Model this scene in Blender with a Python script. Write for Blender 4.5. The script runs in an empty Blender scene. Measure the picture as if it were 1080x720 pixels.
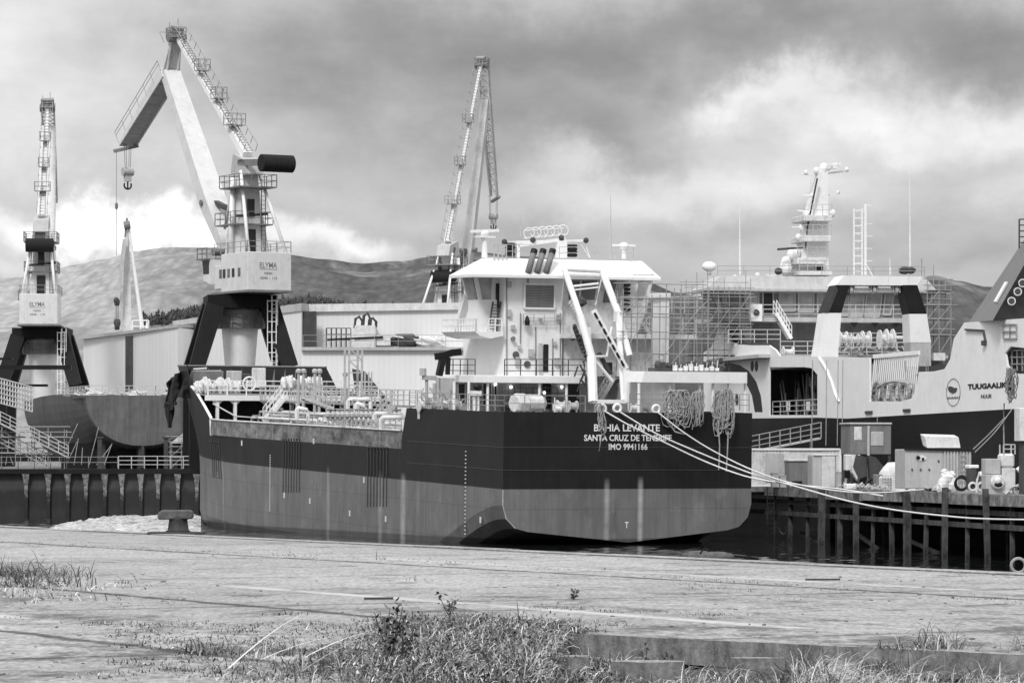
import bpy, math, random
from mathutils import Vector, Matrix, noise as mn
random.seed(7)
sc = bpy.context.scene
COL = sc.collection
H = 5.7; F = 3850.0; HZ = 480.0
V = Vector
R = math.radians
# ------------------------------------------------------------------ frames
class Fr:
    def __init__(s, o=(0,0,0), th=0, trim=0):
        s.M = Matrix.Translation(V(o)) @ Matrix.Rotation(R(th),4,'Z') @ Matrix.Rotation(R(trim),4,'X')
        s.Mi = s.M.inverted()
    def _hit(s, px, py, ax, c):
        d = V(((px-540)/F, 1, (HZ-py)/F)); o = V((0,0,H))
        lo = s.Mi @ o; ld = s.Mi.to_3x3() @ d
        t = (c-lo[ax])/ld[ax]
        return lo + ld*t
    def pa(s, px, py, a): return s._hit(px,py,1,a)
    def pb(s, px, py, b): return s._hit(px,py,0,b)
    def pz(s, px, py, z): return s._hit(px,py,2,z)
W0 = Fr()
def at(px,py,D): return V(((px-540)/F*D, D, H+(HZ-py)/F*D))
# ------------------------------------------------------------------ mesh builder
class MB:
    def __init__(s, fr=W0): s.v=[]; s.f=[]; s.M=fr.M; s.fr=fr; s.cuts=[]
    def cut(s): s.cuts.append((len(s.v),len(s.f))); return s
    def add(s, vs, fs):
        n=len(s.v); s.v += [s.M @ V(p) for p in vs]; s.f += [tuple(i+n for i in f) for f in fs]; return s
    def box(s, x0,x1,y0,y1,z0,z1):
        vs=[(x,y,z) for x in (x0,x1) for y in (y0,y1) for z in (z0,z1)]
        return s.add(vs,[(0,1,3,2),(4,6,7,5),(0,4,5,1),(2,3,7,6),(0,2,6,4),(1,5,7,3)])
    def hexa(s, A, B):  # two quads (lists of four points)
        return s.add(list(A)+list(B),[(3,2,1,0),(4,5,6,7),(0,1,5,4),(1,2,6,5),(2,3,7,6),(3,0,4,7)])
    def pbox(s, x0,y0,x1,y1,a,dep):  # pixel rectangle on the transverse plane a, extruded forward
        p=s.fr.pa(x0,y1,a); q=s.fr.pa(x1,y0,a)
        return s.box(p.x,q.x,a,a+dep,p.z,q.z)
    def bbox(s, x0,y0,x1,y1,b,dep):  # pixel rectangle on the fore-and-aft plane b
        p=s.fr.pb(x0,y1,b); q=s.fr.pb(x1,y0,b)
        return s.box(b,b+dep,min(p.y,q.y),max(p.y,q.y),min(p.z,q.z),max(p.z,q.z))
    def prism(s, pts, ext):
        ext=V(ext); n=len(pts); A=[V(p) for p in pts]; B=[p+ext for p in A]
        fs=[tuple(range(n-1,-1,-1)), tuple(range(n,2*n))]
        fs+=[(i,(i+1)%n,n+(i+1)%n,n+i) for i in range(n)]
        return s.add(A+B,fs)
    def poly(s, pts): return s.add(pts,[tuple(range(len(pts)))])
    def _basis(s,d):
        d=d.normalized(); up=V((0,0,1)) if abs(d.z)<.95 else V((0,1,0))
        x=d.cross(up).normalized(); y=x.cross(d).normalized(); return x,y
    def bar(s,p,q,w,h=None):
        p=V(p);q=V(q);h=h or w
        if (q-p).length<1e-6: return s
        x,y=s._basis(q-p)
        c=lambda o:[o-x*w/2-y*h/2,o+x*w/2-y*h/2,o+x*w/2+y*h/2,o-x*w/2+y*h/2]
        return s.hexa(c(p),c(q))
    def taper(s,p,q,w0,h0,w1,h1,lat=None):
        p=V(p);q=V(q)
        if lat is None: x,y=s._basis(q-p)
        else:
            x=V(lat).normalized(); y=x.cross((q-p).normalized()).normalized()
        c=lambda o,w,h:[o-x*w/2-y*h/2,o+x*w/2-y*h/2,o+x*w/2+y*h/2,o-x*w/2+y*h/2]
        return s.hexa(c(p,w0,h0),c(q,w1,h1))
    def tube(s,p,q,r0,r1=None,n=8):
        p=V(p);q=V(q);r1=r0 if r1 is None else r1
        if (q-p).length<1e-6: return s
        x,y=s._basis(q-p); vs=[]
        for o,r in((p,r0),(q,r1)):
            for i in range(n):
                t=2*math.pi*i/n; vs.append(o+x*r*math.cos(t)+y*r*math.sin(t))
        fs=[(i,(i+1)%n,n+(i+1)%n,n+i) for i in range(n)]+[tuple(range(n-1,-1,-1)),tuple(range(n,2*n))]
        return s.add(vs,fs)
    def path(s,pts,r,n=5):
        pts=[V(p) for p in pts]
        vs=[];m=len(pts)
        for k,o in enumerate(pts):
            d=(pts[min(k+1,m-1)]-pts[max(k-1,0)])
            if d.length<1e-7: d=V((0,0,1))
            x,y=s._basis(d)
            for i in range(n):
                t=2*math.pi*i/n; vs.append(o+x*r*math.cos(t)+y*r*math.sin(t))
        fs=[(k*n+i,k*n+(i+1)%n,(k+1)*n+(i+1)%n,(k+1)*n+i) for k in range(m-1) for i in range(n)]
        return s.add(vs,fs)
    def lathe(s,o,ax,prof,n=14):
        o=V(o);ax=V(ax).normalized();x,y=s._basis(ax);vs=[];m=len(prof)
        for t,r in prof:
            for i in range(n):
                u=2*math.pi*i/n; vs.append(o+ax*t+x*r*math.cos(u)+y*r*math.sin(u))
        fs=[(k*n+i,k*n+(i+1)%n,(k+1)*n+(i+1)%n,(k+1)*n+i) for k in range(m-1) for i in range(n)]
        fs+=[tuple(range(n-1,-1,-1)),tuple(range((m-1)*n,m*n))]
        return s.add(vs,fs)
    def torus(s,o,ax,Rr,r,n=16,m=6):
        o=V(o);ax=V(ax).normalized();x,y=s._basis(ax);vs=[]
        for i in range(n):
            t=2*math.pi*i/n; d=x*math.cos(t)+y*math.sin(t)
            for j in range(m):
                u=2*math.pi*j/m; vs.append(o+d*(Rr+r*math.cos(u))+ax*r*math.sin(u))
        fs=[(i*m+j,((i+1)%n)*m+j,((i+1)%n)*m+(j+1)%m,i*m+(j+1)%m) for i in range(n) for j in range(m)]
        return s.add(vs,fs)
    def blob(s,o,rx,ry,rz,n=10,m=7,j=0.0,seed=0):
        o=V(o);vs=[];rr=random.Random(seed)
        for k in range(m+1):
            ph=math.pi*k/m
            for i in range(n):
                t=2*math.pi*i/n; q=1+rr.uniform(-j,j)
                vs.append(o+V((rx*math.sin(ph)*math.cos(t)*q,ry*math.sin(ph)*math.sin(t)*q,rz*math.cos(ph)*(1 if k in(0,m) else q))))
        fs=[(k*n+i,k*n+(i+1)%n,(k+1)*n+(i+1)%n,(k+1)*n+i) for k in range(m) for i in range(n)]
        return s.add(vs,fs)
    def text(s,string,o,xd,yd,w,h,bold=.03):
        cu=bpy.data.curves.new('t','FONT'); cu.body=string; cu.offset=bold; cu.resolution_u=3
        ob=bpy.data.objects.new('t',cu); COL.objects.link(ob); bpy.context.view_layer.update()
        me=bpy.data.meshes.new_from_object(ob)
        xs=[v.co.x for v in me.vertices]; ys=[v.co.y for v in me.vertices]
        x0,x1,y0,y1=min(xs),max(xs),min(ys),max(ys); o=V(o);xd=V(xd);yd=V(yd)
        s.add([o+xd*((v.co.x-x0)/(x1-x0)*w)+yd*((v.co.y-y0)/(y1-y0)*h) for v in me.vertices],[tuple(p.vertices) for p in me.polygons])
        bpy.data.objects.remove(ob); bpy.data.curves.remove(cu); bpy.data.meshes.remove(me)
        return s
    def rail(s,pts,h=1.05,step=1.5,rows=3,r=.025):
        pts=[V(p) for p in pts]
        for k in range(1,rows+1):
            for p,q in zip(pts,pts[1:]): s.bar(p+V((0,0,h*k/rows)),q+V((0,0,h*k/rows)),r*2)
        for p,q in zip(pts,pts[1:]):
            n=max(1,round((q-p).length/step))
            for i in range(n+1):
                o=p.lerp(q,i/n); s.bar(o,o+V((0,0,h)),r*2.2)
        return s
    def build(s,name,mat,parent=None,smooth=False,label=None,cat=None,group=None,kind=None,origin=None):
        if parent is not None and not s.cuts and len(s.v)<6000 and not any(k in name for k in ('lettering','marks','emblem','slats','stripes','latch','seam','corrugation','window_recess','lockers','machinery','ledgers','uprights','props','braces','cage','wall_pipe','falls','rope','rail','ladder','walkway','lattice_mast','ladder_mast')):
            n=len(s.v); par=list(range(n))
            def fd(i):
                while par[i]!=i: par[i]=par[par[i]]; i=par[i]
                return i
            for f in s.f:
                a=fd(f[0])
                for i in f[1:]: par[fd(i)]=a
            comp={}
            for i in range(n): comp.setdefault(fd(i),[]).append(i)
            cl=[]
            for ids in comp.values():
                lo=[min(s.v[i][k] for i in ids)-.18 for k in range(3)]; hi=[max(s.v[i][k] for i in ids)+.18 for k in range(3)]; cur=[lo,hi,set(ids)]
                ch=True
                while ch:
                    ch=False
                    for c in cl:
                        if all(cur[0][k]<=c[1][k] and c[0][k]<=cur[1][k] for k in range(3)):
                            cur=[[min(cur[0][k],c[0][k]) for k in range(3)],[max(cur[1][k],c[1][k]) for k in range(3)],cur[2]|c[2]]; cl.remove(c); ch=True; break
                cl.append(cur)
            if 2<=len(cl)<=40:
                r=None
                for lo,hi,ids in cl:
                    mp={}; q=MB(s.fr)
                    for i in sorted(ids): mp[i]=len(q.v); q.v.append(s.v[i])
                    q.f=[tuple(mp[i] for i in f) for f in s.f if f[0] in ids]; q.cuts=[(0,0)]
                    o=q.build(name,mat,parent,smooth,label,cat,group,kind,origin); r=r or o
                return r
        if s.cuts:
            cs=[(0,0)]+[c for c in s.cuts if c[0]]+[(len(s.v),len(s.f))]; r=None
            for (v0,f0),(v1,f1) in zip(cs,cs[1:]):
                if v1<=v0: continue
                q=MB(s.fr); q.v=s.v[v0:v1]; q.f=[tuple(i-v0 for i in f) for f in s.f[f0:f1]]; o=q.build(name,mat,parent,smooth,label,cat,group,kind,origin); r=r or o
            return r
        me=bpy.data.meshes.new(name)
        if parent is not None: Mr=RM[parent.name]
        else:
            if origin is None:
                if s.v:
                    xs=[v.x for v in s.v];ys=[v.y for v in s.v];zs=[v.z for v in s.v]
                    origin=((min(xs)+max(xs))/2,(min(ys)+max(ys))/2,min(zs))
                else: origin=(0,0,0)
            Mr=Matrix.Translation(V(origin))
        Mi=Mr.inverted()
        me.from_pydata([Mi@v for v in s.v],[],s.f); me.update()
        if smooth:
            for p in me.polygons: p.use_smooth=True
        me.materials.append(mat)
        o=bpy.data.objects.new(name,me); COL.objects.link(o)
        if parent is not None: o.parent=parent
        else: o.matrix_world=Mr
        RM[o.name]=Mr
        tag(o,label,cat,group,kind)
        return o
RM={}
def tag(o,label=None,cat=None,group=None,kind=None):
    if label:o['label']=label
    if cat:o['category']=cat
    if group:o['group']=group
    if kind:o['kind']=kind
    return o
def thing(name,label,cat,fr=None,loc=None,group=None):
    o=bpy.data.objects.new(name,None); COL.objects.link(o); o.empty_display_size=.5
    M = fr.M.copy() if fr is not None else Matrix.Translation(V(loc))
    o.matrix_world=M; RM[o.name]=M
    return tag(o,label,cat,group)
KIDS={}
def copy_thing(root,M,label=None,group=None):
    r=root.copy(); COL.objects.link(r); r.matrix_world=M; RM[r.name]=M
    if label:r['label']=label
    if group:r['group']=group
    for ch in [o for o in bpy.data.objects if o.parent==root]:
        c=ch.copy(); COL.objects.link(c); c.parent=r
        for g in [o for o in bpy.data.objects if o.parent==ch]:
            d=g.copy(); COL.objects.link(d); d.parent=c
    return r
# ------------------------------------------------------------------ materials
class NT:
    def __init__(s,tree): s.t=tree; s.n=tree.nodes; s.l=tree.links
    def node(s,typ,**kw):
        n=s.n.new(typ)
        for k,v in kw.items(): setattr(n,k,v)
        return n
    def inp(s,sock,v):
        if hasattr(v,'is_output'): s.l.new(v,sock)
        else: sock.default_value=v
    def math(s,op,a,b=0,c=0,clamp=False):
        n=s.node('ShaderNodeMath',operation=op,use_clamp=clamp); s.inp(n.inputs[0],a); s.inp(n.inputs[1],b); s.inp(n.inputs[2],c); return n.outputs[0]
    def mr(s,v,a,b,c,d,smooth=False):
        n=s.node('ShaderNodeMapRange',clamp=True); n.interpolation_type='SMOOTHSTEP' if smooth else 'LINEAR'
        for i,x in enumerate((v,a,b,c,d)): s.inp(n.inputs[i],x)
        return n.outputs[0]
    def noise(s,vec,scale,detail=4,rough=.6,sc=(1,1,1),dist=0,off=(0,0,0)):
        m=s.node('ShaderNodeMapping'); m.inputs['Scale'].default_value=sc; m.inputs['Location'].default_value=off; s.l.new(vec,m.inputs[0])
        n=s.node('ShaderNodeTexNoise'); n.inputs['Scale'].default_value=scale; n.inputs['Detail'].default_value=detail; n.inputs['Roughness'].default_value=rough; n.inputs['Distortion'].default_value=dist
        s.l.new(m.outputs[0],n.inputs['Vector']); return n.outputs[0]
    def gray(s,v):
        n=s.node('ShaderNodeCombineColor'); s.inp(n.inputs[0],v); s.inp(n.inputs[1],v); s.inp(n.inputs[2],v); return n.outputs[0]
    def lerp(s,a,b,f):
        return s.math('ADD',s.math('MULTIPLY',a,s.math('SUBTRACT',1,f)),s.math('MULTIPLY',b,f))
def newmat(name):
    m=bpy.data.materials.new(name); m.use_nodes=True; nt=NT(m.node_tree); b=m.node_tree.nodes['Principled BSDF']; return m,nt,b
def mat(name,v,rough=.55,var=.12,scale=.8,streak=.0,metal=0,bump=0,dark=0,bscale=6,runs=0):
    m,nt,b=newmat(name); co=nt.node('ShaderNodeTexCoord').outputs['Object']
    n=nt.mr(nt.noise(co,scale,5,.65),.3,.7,1-var,1+var)
    n2=nt.mr(nt.noise(co,scale*7,3,.6),.3,.7,1-var*.5,1+var*.5)
    val=nt.math('MULTIPLY',nt.math('MULTIPLY',n,n2),v)
    if streak:
        st=nt.noise(co,2.2,4,.7,(1,1,.06)); val=nt.math('MULTIPLY',val,nt.mr(st,.35,.7,1+streak*.4,1-streak))
    if runs:
        ra=nt.noise(co,3.4,5,.8,(1,1,.09),off=(3,7,1)); rb=nt.mr(nt.noise(co,.45,3,.6),.45,.65,0,1); val=nt.math('MULTIPLY',val,nt.math('SUBTRACT',1,nt.math('MULTIPLY',nt.mr(ra,.56,.72,0,runs),rb)))
    if dark:
        gr=nt.noise(co,scale*2.5,6,.75); val=nt.math('MULTIPLY',val,nt.mr(gr,.5,.68,1,1-dark))
    nt.inp(b.inputs['Base Color'],nt.gray(val)); b.inputs['Roughness'].default_value=rough; b.inputs['Metallic'].default_value=metal
    b.inputs['Specular IOR Level'].default_value=.35 if v>.1 else .15
    if bump:
        bn=nt.node('ShaderNodeBump'); bn.inputs['Strength'].default_value=bump; bn.inputs['Distance'].default_value=.05
        nt.l.new(nt.noise(co,bscale,5,.6),bn.inputs['Height']); nt.l.new(bn.outputs[0],b.inputs['Normal'])
    return m
M=dict(
 white=mat('white_paint',.83,.5,.04,.5,.03,dark=.07,runs=.30), white2=mat('worn_white_paint',.68,.6,.12,.8,.10,dark=.3,runs=.45),
 cream=mat('crane_paint',.66,.55,.06,.3,.06,dark=.16,runs=.35), lgray=mat('light_grey_paint',.46,.6,.12,.6,.15),
 mgray=mat('mid_grey_paint',.20,.6,.12,.6,.2,dark=.2), dgray=mat('dark_grey_paint',.07,.55,.2,.8,.15), black=mat('black_paint',.016,.45,.3,1),
 dfly=mat('jib_underside_grey',.42,.6,.15,.8,.1), leg=mat('portal_dark_paint',.011,.6,.25,.5,.2), rub=mat('black_rubber',.02,.8,.2,3),
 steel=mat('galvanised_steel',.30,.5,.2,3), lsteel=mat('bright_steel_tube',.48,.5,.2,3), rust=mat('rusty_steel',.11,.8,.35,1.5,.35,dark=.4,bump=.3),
 rope=mat('rope_fibre',.34,.9,.35,14), lrope=mat('pale_rope_fibre',.70,.9,.3,16), drope=mat('grey_rope_fibre',.22,.9,.35,9),
 glass=None, shed=None, plank=mat('plank',.34,.8,.25,2,.2), tarp=mat('dark_tarp',.03,.6,.3,2,bump=.6,bscale=2), wtarp=mat('white_bag_cloth',.66,.8,.15,3,bump=.8,bscale=4),
 lamp=None)
def glassmat(name,v,rough=.15):
    m,nt,b=newmat(name); co=nt.node('ShaderNodeTexCoord').outputs['Object']
    n=nt.mr(nt.noise(co,.9,3,.5),.35,.65,.7,1.3); nt.inp(b.inputs['Base Color'],nt.gray(nt.math('MULTIPLY',n,v))); b.inputs['Roughness'].default_value=rough
    return m
M['glass']=glassmat('window_glass',.12); M['lglass']=glassmat('pale_window_glass',.36,.5); M['dglass']=glassmat('dark_opening',.012,.4)  # lglass is the paler, rougher pane
m,nt,b=newmat('shed_cladding'); co=nt.node('ShaderNodeTexCoord').outputs['Object']
w=nt.node('ShaderNodeTexWave'); w.inputs['Scale'].default_value=.55; w.bands_direction='X'; nt.l.new(co,w.inputs[0])
val=nt.math('MULTIPLY',nt.mr(w.outputs[1],0,1,.975,1.02),nt.mr(nt.noise(co,.25,5,.6,(1,1,.3)),.3,.7,.70,.78)); nt.inp(b.inputs['Base Color'],nt.gray(val)); b.inputs['Roughness'].default_value=.5
M['shed']=m
m,nt,b=newmat('lit_lamp'); b.inputs['Emission Color'].default_value=(1,1,1,1); b.inputs['Emission Strength'].default_value=2.5; b.inputs['Base Color'].default_value=(.8,.8,.8,1); M['lamp']=m
# ------------------------------------------------------------------ camera, sky, sun
cam=bpy.data.cameras.new('camera'); co_=bpy.data.objects.new('camera',cam); COL.objects.link(co_); sc.camera=co_
co_.location=(0,0,H); co_.rotation_euler=(R(90),0,0); cam.sensor_width=36; cam.lens=F/1080*36; cam.shift_y=120/1080; cam.clip_end=30000; cam.clip_start=1
sc.render.resolution_x=1024; sc.render.resolution_y=682
sc.view_settings.view_transform='Standard'; sc.view_settings.look='None'; sc.view_settings.exposure=0
SE,SA=R(46),R(-160)     # sun behind the camera, to the left
sun=bpy.data.lights.new('sun','SUN'); so=bpy.data.objects.new('sun',sun); COL.objects.link(so); sun.energy=2.3; sun.angle=R(12); sun.color=(1,1,1)
sd=V((math.sin(SA)*math.cos(SE),math.cos(SA)*math.cos(SE),math.sin(SE)))
so.rotation_euler=sd.to_track_quat('Z','Y').to_euler(); so.location=sd*50+V((0,0,60))
w=bpy.data.worlds.new('World'); sc.world=w; w.use_nodes=True; nt=NT(w.node_tree); bg=w.node_tree.nodes['Background']
sky=nt.node('ShaderNodeTexSky'); sky.sky_type='NISHITA'; sky.sun_disc=False; sky.sun_elevation=SE; sky.sun_rotation=SA%(2*math.pi)
bw=nt.node('ShaderNodeRGBToBW'); nt.l.new(sky.outputs[0],bw.inputs[0])
gen=nt.node('ShaderNodeTexCoord').outputs['Generated']; sx=nt.node('ShaderNodeSeparateXYZ'); nt.l.new(gen,sx.inputs[0])
X,Y,Z=sx.outputs
warp=nt.noise(gen,17,8,.60); warp2=nt.noise(gen,17,8,.60,off=(5,3,1))
Xw=nt.math('ADD',X,nt.mr(warp,0,1,-.05,.05)); Zw=nt.math('ADD',Z,nt.mr(warp2,0,1,-.03,.03))
val=nt.mr(nt.noise(gen,9,6,.6,(1,1,2.2)),.3,.7,.705,.79)
def blob(px,py,rx,ry,amp):
    global val
    u=(px-540)/F; v=(HZ-py)/F
    dx=nt.math('DIVIDE',nt.math('SUBTRACT',Xw,u),rx/F); dz=nt.math('DIVIDE',nt.math('SUBTRACT',Zw,v),ry/F)
    d=nt.math('SQRT',nt.math('ADD',nt.math('MULTIPLY',dx,dx),nt.math('MULTIPLY',dz,dz)))
    front=nt.math('GREATER_THAN',Y,0)
    val=nt.math('ADD',val,nt.math('MULTIPLY',front,nt.mr(d,1.25,0,0,amp,True)))
for a in [(0,60,330,130,.19),(60,170,260,60,.06),(480,70,420,70,-.13),(430,130,260,60,-.02),(800,35,420,55,-.13),(1050,30,150,60,-.08),
          (640,135,210,40,-.11),(50,240,190,34,.28),(190,238,150,24,.20),(0,290,200,30,.14),(330,252,130,32,.17),(370,250,60,22,.10),(420,205,170,26,.03),
          (900,125,200,45,.19),(810,105,70,22,.10),(1070,110,90,50,.14),(700,195,260,50,.14),(1060,185,120,40,.10),(900,240,260,30,-.03),(760,280,260,40,.02),(1000,280,160,30,-.06),(560,240,110,60,-.05),(430,255,90,25,.05)]: blob(*a)
fine=nt.mr(nt.noise(gen,30,7,.6,(1,1,2.4)),.3,.7,-.035,.035)
val=nt.math('ADD',val,fine)
val=nt.math('POWER',nt.math('MAXIMUM',val,.05),2.2)
boost=nt.mr(Z,.14,.8,1.0,2.6,True)
val=nt.math('MULTIPLY',val,boost)
val=nt.math('ADD',nt.math('MULTIPLY',val,.98),nt.math('MULTIPLY',bw.outputs[0],.003))
nt.inp(bg.inputs[0],nt.gray(val)); bg.inputs[1].default_value=1.0
# ================================================================== ground, water, hills
QZ=3.56
e=V((.489,-.873)); nrm=V((.873,.489))
def edgept(t,off=0): return (-15.4+e.x*t+nrm.x*off, 110+e.y*t+nrm.y*off)
# quay slab : grid clipped to a polygon, made as rows along the edge
m,nt,b=newmat('worn_concrete'); co=nt.node('ShaderNodeTexCoord').outputs['Object']; sp=nt.node('ShaderNodeSeparateXYZ'); nt.l.new(co,sp.inputs[0]); xx,yy,_=sp.outputs
big=nt.mr(nt.noise(co,.16,6,.7),.36,.64,.80,1.10); med=nt.mr(nt.noise(co,2.2,7,.75,(1,.8,1)),.3,.7,.86,1.12); fin=nt.mr(nt.noise(co,13,5,.8,(1,.28,1)),.34,.66,.60,1.36)
val=nt.math('MULTIPLY',nt.math('MULTIPLY',nt.math('MULTIPLY',big,med),fin),.36)
dirt=nt.noise(co,.7,9,.8,(1,.7,1),dist=.15); val=nt.math('MULTIPLY',val,nt.mr(nt.math('ADD',dirt,nt.mr(yy,62,42,0,.065)),.54,.64,1,.42))
pale_patch=nt.noise(co,.5,8,.75,off=(9,4,2)); val=nt.math('MULTIPLY',val,nt.mr(pale_patch,.60,.68,1,1.45))  # random paler patches in the concrete
# distance from the quay edge (object origin at 0,0)
dist=nt.math('ADD',nt.math('MULTIPLY',nt.math('ADD',xx,15.4),.873),nt.math('MULTIPLY',nt.math('SUBTRACT',yy,110),.489))
along=nt.math('ADD',nt.math('MULTIPLY',nt.math('ADD',xx,15.4),.489),nt.math('MULTIPLY',nt.math('SUBTRACT',yy,110),-.873))
wob=nt.mr(nt.noise(co,.5,5,.7),0,1,-.5,.5)
wd=nt.mr(nt.noise(co,1.3,4,.7),.3,.7,.04,.24)
for dd in (-7.2,-18.2,-24,-31):
    c=nt.math('ABSOLUTE',nt.math('SUBTRACT',nt.math('ADD',dist,nt.math('MULTIPLY',wob,.5)),dd)); val=nt.math('MULTIPLY',val,nt.mr(nt.math('DIVIDE',c,wd),.5,1.4,.3,1))
c=nt.math('ABSOLUTE',nt.math('SUBTRACT',dist,-1.0)); val=nt.math('MULTIPLY',val,nt.mr(c,.03,.1,.85,1))
c=nt.math('ABSOLUTE',nt.math('SUBTRACT',nt.math('MODULO',nt.math('ADD',nt.math('ADD',along,nt.math('MULTIPLY',wob,.5)),400),11),5.5)); val=nt.math('MULTIPLY',val,nt.mr(nt.math('DIVIDE',c,wd),.4,1.2,.55,1))
# worn painted line, pale
lw=nt.noise(co,.6,6,.8,off=(3,3,3))
for dd,a0,a1 in ((-5.6,36,58),(-15.1,49,66),(-22.5,40,60)):
    c=nt.math('ABSOLUTE',nt.math('SUBTRACT',dist,dd)); k=nt.math('MULTIPLY',nt.mr(c,.12,.24,1,0),nt.mr(lw,.42,.52,0,1))
    k=nt.math('MULTIPLY',k,nt.math('MULTIPLY',nt.math('GREATER_THAN',along,a0),nt.math('LESS_THAN',along,a1))); val=nt.lerp(val,.5,k)
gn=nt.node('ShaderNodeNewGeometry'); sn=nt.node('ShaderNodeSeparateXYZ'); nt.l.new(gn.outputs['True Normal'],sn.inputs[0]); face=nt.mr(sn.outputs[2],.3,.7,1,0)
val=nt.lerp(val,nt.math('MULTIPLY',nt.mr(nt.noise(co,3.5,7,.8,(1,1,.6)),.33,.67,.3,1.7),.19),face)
nt.inp(b.inputs['Base Color'],nt.gray(val)); b.inputs['Roughness'].default_value=.9; b.inputs['Specular IOR Level'].default_value=.15
bn=nt.node('ShaderNodeBump'); bn.inputs['Strength'].default_value=.8; bn.inputs['Distance'].default_value=.03
nt.l.new(nt.math('ADD',nt.noise(co,5,6,.75),nt.math('MULTIPLY',dirt,2)),bn.inputs['Height']); nt.l.new(bn.outputs[0],b.inputs['Normal']); M['conc']=m
def near_edge(off):   # where the slab ends towards the camera, per distance from the quay edge
    pass
# slab outline : far edge, near broken edge
near=[(30,14),(14,30.5),(10,34.6),(7.2,37.6),(5.5,39.2),(3.4,41.3),(1.9,42.7),(.68,43.8),(.60,42.2),(.42,39.5),(.30,36),(.2,30),(0,20),(0,-5)]
def inside_near(x,y):
    pts=near
    for (x0,y0),(x1,y1) in zip(pts,pts[1:]):
        pass
    return True
mb=MB()
rj=random.Random(8); nn_=[]
for (x0_,y0_),(x1_,y1_) in zip(near,near[1:]):
    k_=max(1,int(math.hypot(x1_-x0_,y1_-y0_)/.22)) if y0_<46 and y1_>30 else 1
    for i_ in range(k_):
        u_=i_/k_; j_=.05 if k_>1 else 0; nn_.append((x0_+(x1_-x0_)*u_+rj.uniform(-j_,j_),y0_+(y1_-y0_)*u_+rj.uniform(-j_,j_)*1.6))
nn_.append(near[-1]); near=nn_
far=[edgept(-260),edgept(90)]
outline=[(*edgept(-262),QZ),(*edgept(95),QZ)]+[(x,y,QZ) for x,y in near]+[(-260,-5,QZ)]
n=len(outline)
mb.add([V(p) for p in outline]+[V((p[0],p[1],QZ-.30)) if 2<=i<n-1 else V((p[0],p[1],-3)) for i,p in enumerate(outline)],[tuple(range(n))]+[(i,n+i,n+(i+1)%n,(i+1)%n) for i in range(n)])
q=mb.build('quay',M['conc'],kind='structure',origin=(0,0,0))
import bmesh
bm=bmesh.new(); bm.from_mesh(q.data)
top=[f for f in bm.faces if len(f.verts)>6]; bmesh.ops.triangulate(bm,faces=top)
bm.to_mesh(q.data); bm.free()
# raised kerb-like lip on the quay edge with broken pieces
mb=MB()
for k in range(-20,30):
    t0=k*4.0; p=edgept(t0,-.02);p2=edgept(t0+3.93,-.02);p3=edgept(t0+3.93,-.7);p4=edgept(t0,-.7); dz=.012+random.uniform(0,.02)
    mb.prism([(*p,QZ+.004),(*p2,QZ+.004),(*p3,QZ+.004),(*p4,QZ+.004)],(0,0,dz))
mb.build('quay_kerb',M['conc'],kind='structure',origin=(0,0,0))
# lower rough ground in front
m,nt,b=newmat('soil'); co=nt.node('ShaderNodeTexCoord').outputs['Object']
val=nt.math('MULTIPLY',nt.mr(nt.noise(co,1.2,8,.75),.3,.7,.3,1.5),.11); nt.inp(b.inputs['Base Color'],nt.gray(val)); b.inputs['Roughness'].default_value=1
bn=nt.node('ShaderNodeBump'); bn.inputs['Strength'].default_value=1; bn.inputs['Distance'].default_value=.1; nt.l.new(nt.noise(co,6,8,.75),bn.inputs['Height']); nt.l.new(bn.outputs[0],b.inputs['Normal']); M['soil']=m
mb=MB(); nx,ny=120,90; vs=[];fs=[]
for j in range(ny+1):
    for i in range(nx+1):
        x=-9+26*i/nx; y=22+25*j/ny; z=QZ-.33+.12*mn.fractal(V((x*.9,y*.9,0)),1,2,4)
        vs.append((x,y,z))
for j in range(ny):
    for i in range(nx): a=j*(nx+1)+i; fs.append((a,a+1,a+nx+2,a+nx+1))
mb.add(vs,fs); mb.build('rough_ground',M['soil'],kind='structure',smooth=True)
mb=MB(); mb.add([(-60,-20,QZ-.5),(60,-20,QZ-.5),(60,30,QZ-.5),(-60,30,QZ-.5)],[(0,1,2,3)]); mb.build('ground',M['soil'],kind='structure')
# water
m,nt,b=newmat('harbour_water'); co=nt.node('ShaderNodeTexCoord').outputs['Object']
b.inputs['Base Color'].default_value=(.012,.013,.013,1); b.inputs['Roughness'].default_value=.05; b.inputs['IOR'].default_value=1.33
sp=nt.node('ShaderNodeSeparateXYZ'); nt.l.new(co,sp.inputs[0])
def cnoise(scale,det,sc):
    mp=nt.node('ShaderNodeMapping'); mp.inputs['Scale'].default_value=sc; nt.l.new(co,mp.inputs[0]); n=nt.node('ShaderNodeTexNoise'); n.inputs['Scale'].default_value=scale; n.inputs['Detail'].default_value=det; n.inputs['Roughness'].default_value=.6; nt.l.new(mp.outputs[0],n.inputs['Vector']); return n.outputs[1]
v1=nt.node('ShaderNodeVectorMath',operation='SUBTRACT'); nt.l.new(cnoise(.9,5,(1,.45,1)),v1.inputs[0]); v1.inputs[1].default_value=(.5,.5,.5)
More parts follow.
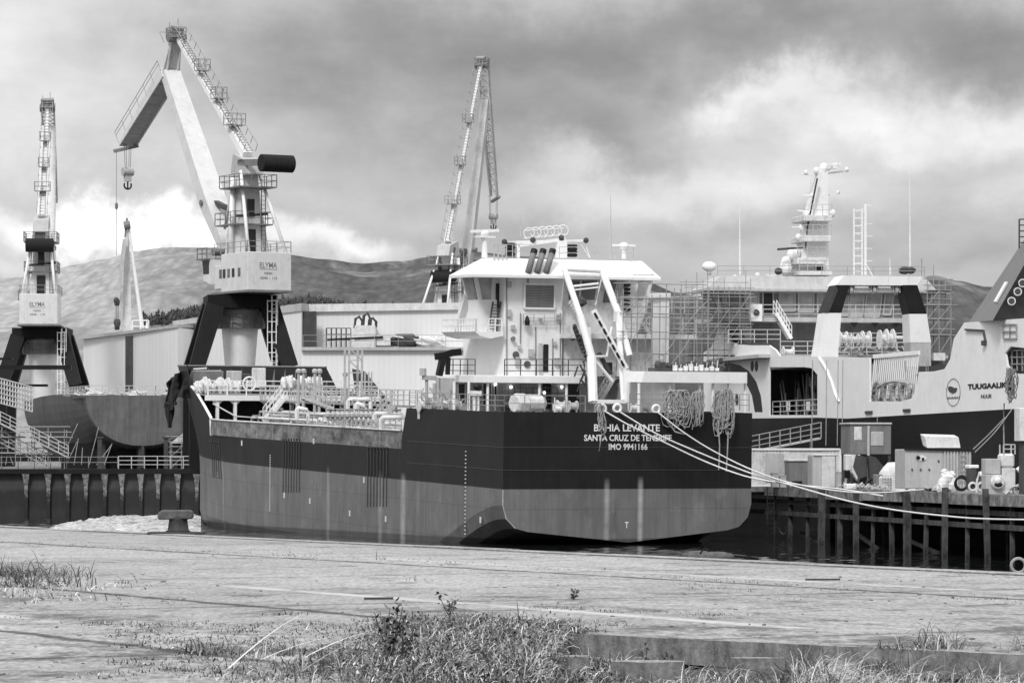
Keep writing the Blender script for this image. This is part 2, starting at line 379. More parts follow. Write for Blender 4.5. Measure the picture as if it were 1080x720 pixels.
# a breath of wind ruffles the open basin, the lee of the hulls and pier stays calm
open_=nt.math('MULTIPLY',nt.mr(sp.outputs[0],-22,-30,0,1,True),nt.mr(sp.outputs[1],240,275,0,1,True))
patch=nt.mr(nt.noise(co,.06,4,.6),.42,.58,.25,1)
amp=nt.math('ADD',nt.math('MULTIPLY',nt.math('MULTIPLY',open_,patch),1.3),nt.mr(sp.outputs[1],195,225,.34,.10,True))
v2=nt.node('ShaderNodeVectorMath',operation='SCALE'); nt.l.new(v1.outputs[0],v2.inputs[0]); nt.l.new(amp,v2.inputs['Scale'])
v3=nt.node('ShaderNodeVectorMath',operation='MULTIPLY'); nt.l.new(v2.outputs[0],v3.inputs[0]); v3.inputs[1].default_value=(1,1,0)
v4=nt.node('ShaderNodeVectorMath',operation='ADD'); nt.l.new(v3.outputs[0],v4.inputs[0]); v4.inputs[1].default_value=(0,0,1)
v5=nt.node('ShaderNodeVectorMath',operation='NORMALIZE'); nt.l.new(v4.outputs[0],v5.inputs[0]); nt.l.new(v5.outputs[0],b.inputs['Normal'])
mb=MB(); mb.add([(-3000,-200,0),(3000,-200,0),(3000,6000,0),(-3000,6000,0)],[(0,1,2,3)]); mb.build('harbour_water',m,kind='structure',origin=(0,0,0))
# pale lumpy sheet; bright rippled reflection on the water painted into its colour
m,nt,b=newmat('pale_ripples'); co=nt.node('ShaderNodeTexCoord').outputs['Object']
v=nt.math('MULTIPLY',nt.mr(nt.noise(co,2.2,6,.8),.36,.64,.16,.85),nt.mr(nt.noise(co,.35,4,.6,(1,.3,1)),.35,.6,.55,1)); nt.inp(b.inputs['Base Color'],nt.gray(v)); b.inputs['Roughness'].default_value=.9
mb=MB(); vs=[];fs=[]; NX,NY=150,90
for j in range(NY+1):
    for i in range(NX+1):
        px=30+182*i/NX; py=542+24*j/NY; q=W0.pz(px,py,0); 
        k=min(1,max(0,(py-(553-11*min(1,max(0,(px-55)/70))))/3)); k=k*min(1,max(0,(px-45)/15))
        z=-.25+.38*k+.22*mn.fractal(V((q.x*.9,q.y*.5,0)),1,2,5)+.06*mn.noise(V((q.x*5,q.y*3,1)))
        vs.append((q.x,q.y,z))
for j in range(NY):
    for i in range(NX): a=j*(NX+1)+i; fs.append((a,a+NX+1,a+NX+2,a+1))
mb.add(vs,fs); mb.build('ripple_glare_sheet',m,kind='structure',smooth=True,origin=(0,0,0))
# far yard
m,nt,b=newmat('yard_ground'); co=nt.node('ShaderNodeTexCoord').outputs['Object']; nt.inp(b.inputs['Base Color'],nt.gray(nt.math('MULTIPLY',nt.mr(nt.noise(co,.2,6,.7),.3,.7,.6,1.4),.14))); M['yard']=m
mb=MB(); mb.box(-600,700,338.6,2500,-2,4.4); mb.build('yard_ground',M['yard'],kind='structure')
# hills
def interp(tab,x):
    if x<=tab[0][0]: return tab[0][1]
    for (x0,y0),(x1,y1) in zip(tab,tab[1:]):
        if x<=x1: t=(x-x0)/(x1-x0); t=t*t*(3-2*t); return y0+(y1-y0)*t
    return tab[-1][1]
def hillmat(name,v0,v1,vh):
    m,nt,b=newmat(name); co=nt.node('ShaderNodeTexCoord').outputs['Object']; sp=nt.node('ShaderNodeSeparateXYZ'); nt.l.new(co,sp.inputs[0]); x,y,z=sp.outputs
    px=nt.math('MULTIPLY',nt.math('DIVIDE',x,y),F)       # bearing; haze and ridge mist are painted into the base colour
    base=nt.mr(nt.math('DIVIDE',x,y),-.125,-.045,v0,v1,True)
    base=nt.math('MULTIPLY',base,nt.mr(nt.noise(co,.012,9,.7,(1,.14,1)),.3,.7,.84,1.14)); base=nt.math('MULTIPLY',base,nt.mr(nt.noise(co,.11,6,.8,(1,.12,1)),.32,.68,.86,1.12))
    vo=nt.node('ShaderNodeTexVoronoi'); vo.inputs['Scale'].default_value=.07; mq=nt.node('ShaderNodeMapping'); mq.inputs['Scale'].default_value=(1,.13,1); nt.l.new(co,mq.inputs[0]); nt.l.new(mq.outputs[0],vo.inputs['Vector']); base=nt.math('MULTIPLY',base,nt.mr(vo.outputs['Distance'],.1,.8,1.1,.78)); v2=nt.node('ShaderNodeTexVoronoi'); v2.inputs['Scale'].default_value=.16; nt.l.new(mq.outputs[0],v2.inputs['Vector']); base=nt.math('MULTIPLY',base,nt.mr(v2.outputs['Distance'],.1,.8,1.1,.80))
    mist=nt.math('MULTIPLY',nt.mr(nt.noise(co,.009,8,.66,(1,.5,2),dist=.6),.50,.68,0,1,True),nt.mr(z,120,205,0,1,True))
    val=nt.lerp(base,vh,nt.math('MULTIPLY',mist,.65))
    nt.inp(b.inputs['Base Color'],nt.gray(val)); b.inputs['Roughness'].default_value=1; b.inputs['Specular IOR Level'].default_value=0
    return m
def hill(name,tab,D0,D1,mt,p0=-700,p1=1800,rough=6,back=600):
    mb=MB(); vs=[];fs=[]; NX,NY=420,46
    for j in range(NY+1):
        for i in range(NX+1):
            px=p0+(p1-p0)*i/NX; t=j/NY
            zr=(HZ-interp(tab,px))/F*D1+H
            if t<=.8: s=t/.8; D=D0+(D1-D0)*s; k=s**1.15
            else: s=(t-.8)/.2; D=D1+back*s; k=1-.8*s
            x=(px-540)/F*D1*(.55+.45*min(1,t/.8)) if False else (px-540)/F*D
            nz=mn.fractal(V((x*.006,D*.006,1.3)),1,2,6)*rough*(.4+k)
            if t<=.8 and j==int(.8*NY): nz=abs(nz)*.3
            vs.append((x,D,4+max(0,zr-4)*k+nz*(1-.75*(k>.97))+mn.fractal(V((x*.03,D*.03,3)),1,2,3)*rough*.07))
    for j in range(NY):
        for i in range(NX): a=j*(NX+1)+i; fs.append((a,a+1,a+NX+2,a+NX+1))
    mb.add(vs,fs); return mb.build(name,mt,kind='structure',smooth=True,origin=(0,0,0))
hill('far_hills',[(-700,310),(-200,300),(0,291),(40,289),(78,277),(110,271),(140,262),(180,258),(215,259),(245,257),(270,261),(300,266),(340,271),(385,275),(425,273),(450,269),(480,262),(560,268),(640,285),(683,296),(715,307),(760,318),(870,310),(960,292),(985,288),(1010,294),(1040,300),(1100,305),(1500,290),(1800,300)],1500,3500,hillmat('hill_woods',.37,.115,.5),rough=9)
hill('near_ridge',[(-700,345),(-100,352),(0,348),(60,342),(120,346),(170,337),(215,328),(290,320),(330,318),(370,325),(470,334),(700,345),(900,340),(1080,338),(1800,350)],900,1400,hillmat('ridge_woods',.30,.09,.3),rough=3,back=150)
# ragged line of trees along the nearer ridge
tab=[(-100,352),(0,348),(60,342),(120,346),(170,337),(215,328),(290,320),(330,318),(370,325),(470,334)]
mb=MB(); rr=random.Random(3)
for i in range(1100):
    px=rr.choice((rr.uniform(150,235),rr.uniform(285,460),rr.uniform(150,460))); D=rr.uniform(1330,1400); y=interp(tab,px); z=H+(HZ-y)/F*1400-(1400-D)*.06; h=rr.uniform(1.0,2.6)*(1.5 if rr.random()<.12 else 1)
    x=(px-540)/F*D
    for k in range(5):
        mb.blob((x+rr.uniform(-.5,.5),D+rr.uniform(-1,1),z+h*(.1+.2*k)),h*.34*(1.1-.2*k),h*.3,h*.24,5,3,.45,rr.random())
mb.build('far_wood',mat('far_wood_leaves',.085,1,.4,.3),kind='stuff',label='dark ragged line of trees along the wooded ridge behind the sheds',cat='wood')

# ================================================================== far quay wall (left)
m,nt,b=newmat('tidal_wall'); co=nt.node('ShaderNodeTexCoord').outputs['Object']; sp=nt.node('ShaderNodeSeparateXYZ'); nt.l.new(co,sp.inputs[0]); x,y,z=sp.outputs
zz=nt.math('ADD',z,nt.mr(nt.noise(co,.8,5,.7),0,1,-.6,.6))
val=nt.mr(zz,2.3,2.7,.014,.055); val=nt.math('MULTIPLY',val,nt.mr(nt.noise(co,1.5,6,.75,(1,1,.3)),.3,.7,.6,1.5)); val=nt.math('MULTIPLY',val,nt.mr(zz,.6,1.1,1.3,.75))
nt.inp(b.inputs['Base Color'],nt.gray(val)); b.inputs['Roughness'].default_value=.6; M['tidal']=m
t=thing('quay_wall','dark stained far quay wall with pale vertical buttress marks, under the unpainted hull','quay wall',loc=(-40,338,0))
mb=MB(); mb.box(-250,40,338,338.6,-2,4.0); mb.build('wall_face',M['tidal'],t)
mb=MB(); mb.box(-250,40,337.4,338.6,4.0,4.45); mb.build('coping',M['black'],t)
m2,nt,b=newmat('pale_buttress'); co=nt.node('ShaderNodeTexCoord').outputs['Object']; sp=nt.node('ShaderNodeSeparateXYZ'); nt.l.new(co,sp.inputs[0]); z=sp.outputs[2]
zz=nt.math('ADD',z,nt.mr(nt.noise(co,1.5,5,.8),0,1,-1.2,1.2)); nt.inp(b.inputs['Base Color'],nt.gray(nt.math('MULTIPLY',nt.mr(zz,1.6,2.8,.02,.30),nt.mr(nt.noise(co,3,4,.8),.4,.6,.3,1.1))))
for px in (-20,28,51.5,72,91,111,129,149,167,188,208):
    x=(px-540)/F*338; mb=MB(); mb.prism([(x-.33,337.3,3.98),(x+.33,337.3,3.98),(x+.16,337.6,2.9),(x+.14,337.7,-1),(x-.14,337.7,-1),(x-.16,337.6,2.9)],(0,.5,0)); mb.build('buttress',m2,t)
mb=MB(); mb.rail([at(125,494,338.2)-V((0,0,0)),at(330,494,338.2)],1.15,1.2,3,.035); mb.build('dock_railing',M['lsteel'],label='pale tube railing along the far quay edge under the hull',cat='railing')
mb=MB(); mb.rail([at(-60,493,338.3),at(124,493,338.3)],1.0,2.6,2,.022); mb.build('dock_railing',M['steel'],label='thin grey railing on the far quay edge in front of the scaffold stairs',cat='railing')
# stern bollard on our quay
p=at(186,561,99.0); p.z=QZ
t=thing('bollard','broad flat-headed cast iron mooring bollard on the quay edge','bollard',loc=p)
mb=MB(); mb.box(p.x-.75,p.x+.75,p.y-.5,p.y+.5,QZ+.004,QZ+.07); mb.build('base_plate',M['dgray'],t)
mb=MB(); mb.lathe((p.x+.05,p.y,QZ+.07),(0,0,1),[(0,.36),(.05,.29),(.30,.25),(.42,.27)],18); mb.build('post',mat('cast_iron',.05,.6,.4,3,.3),t,smooth=True)
mb=MB(); 
a=[(-.46,.40),(-.50,.47),(-.48,.58),(-.38,.66),(.36,.66),(.44,.62),(.46,.5),(.42,.42)]
mb.prism([(p.x+u,p.y-.26,QZ+v) for u,v in a],(0,.52,0)); o=mb.build('head',mat('worn_iron',.10,.6,.4,4),t)
bv=o.modifiers.new('b','BEVEL'); bv.width=.05; bv.segments=3
# ================================================================== shipyard cranes
GZ=4.4
def crane(px,D,slew,label,bh=(16.0,38.3),apex=(14.6,41.6),tip=(26.6,32.2),text=True,hook=True,line=0,portal=True,cw=(-8.0,27.9),lattice=False,bw=1.0):
    x=(px-540)/F*D; fr=Fr((x,D,GZ),slew)
    t=thing('shipyard_crane',label,'crane',fr=fr,group='level-luffing cranes of the shipyard')
    pf=Fr((x,D,GZ),slew*.3)
    if portal:
        mb=MB(pf)
        mb.box(-3.2,3.2,-3.2,3.2,14.9,16.1); mb.build('portal_beam',M['leg'],t)
        for sx_ in(-1,1):
            for sy in(-1,1):
                mb=MB(pf); mb.taper((sx_*4.3,sy*4.5,9.4),(sx_*2.5,sy*2.5,15.2),1.35,1.4,1.7,1.7,lat=(0,1,0)); mb.taper((sx_*4.4,sy*4.6,0),(sx_*4.3,sy*4.5,9.45),1.2,1.2,1.33,1.38,lat=(0,1,0)); mb.build('leg',M['leg'],t)
        mb=MB(pf); mb.lathe((0,0,14.9),(0,0,1),[(-9.9,.95),(-9.5,1.05),(-1.2,1.75),(0,1.8)],20); mb.build('centre_column',M['white'],t,smooth=True)
        mb=MB(pf)
        for s in(-1,1): mb.box(-4.9,4.9,s*4.6-.4,s*4.6+.4,.6,1.4)
        mb.build('bogie_beam',M['leg'],t)
        mb=MB(pf); mb.lathe((0,0,13.1),(0,0,1),[(0,2.3),(1.6,2.6)],20); mb.rail([(2.7*math.cos(a*.785),2.7*math.sin(a*.785),13.1) for a in range(9)],1.1,1.1,2,.03); mb.build('ring_platform',M['mgray'],t)
        mb=MB(pf)   # caged ladder beside the right leg
        for dx in(-.25,.25): mb.bar((2.9+dx,-3.9,5.5),(2.9+dx,-3.9,16),.12)
        for k in range(26): mb.bar((2.65,-3.9,5.6+k*.4),(3.15,-3.9,5.6+k*.4),.05)
        for k in range(11):
            z=6+k*.95; mb.bar((2.2,-4.4,z),(3.0,-4.4,z),.07); mb.bar((2.2,-4.4,z),(2.65,-3.9,z),.07); mb.bar((3.0,-4.4,z),(3.2,-3.9,z),.07)
        for dx in(2.2,2.6,3.0): mb.bar((dx,-4.4,6),(dx,-4.4,15.6),.08)
        mb.build('caged_ladder',M['white'],t)
    mb=MB(fr); mb.lathe((0,0,16.1),(0,0,1),[(0,2.0),(.25,2.0)],20); mb.build('slewing_ring',M['dgray'],t)
    mb=MB(fr); mb.box(-2.2,2.2,-6.5,-.6,16.4,19.9); mb.box(-2.2,1.9,-.6,.9,16.7,18.9); o=mb.build('machinery_house',M['cream'],t)
    bv=o.modifiers.new('b','BEVEL'); bv.width=.06; bv.segments=2
    mb=MB(fr); mb.box(-2.4,2.4,-6.7,1.3,16.22,16.4); mb.build('house_base',M['mgray'],t)
    for k,yy in enumerate((-4.9,-3.6,-2.6,-1.6,-.8)):
        mb=MB(fr); mb.box(-2.23,-2.19,yy,yy+.55,17.7,18.5); mb.build('window',M['dglass'] if k%2 else M['glass'],t)
    if text:
        mb=MB(fr); y=-6.515
        mb.text('ELYMA',(-.1-.9,y,18.45),(1,0,0),(0,0,1),1.75,.5,.01); mb.box(-1.0,.78,y-.005,y+.01,18.31,18.35)
        mb.text('NNN',(-.55,y,17.85),(1,0,0),(0,0,1),.8,.22,.02)
        mb.text('5040 - 110',(-.95,y,17.4),(1,0,0),(0,0,1),1.7,.24,.01)
        mb.build('lettering',M['mgray'],t)
    mb=MB(fr); mb.rail([(-2.2,.9,19.9),(-2.2,-6.4,19.9),(2.2,-6.4,19.9),(2.2,.9,19.9)],1.0,1.6,2,.025); mb.build('roof_railing',M['steel'],t)
    # operator cabin hung on the front left corner
    mb=MB(fr); mb.prism([(-2.6,.9,17.2),(-2.6,2.5,17.6),(-2.6,2.8,19.6),(-2.6,.9,19.6)],(1.5,0,0)); mb.build('cabin',M['cream'],t)
    mb=MB(fr); mb.prism([(-2.64,1.2,18.2),(-2.64,2.45,18.2),(-2.64,2.6,19.4),(-2.64,1.2,19.4)],(.04,0,0)); mb.prism([(-2.4,2.70,18.2),(-1.3,2.70,18.2),(-1.3,2.86,19.4),(-2.4,2.86,19.4)],(0,.03,0)); mb.build('cabin_window',M['dglass'],t)
    mb=MB(fr); mb.rail([(-2.9,1,19.6),(-2.9,3.2,19.6),(-1,3.2,19.6)],1,1,2,.03); mb.box(-3,-.9,.9,3.3,19.5,19.6); mb.build('cabin_walkway',M['mgray'],t)
    # tower
    mb=MB(fr); mb.taper((0,-.9,19.9),(0,-1.5,27.4),2.6,2.9,1.5,1.7,lat=(1,0,0)); mb.build('tower',M['cream'],t)
    mb=MB(fr); mb.prism([(-.9,-3.4,27.2),(-.9,.2,27.2),(-.9,-.4,29.3),(-.9,-2.8,28.6)],(1.8,0,0)); mb.build('tower_head',M['lgray'],t)
    for s in(-1,1):
        mb=MB(fr); mb.tube((s*1.9,-6.0,19.9),(s*.9,-2.2,27.6),.16); mb.build('back_stay',M['white'],t,smooth=True)
        mb=MB(fr); mb.tube((s*1.9,-1.9,19.9),(s*1.1,-.9,27.0),.26); mb.build('front_strut',M['white'],t,smooth=True)
        mb=MB(fr); mb.tube((s*1.0,1.2,22.4),(s*.9,-.6,26.9),.13); mb.build('brace',M['cream'],t,smooth=True)
    for z,w_,yy0,yy1 in((26.1,1.9,-4.0,.4),(22.7,1.9,-3.2,1.4)):
        mb=MB(fr); mb.box(-w_,w_,yy0,yy1,z-.12,z); mb.rail([(-w_,yy0,z),(w_,yy0,z),(w_,yy1,z),(-w_,yy1,z),(-w_,yy0,z)],1.1,1.1,2,.028); mb.build('tower_platform',M['mgray'],t)
    mb=MB(fr); mb.box(-.5,.5,-2.45,-2.35,20.1,22.2); mb.box(-.35,.35,-2.5,-2.2,23.4,25.0); mb.build('tower_opening',M['dglass'],t)
    mb=MB(fr); mb.lathe((.2,-1.9,24.0),(0,0,1),[(-.5,.2),(-.4,.5),(.3,.5),(.45,.2)],10); mb.tube((-1.4,-2.3,23.4),(1.7,-2.3,23.7),.14); mb.build('winch_motor',M['dgray'],t)
    mb=MB(fr)
    for dx in(-.2,.2): mb.bar((1.2+dx,-2.6,19.9),(1.2+dx,-2.6,26.2),.06)
    for k in range(16): mb.bar((1.0,-2.6,20.1+k*.4),(1.4,-2.6,20.1+k*.4),.04)
    mb.build('tower_ladder',M['dgray'],t)
    # counterweight drum across the head
    mb=MB(fr)
    for s in(-1,1): mb.bar((s*.75,-1.4,28.4),(s*.75,cw[0],cw[1]+.1),.3,.6)
    mb.build('counterweight_arm',M['mgray'],t)
    mb=MB(fr); mb.lathe((-1.6,cw[0],cw[1]),(1,0,0),[(0,.74),(.04,.8),(3.16,.8),(3.2,.74)],24); mb.build('counterweight',M['rub'],t)
    # boom : box girder from the house to the jib hinge
    by,bz=bh; f0=V((0,2.4,20.3)); f1=V((0,by,bz)); k=f0.lerp(f1,.28)
    dr=(f1-f0).normalized()
    mb=MB(fr); mb.taper(f0,k,1.3*bw,1.0*bw,2.2*bw,1.5*bw,lat=(1,0,0)); mb.taper(k,f1,2.2*bw,1.5*bw,1.7*bw,1.0*bw,lat=(1,0,0)); mb.build('boom',M['cream'] if bw==1 else M['lgray'],t)
    mb=MB(fr); mb.tube(f0-V((1.7,0,0)),f0+V((1.7,0,0)),.35); mb.tube(k-V((1.25,0,.2)),k+V((1.25,0,-.2)),.28); mb.build('boom_pivot',M['mgray'],t)
    mb=MB(fr); q=k+V((0,-.9,-.2)); mb.bar((0,-.3,23.6),q,.5,.4); mb.tube((0,-.4,24.1),q+V((0,.1,0)),.12); mb.build('luffing_rack',M['dgray'],t)
    # flying jib
    A=V((0,apex[0],apex[1])); B=f1; T=V((0,tip[0],tip[1])); d=(T-A).normalized(); up=V((0,-d.z,d.y)); up=up if up.z>0 else -up
    if lattice:
        mb=MB(fr); K=lambda u,sx_,sz: A.lerp(T,u)+V((sx_*(.75-.3*u),0,0))+up*(sz*(.8-.5*abs(u-.3)) if sz>0 else 0)
        for sx_ in(-1,1):
            for sz in(0,1): mb.bar(K(0,sx_,sz),K(1,sx_,sz),.17)
        N=12
        for i in range(N):
            u=i/N;v_=(i+1)/N
            for sx_ in(-1,1): mb.bar(K(u,sx_,i%2),K(v_,sx_,(i+1)%2),.10); mb.bar(K(u,sx_,0),K(u,sx_,1),.08)
            for sz in(0,1): mb.bar(K(u,-1,sz),K(v_,1,sz),.09); mb.bar(K(u,-1,sz),K(u,1,sz),.09)
        mb.build('lattice_jib',M['lgray'],t)
    mb=MB(fr)
    for s in(-1,1):
        if lattice: break
        a0=A+up*.3; a1=B+up*.75; a2=T+up*.15
        mb.hexa([V((s*.55-.06,0,0))+p for p in (a0,a1,a1-up*1.2,a0-up*.5)],[V((s*.55+.06,0,0))+p for p in (a0,a1,a1-up*1.2,a0-up*.5)])
        mb.hexa([V((s*.9-.06,0,0))+p for p in (a1,a2,a2-up*.35,a1-up*1.2)],[V((s*.9+.06,0,0))+p for p in (a1,a2,a2-up*.35,a1-up*1.2)])
    if mb.v: mb.build('jib_girder',M['cream'],t)
    mb=MB(fr)
    a1=B-up*.15; a2=T-up*.05; lat=V((.9,0,0))
    mb.hexa([A-up*.1-lat*.6,A-up*.1+lat*.6,a1+lat,a1-lat],[A-lat*.6,A+lat*.6,a1+lat+up*.1,a1-lat+up*.1])
    mb.hexa([a1-lat,a1+lat,a2+lat,a2-lat],[a1-lat+up*.08,a1+lat+up*.08,a2+lat+up*.08,a2-lat+up*.08])
    for i in range(8):
        c=B.lerp(T,i/7)-up*.12; mb.bar(c-lat,c+lat,.12,.2)
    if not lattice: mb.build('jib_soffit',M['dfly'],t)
    mb=MB(fr)
    o=[]
    for i in range(7): o.append(B.lerp(T,i/6)+up*.75+V((-.95,0,0)))
    for i in range(6):
        mb.bar(o[i]+up*.9,o[i+1]+up*.9,.05); mb.bar(o[i]+up*.45,o[i+1]+up*.45,.04)
    for p in o: mb.bar(p-up*.5,p+up*.9,.05)
    mb.build('jib_walkway',M['steel'],t)
    mb=MB(fr)
    mb.tube(A-V((.9,0,0)),A+V((.9,0,0)),.45,n=12); mb.tube(A+V((-.5,.8,.5)),A+V((.5,.8,.5)),.4,n=12)
    mb.build('head_sheave',M['mgray'],t)
    mb=MB(fr); mb.rail([A+V((-.7,-.7,.1)),A+V((.7,-.7,.1)),A+V((.7,.9,.1)),A+V((-.7,.9,.1)),A+V((-.7,-.7,.1))],.9,.9,2,.025)
    for s,h in((-.6,1.5),(.3,1.9),(.65,1.3)): mb.bar(A+V((s,.3,0)),A+V((s,.3,h)),.07)
    mb.box(-.72,.72,A.y-.8,A.y+1,A.z+.0,A.z+.08); mb.tube(A+V((-.6,-.2,.9)),A+V((.6,-.2,.9)),.3,n=10); mb.tube(A+V((-.6,.8,.7)),A+V((.6,.8,.7)),.25,n=10); mb.bar(A+V((-.9,.9,-.4)),A+V((-1.0,1.8,.7)),.06); mb.bar(A+V((.6,.9,-.4)),A+V((.8,1.8,.7)),.06); mb.bar(A+V((-1.0,1.8,.7)),A+V((.8,1.8,.7)),.05); mb.build('head_platform',M['steel'],t)
    # tie link with ladder and rest platforms
    L0=V((0,-1.6,29.1)); L1=A+V((0,-.2,0)); dl=(L1-L0).normalized(); ul=V((0,-dl.z,dl.y)); ul=-ul if ul.y>0 else ul
    ul=V((0,-1,0)) if ul.length<.1 else ul
    mb=MB(fr); mb.taper(L0,L0.lerp(L1,.35),.9,.7,.6,.5,lat=(1,0,0)); mb.taper(L0.lerp(L1,.35),L1,.6,.5,.36,.36,lat=(1,0,0)); mb.build('tie_link',M['white'],t)
    mb=MB(fr); n=int((L1-L0).length/.45)
    for s in(-.3,.3): mb.bar(L0+V((s+.1,0,0))+ul*.55,L1+V((s+.1,0,0))+ul*.4,.07)
    for s in(-.5,.7): mb.bar(L0+V((s,0,0))+ul*1.3,L1+V((s,0,0))+ul*1.1,.05)
    for i in range(n):
        c=L0.lerp(L1,i/n)+ul*.5; mb.bar(c+V((-.2,0,0)),c+V((.4,0,0)),.06)
        if i%3==0: mb.bar(c+V((-.5,0,0)),c+ul*.75+V((-.5,0,0)),.045); mb.bar(c+V((.7,0,0)),c+ul*.75+V((.7,0,0)),.045)
    mb.build('tie_ladder',M['steel'],t)
    for f in(.2,.42,.66):
        c=L0.lerp(L1,f)+ul*.7; mb=MB(fr); w9=.9 if f<.3 else .6; mb.box(-w9,w9,c.y-.5,c.y+.5,c.z-.06,c.z); mb.rail([c+V((-w9,-.5,0)),c+V((w9,-.5,0)),c+V((w9,.5,0)),c+V((-w9,.5,0)),c+V((-w9,-.5,0))],1.05,.8,2,.022); mb.build('rest_platform',M['steel'],t)
    # hook block and falls
    if hook:
        hz=T.z-2.6
        mb=MB(fr)
        for dx,dy in((-.5,-.3),(-.3,-.3),(.3,.3),(.5,.3)): mb.bar(T+V((dx,dy,0)),(dx*.8,T.y+dy,hz),.035)
        mb.build('hoist_rope',M['dgray'],t)
        mb=MB(fr); mb.lathe((-.55,T.y,hz-.1),(1,0,0),[(0,.42),(1.1,.42)],14); mb.box(-.35,.35,T.y-.2,T.y+.2,hz-1.1,hz-.2); mb.build('hook_block',M['lgray'],t)
        mb=MB(fr); pts=[(0+.38*math.sin(u)*s,T.y,hz-1.45-.38*math.cos(u)) for s in(1,) for u in [i*.35 for i in range(-6,7)]]; mb.path(pts,.09,6); mb.bar((0,T.y,hz-1.0),(0,T.y,hz-1.85),.12); mb.build('hook',M['black'],t)
        mb=MB(fr); mb.bar((-.9,T.y+1.4,T.z-.6),(1,T.y-.3,T.z-.1),.35,.3); mb.build('jib_nose',M['mgray'],t)
    if line:
        mb=MB(fr); mb.bar((-.7,T.y+1.2,T.z-.5),(-.7,T.y+1.2,T.z-line),.035); mb.lathe((-.7,T.y+1.2,T.z-line*.55),(0,0,1),[(-.35,.05),(-.2,.16),(.2,.16),(.35,.05)],8); mb.build('whip_rope',M['mgray'],t)
    return t
crane(253,340,29,'large white shipyard crane behind the bow, its jib folded out to the left',line=11)
crane(45,427,3,'far-left shipyard crane seen from behind, dark counterweight above its square house',bh=(9.5,40.5),apex=(7.5,42.6),tip=(17,32),cw=(-4.6,25.6),hook=False,lattice=True)
crane(478,478,-24,'shipyard crane behind the tanker bridge, its jib folded steeply down to the hook',bh=(10.6,50.0),apex=(9.0,53.2),tip=(12.8,36),cw=(-3.0,24.6),text=False,lattice=True,bw=.62)
t=thing('dockside_crane','small distant crane behind the low shed, a narrow pale jib against the hill','crane',loc=at(142,352,600))
def w6(px,py,d=0): return at(px,py,600+d)
mb=MB(); mb.hexa([w6(129,352),w6(139,352),w6(139,352,1.5),w6(129,352,1.5)],[w6(131.5,240),w6(136,240),w6(136,240,1),w6(131.5,240,1)]); mb.build('boom',M['white2'],t)
mb=MB(); mb.tube(w6(150,346,-1),w6(135.5,238,-1),.36,.22); mb.build('luffing_strut',M['white'],t)
mb=MB(); mb.hexa([w6(122,318,-2),w6(126,318,-2),w6(126,318,-1),w6(122,318,-1)],[w6(129.5,252,-2),w6(133.5,252,-2),w6(133.5,252,-1),w6(129.5,252,-1)]); mb.build('folded_jib',M['lgray'],t)
mb=MB(); mb.bar(w6(122.5,318,-2),w6(122.5,344,-2),.1); mb.bar(w6(124.5,318,-2),w6(124.5,340,-2),.1); mb.blob(w6(123,318,-2),.5,.4,.7,7,5,.3); mb.blob(w6(123.5,342,-2),.6,.4,.9,7,5,.3,3); mb.build('hook_block',M['dgray'],t)
mb=MB(); mb.tube(w6(131,238,-1.4),w6(137,237,-1.4),.7,n=10); mb.bar(w6(132,250,-1.3),w6(134,230,-1.3),.3); mb.build('head_sheave',M['mgray'],t)
mb=MB(); p=w6(140,352,-2);q=w6(157,338,-2); mb.box(p.x,q.x,597.5,601,GZ,p.z+.2); mb.rail([(p.x,597.5,p.z+.2),(q.x,597.5,p.z+.2)],2,1.2,2,.1); mb.prism([w6(152,352,-3),w6(157,352,-3),w6(155,336,-3)],(0,.6,0)); mb.build('machinery_house',M['white'],t)

# ================================================================== sheds
def wallbox(pts,z0,z1,dep,mt,parent,name):
    mb=MB(); A=[(x,y,z0) for x,y in pts]
    mb.prism([V(a) for a in A],(0,0,z1-z0)); return mb.build(name,mt,parent)
def gp(px,D): return ((px-540)/F*D,D)
# low shed on the left
a=gp(88,462); b_=gp(188,418); 
t=thing('shipyard_shed','long low pale shed with a dark downpipe, left of the big crane','shed',loc=(a[0],a[1],GZ))
zt=(HZ-352)/F*440+H
wallbox([a,b_,(b_[0]+8,b_[1]+45),(a[0]+8,a[1]+50)],GZ,zt,0,M['shed'],t,'wall')
mb=MB(); mb.prism([(a[0]-.5,a[1]-.4,zt),(b_[0],b_[1]-.4,zt),(b_[0]+8,b_[1]+45,zt+1.2),(a[0]+8,a[1]+50,zt+1.2)],(0,0,.35)); mb.build('roof',M['lgray'],t)
c=gp(137,440-1.2); mb=MB(); mb.box(c[0]-.45,c[0]+.45,c[1]-1,c[1]+1.5,GZ,zt-.3); mb.build('downpipe',M['dgray'],t)
# tall shed
P1=gp(185,430); P2=gp(318,398); P3=gp(470,398); P4=gp(620,400)
t=thing('shipyard_hall','tall pale clad shipyard hall with a roof terrace, behind the tanker','hall',loc=(P1[0],P1[1],GZ))
zl=(HZ-343)/F*430+H; 
mb=MB(); mb.add([(P1[0],P1[1],GZ),(P2[0],P2[1],GZ),(P2[0],P2[1],(HZ-327)/F*398+H),(P1[0],P1[1],zl),
                 (P1[0]+10,P1[1]+60,GZ),(P2[0]+10,P2[1]+60,GZ),(P2[0]+10,P2[1]+60,(HZ-327)/F*398+H+1),(P1[0]+10,P1[1]+60,zl)],[(0,1,2,3),(3,2,6,7),(4,0,3,7),(5,1,2,6)]); mb.build('wall',M['shed'],t)
zz0=(HZ-327)/F*398+H; zledge=(HZ-366)/F*398+H; ztop=(HZ-325)/F*410+H
mb=MB(); mb.box(P2[0]+.0,P4[0],398,455,GZ,zledge-.35); mb.build('lower_wall',M['shed'],t)
mb=MB(); mb.box(P2[0]+1.2,P4[0],400.6,455,zledge,zz0+.4); mb.build('upper_wall',M['shed'],t)
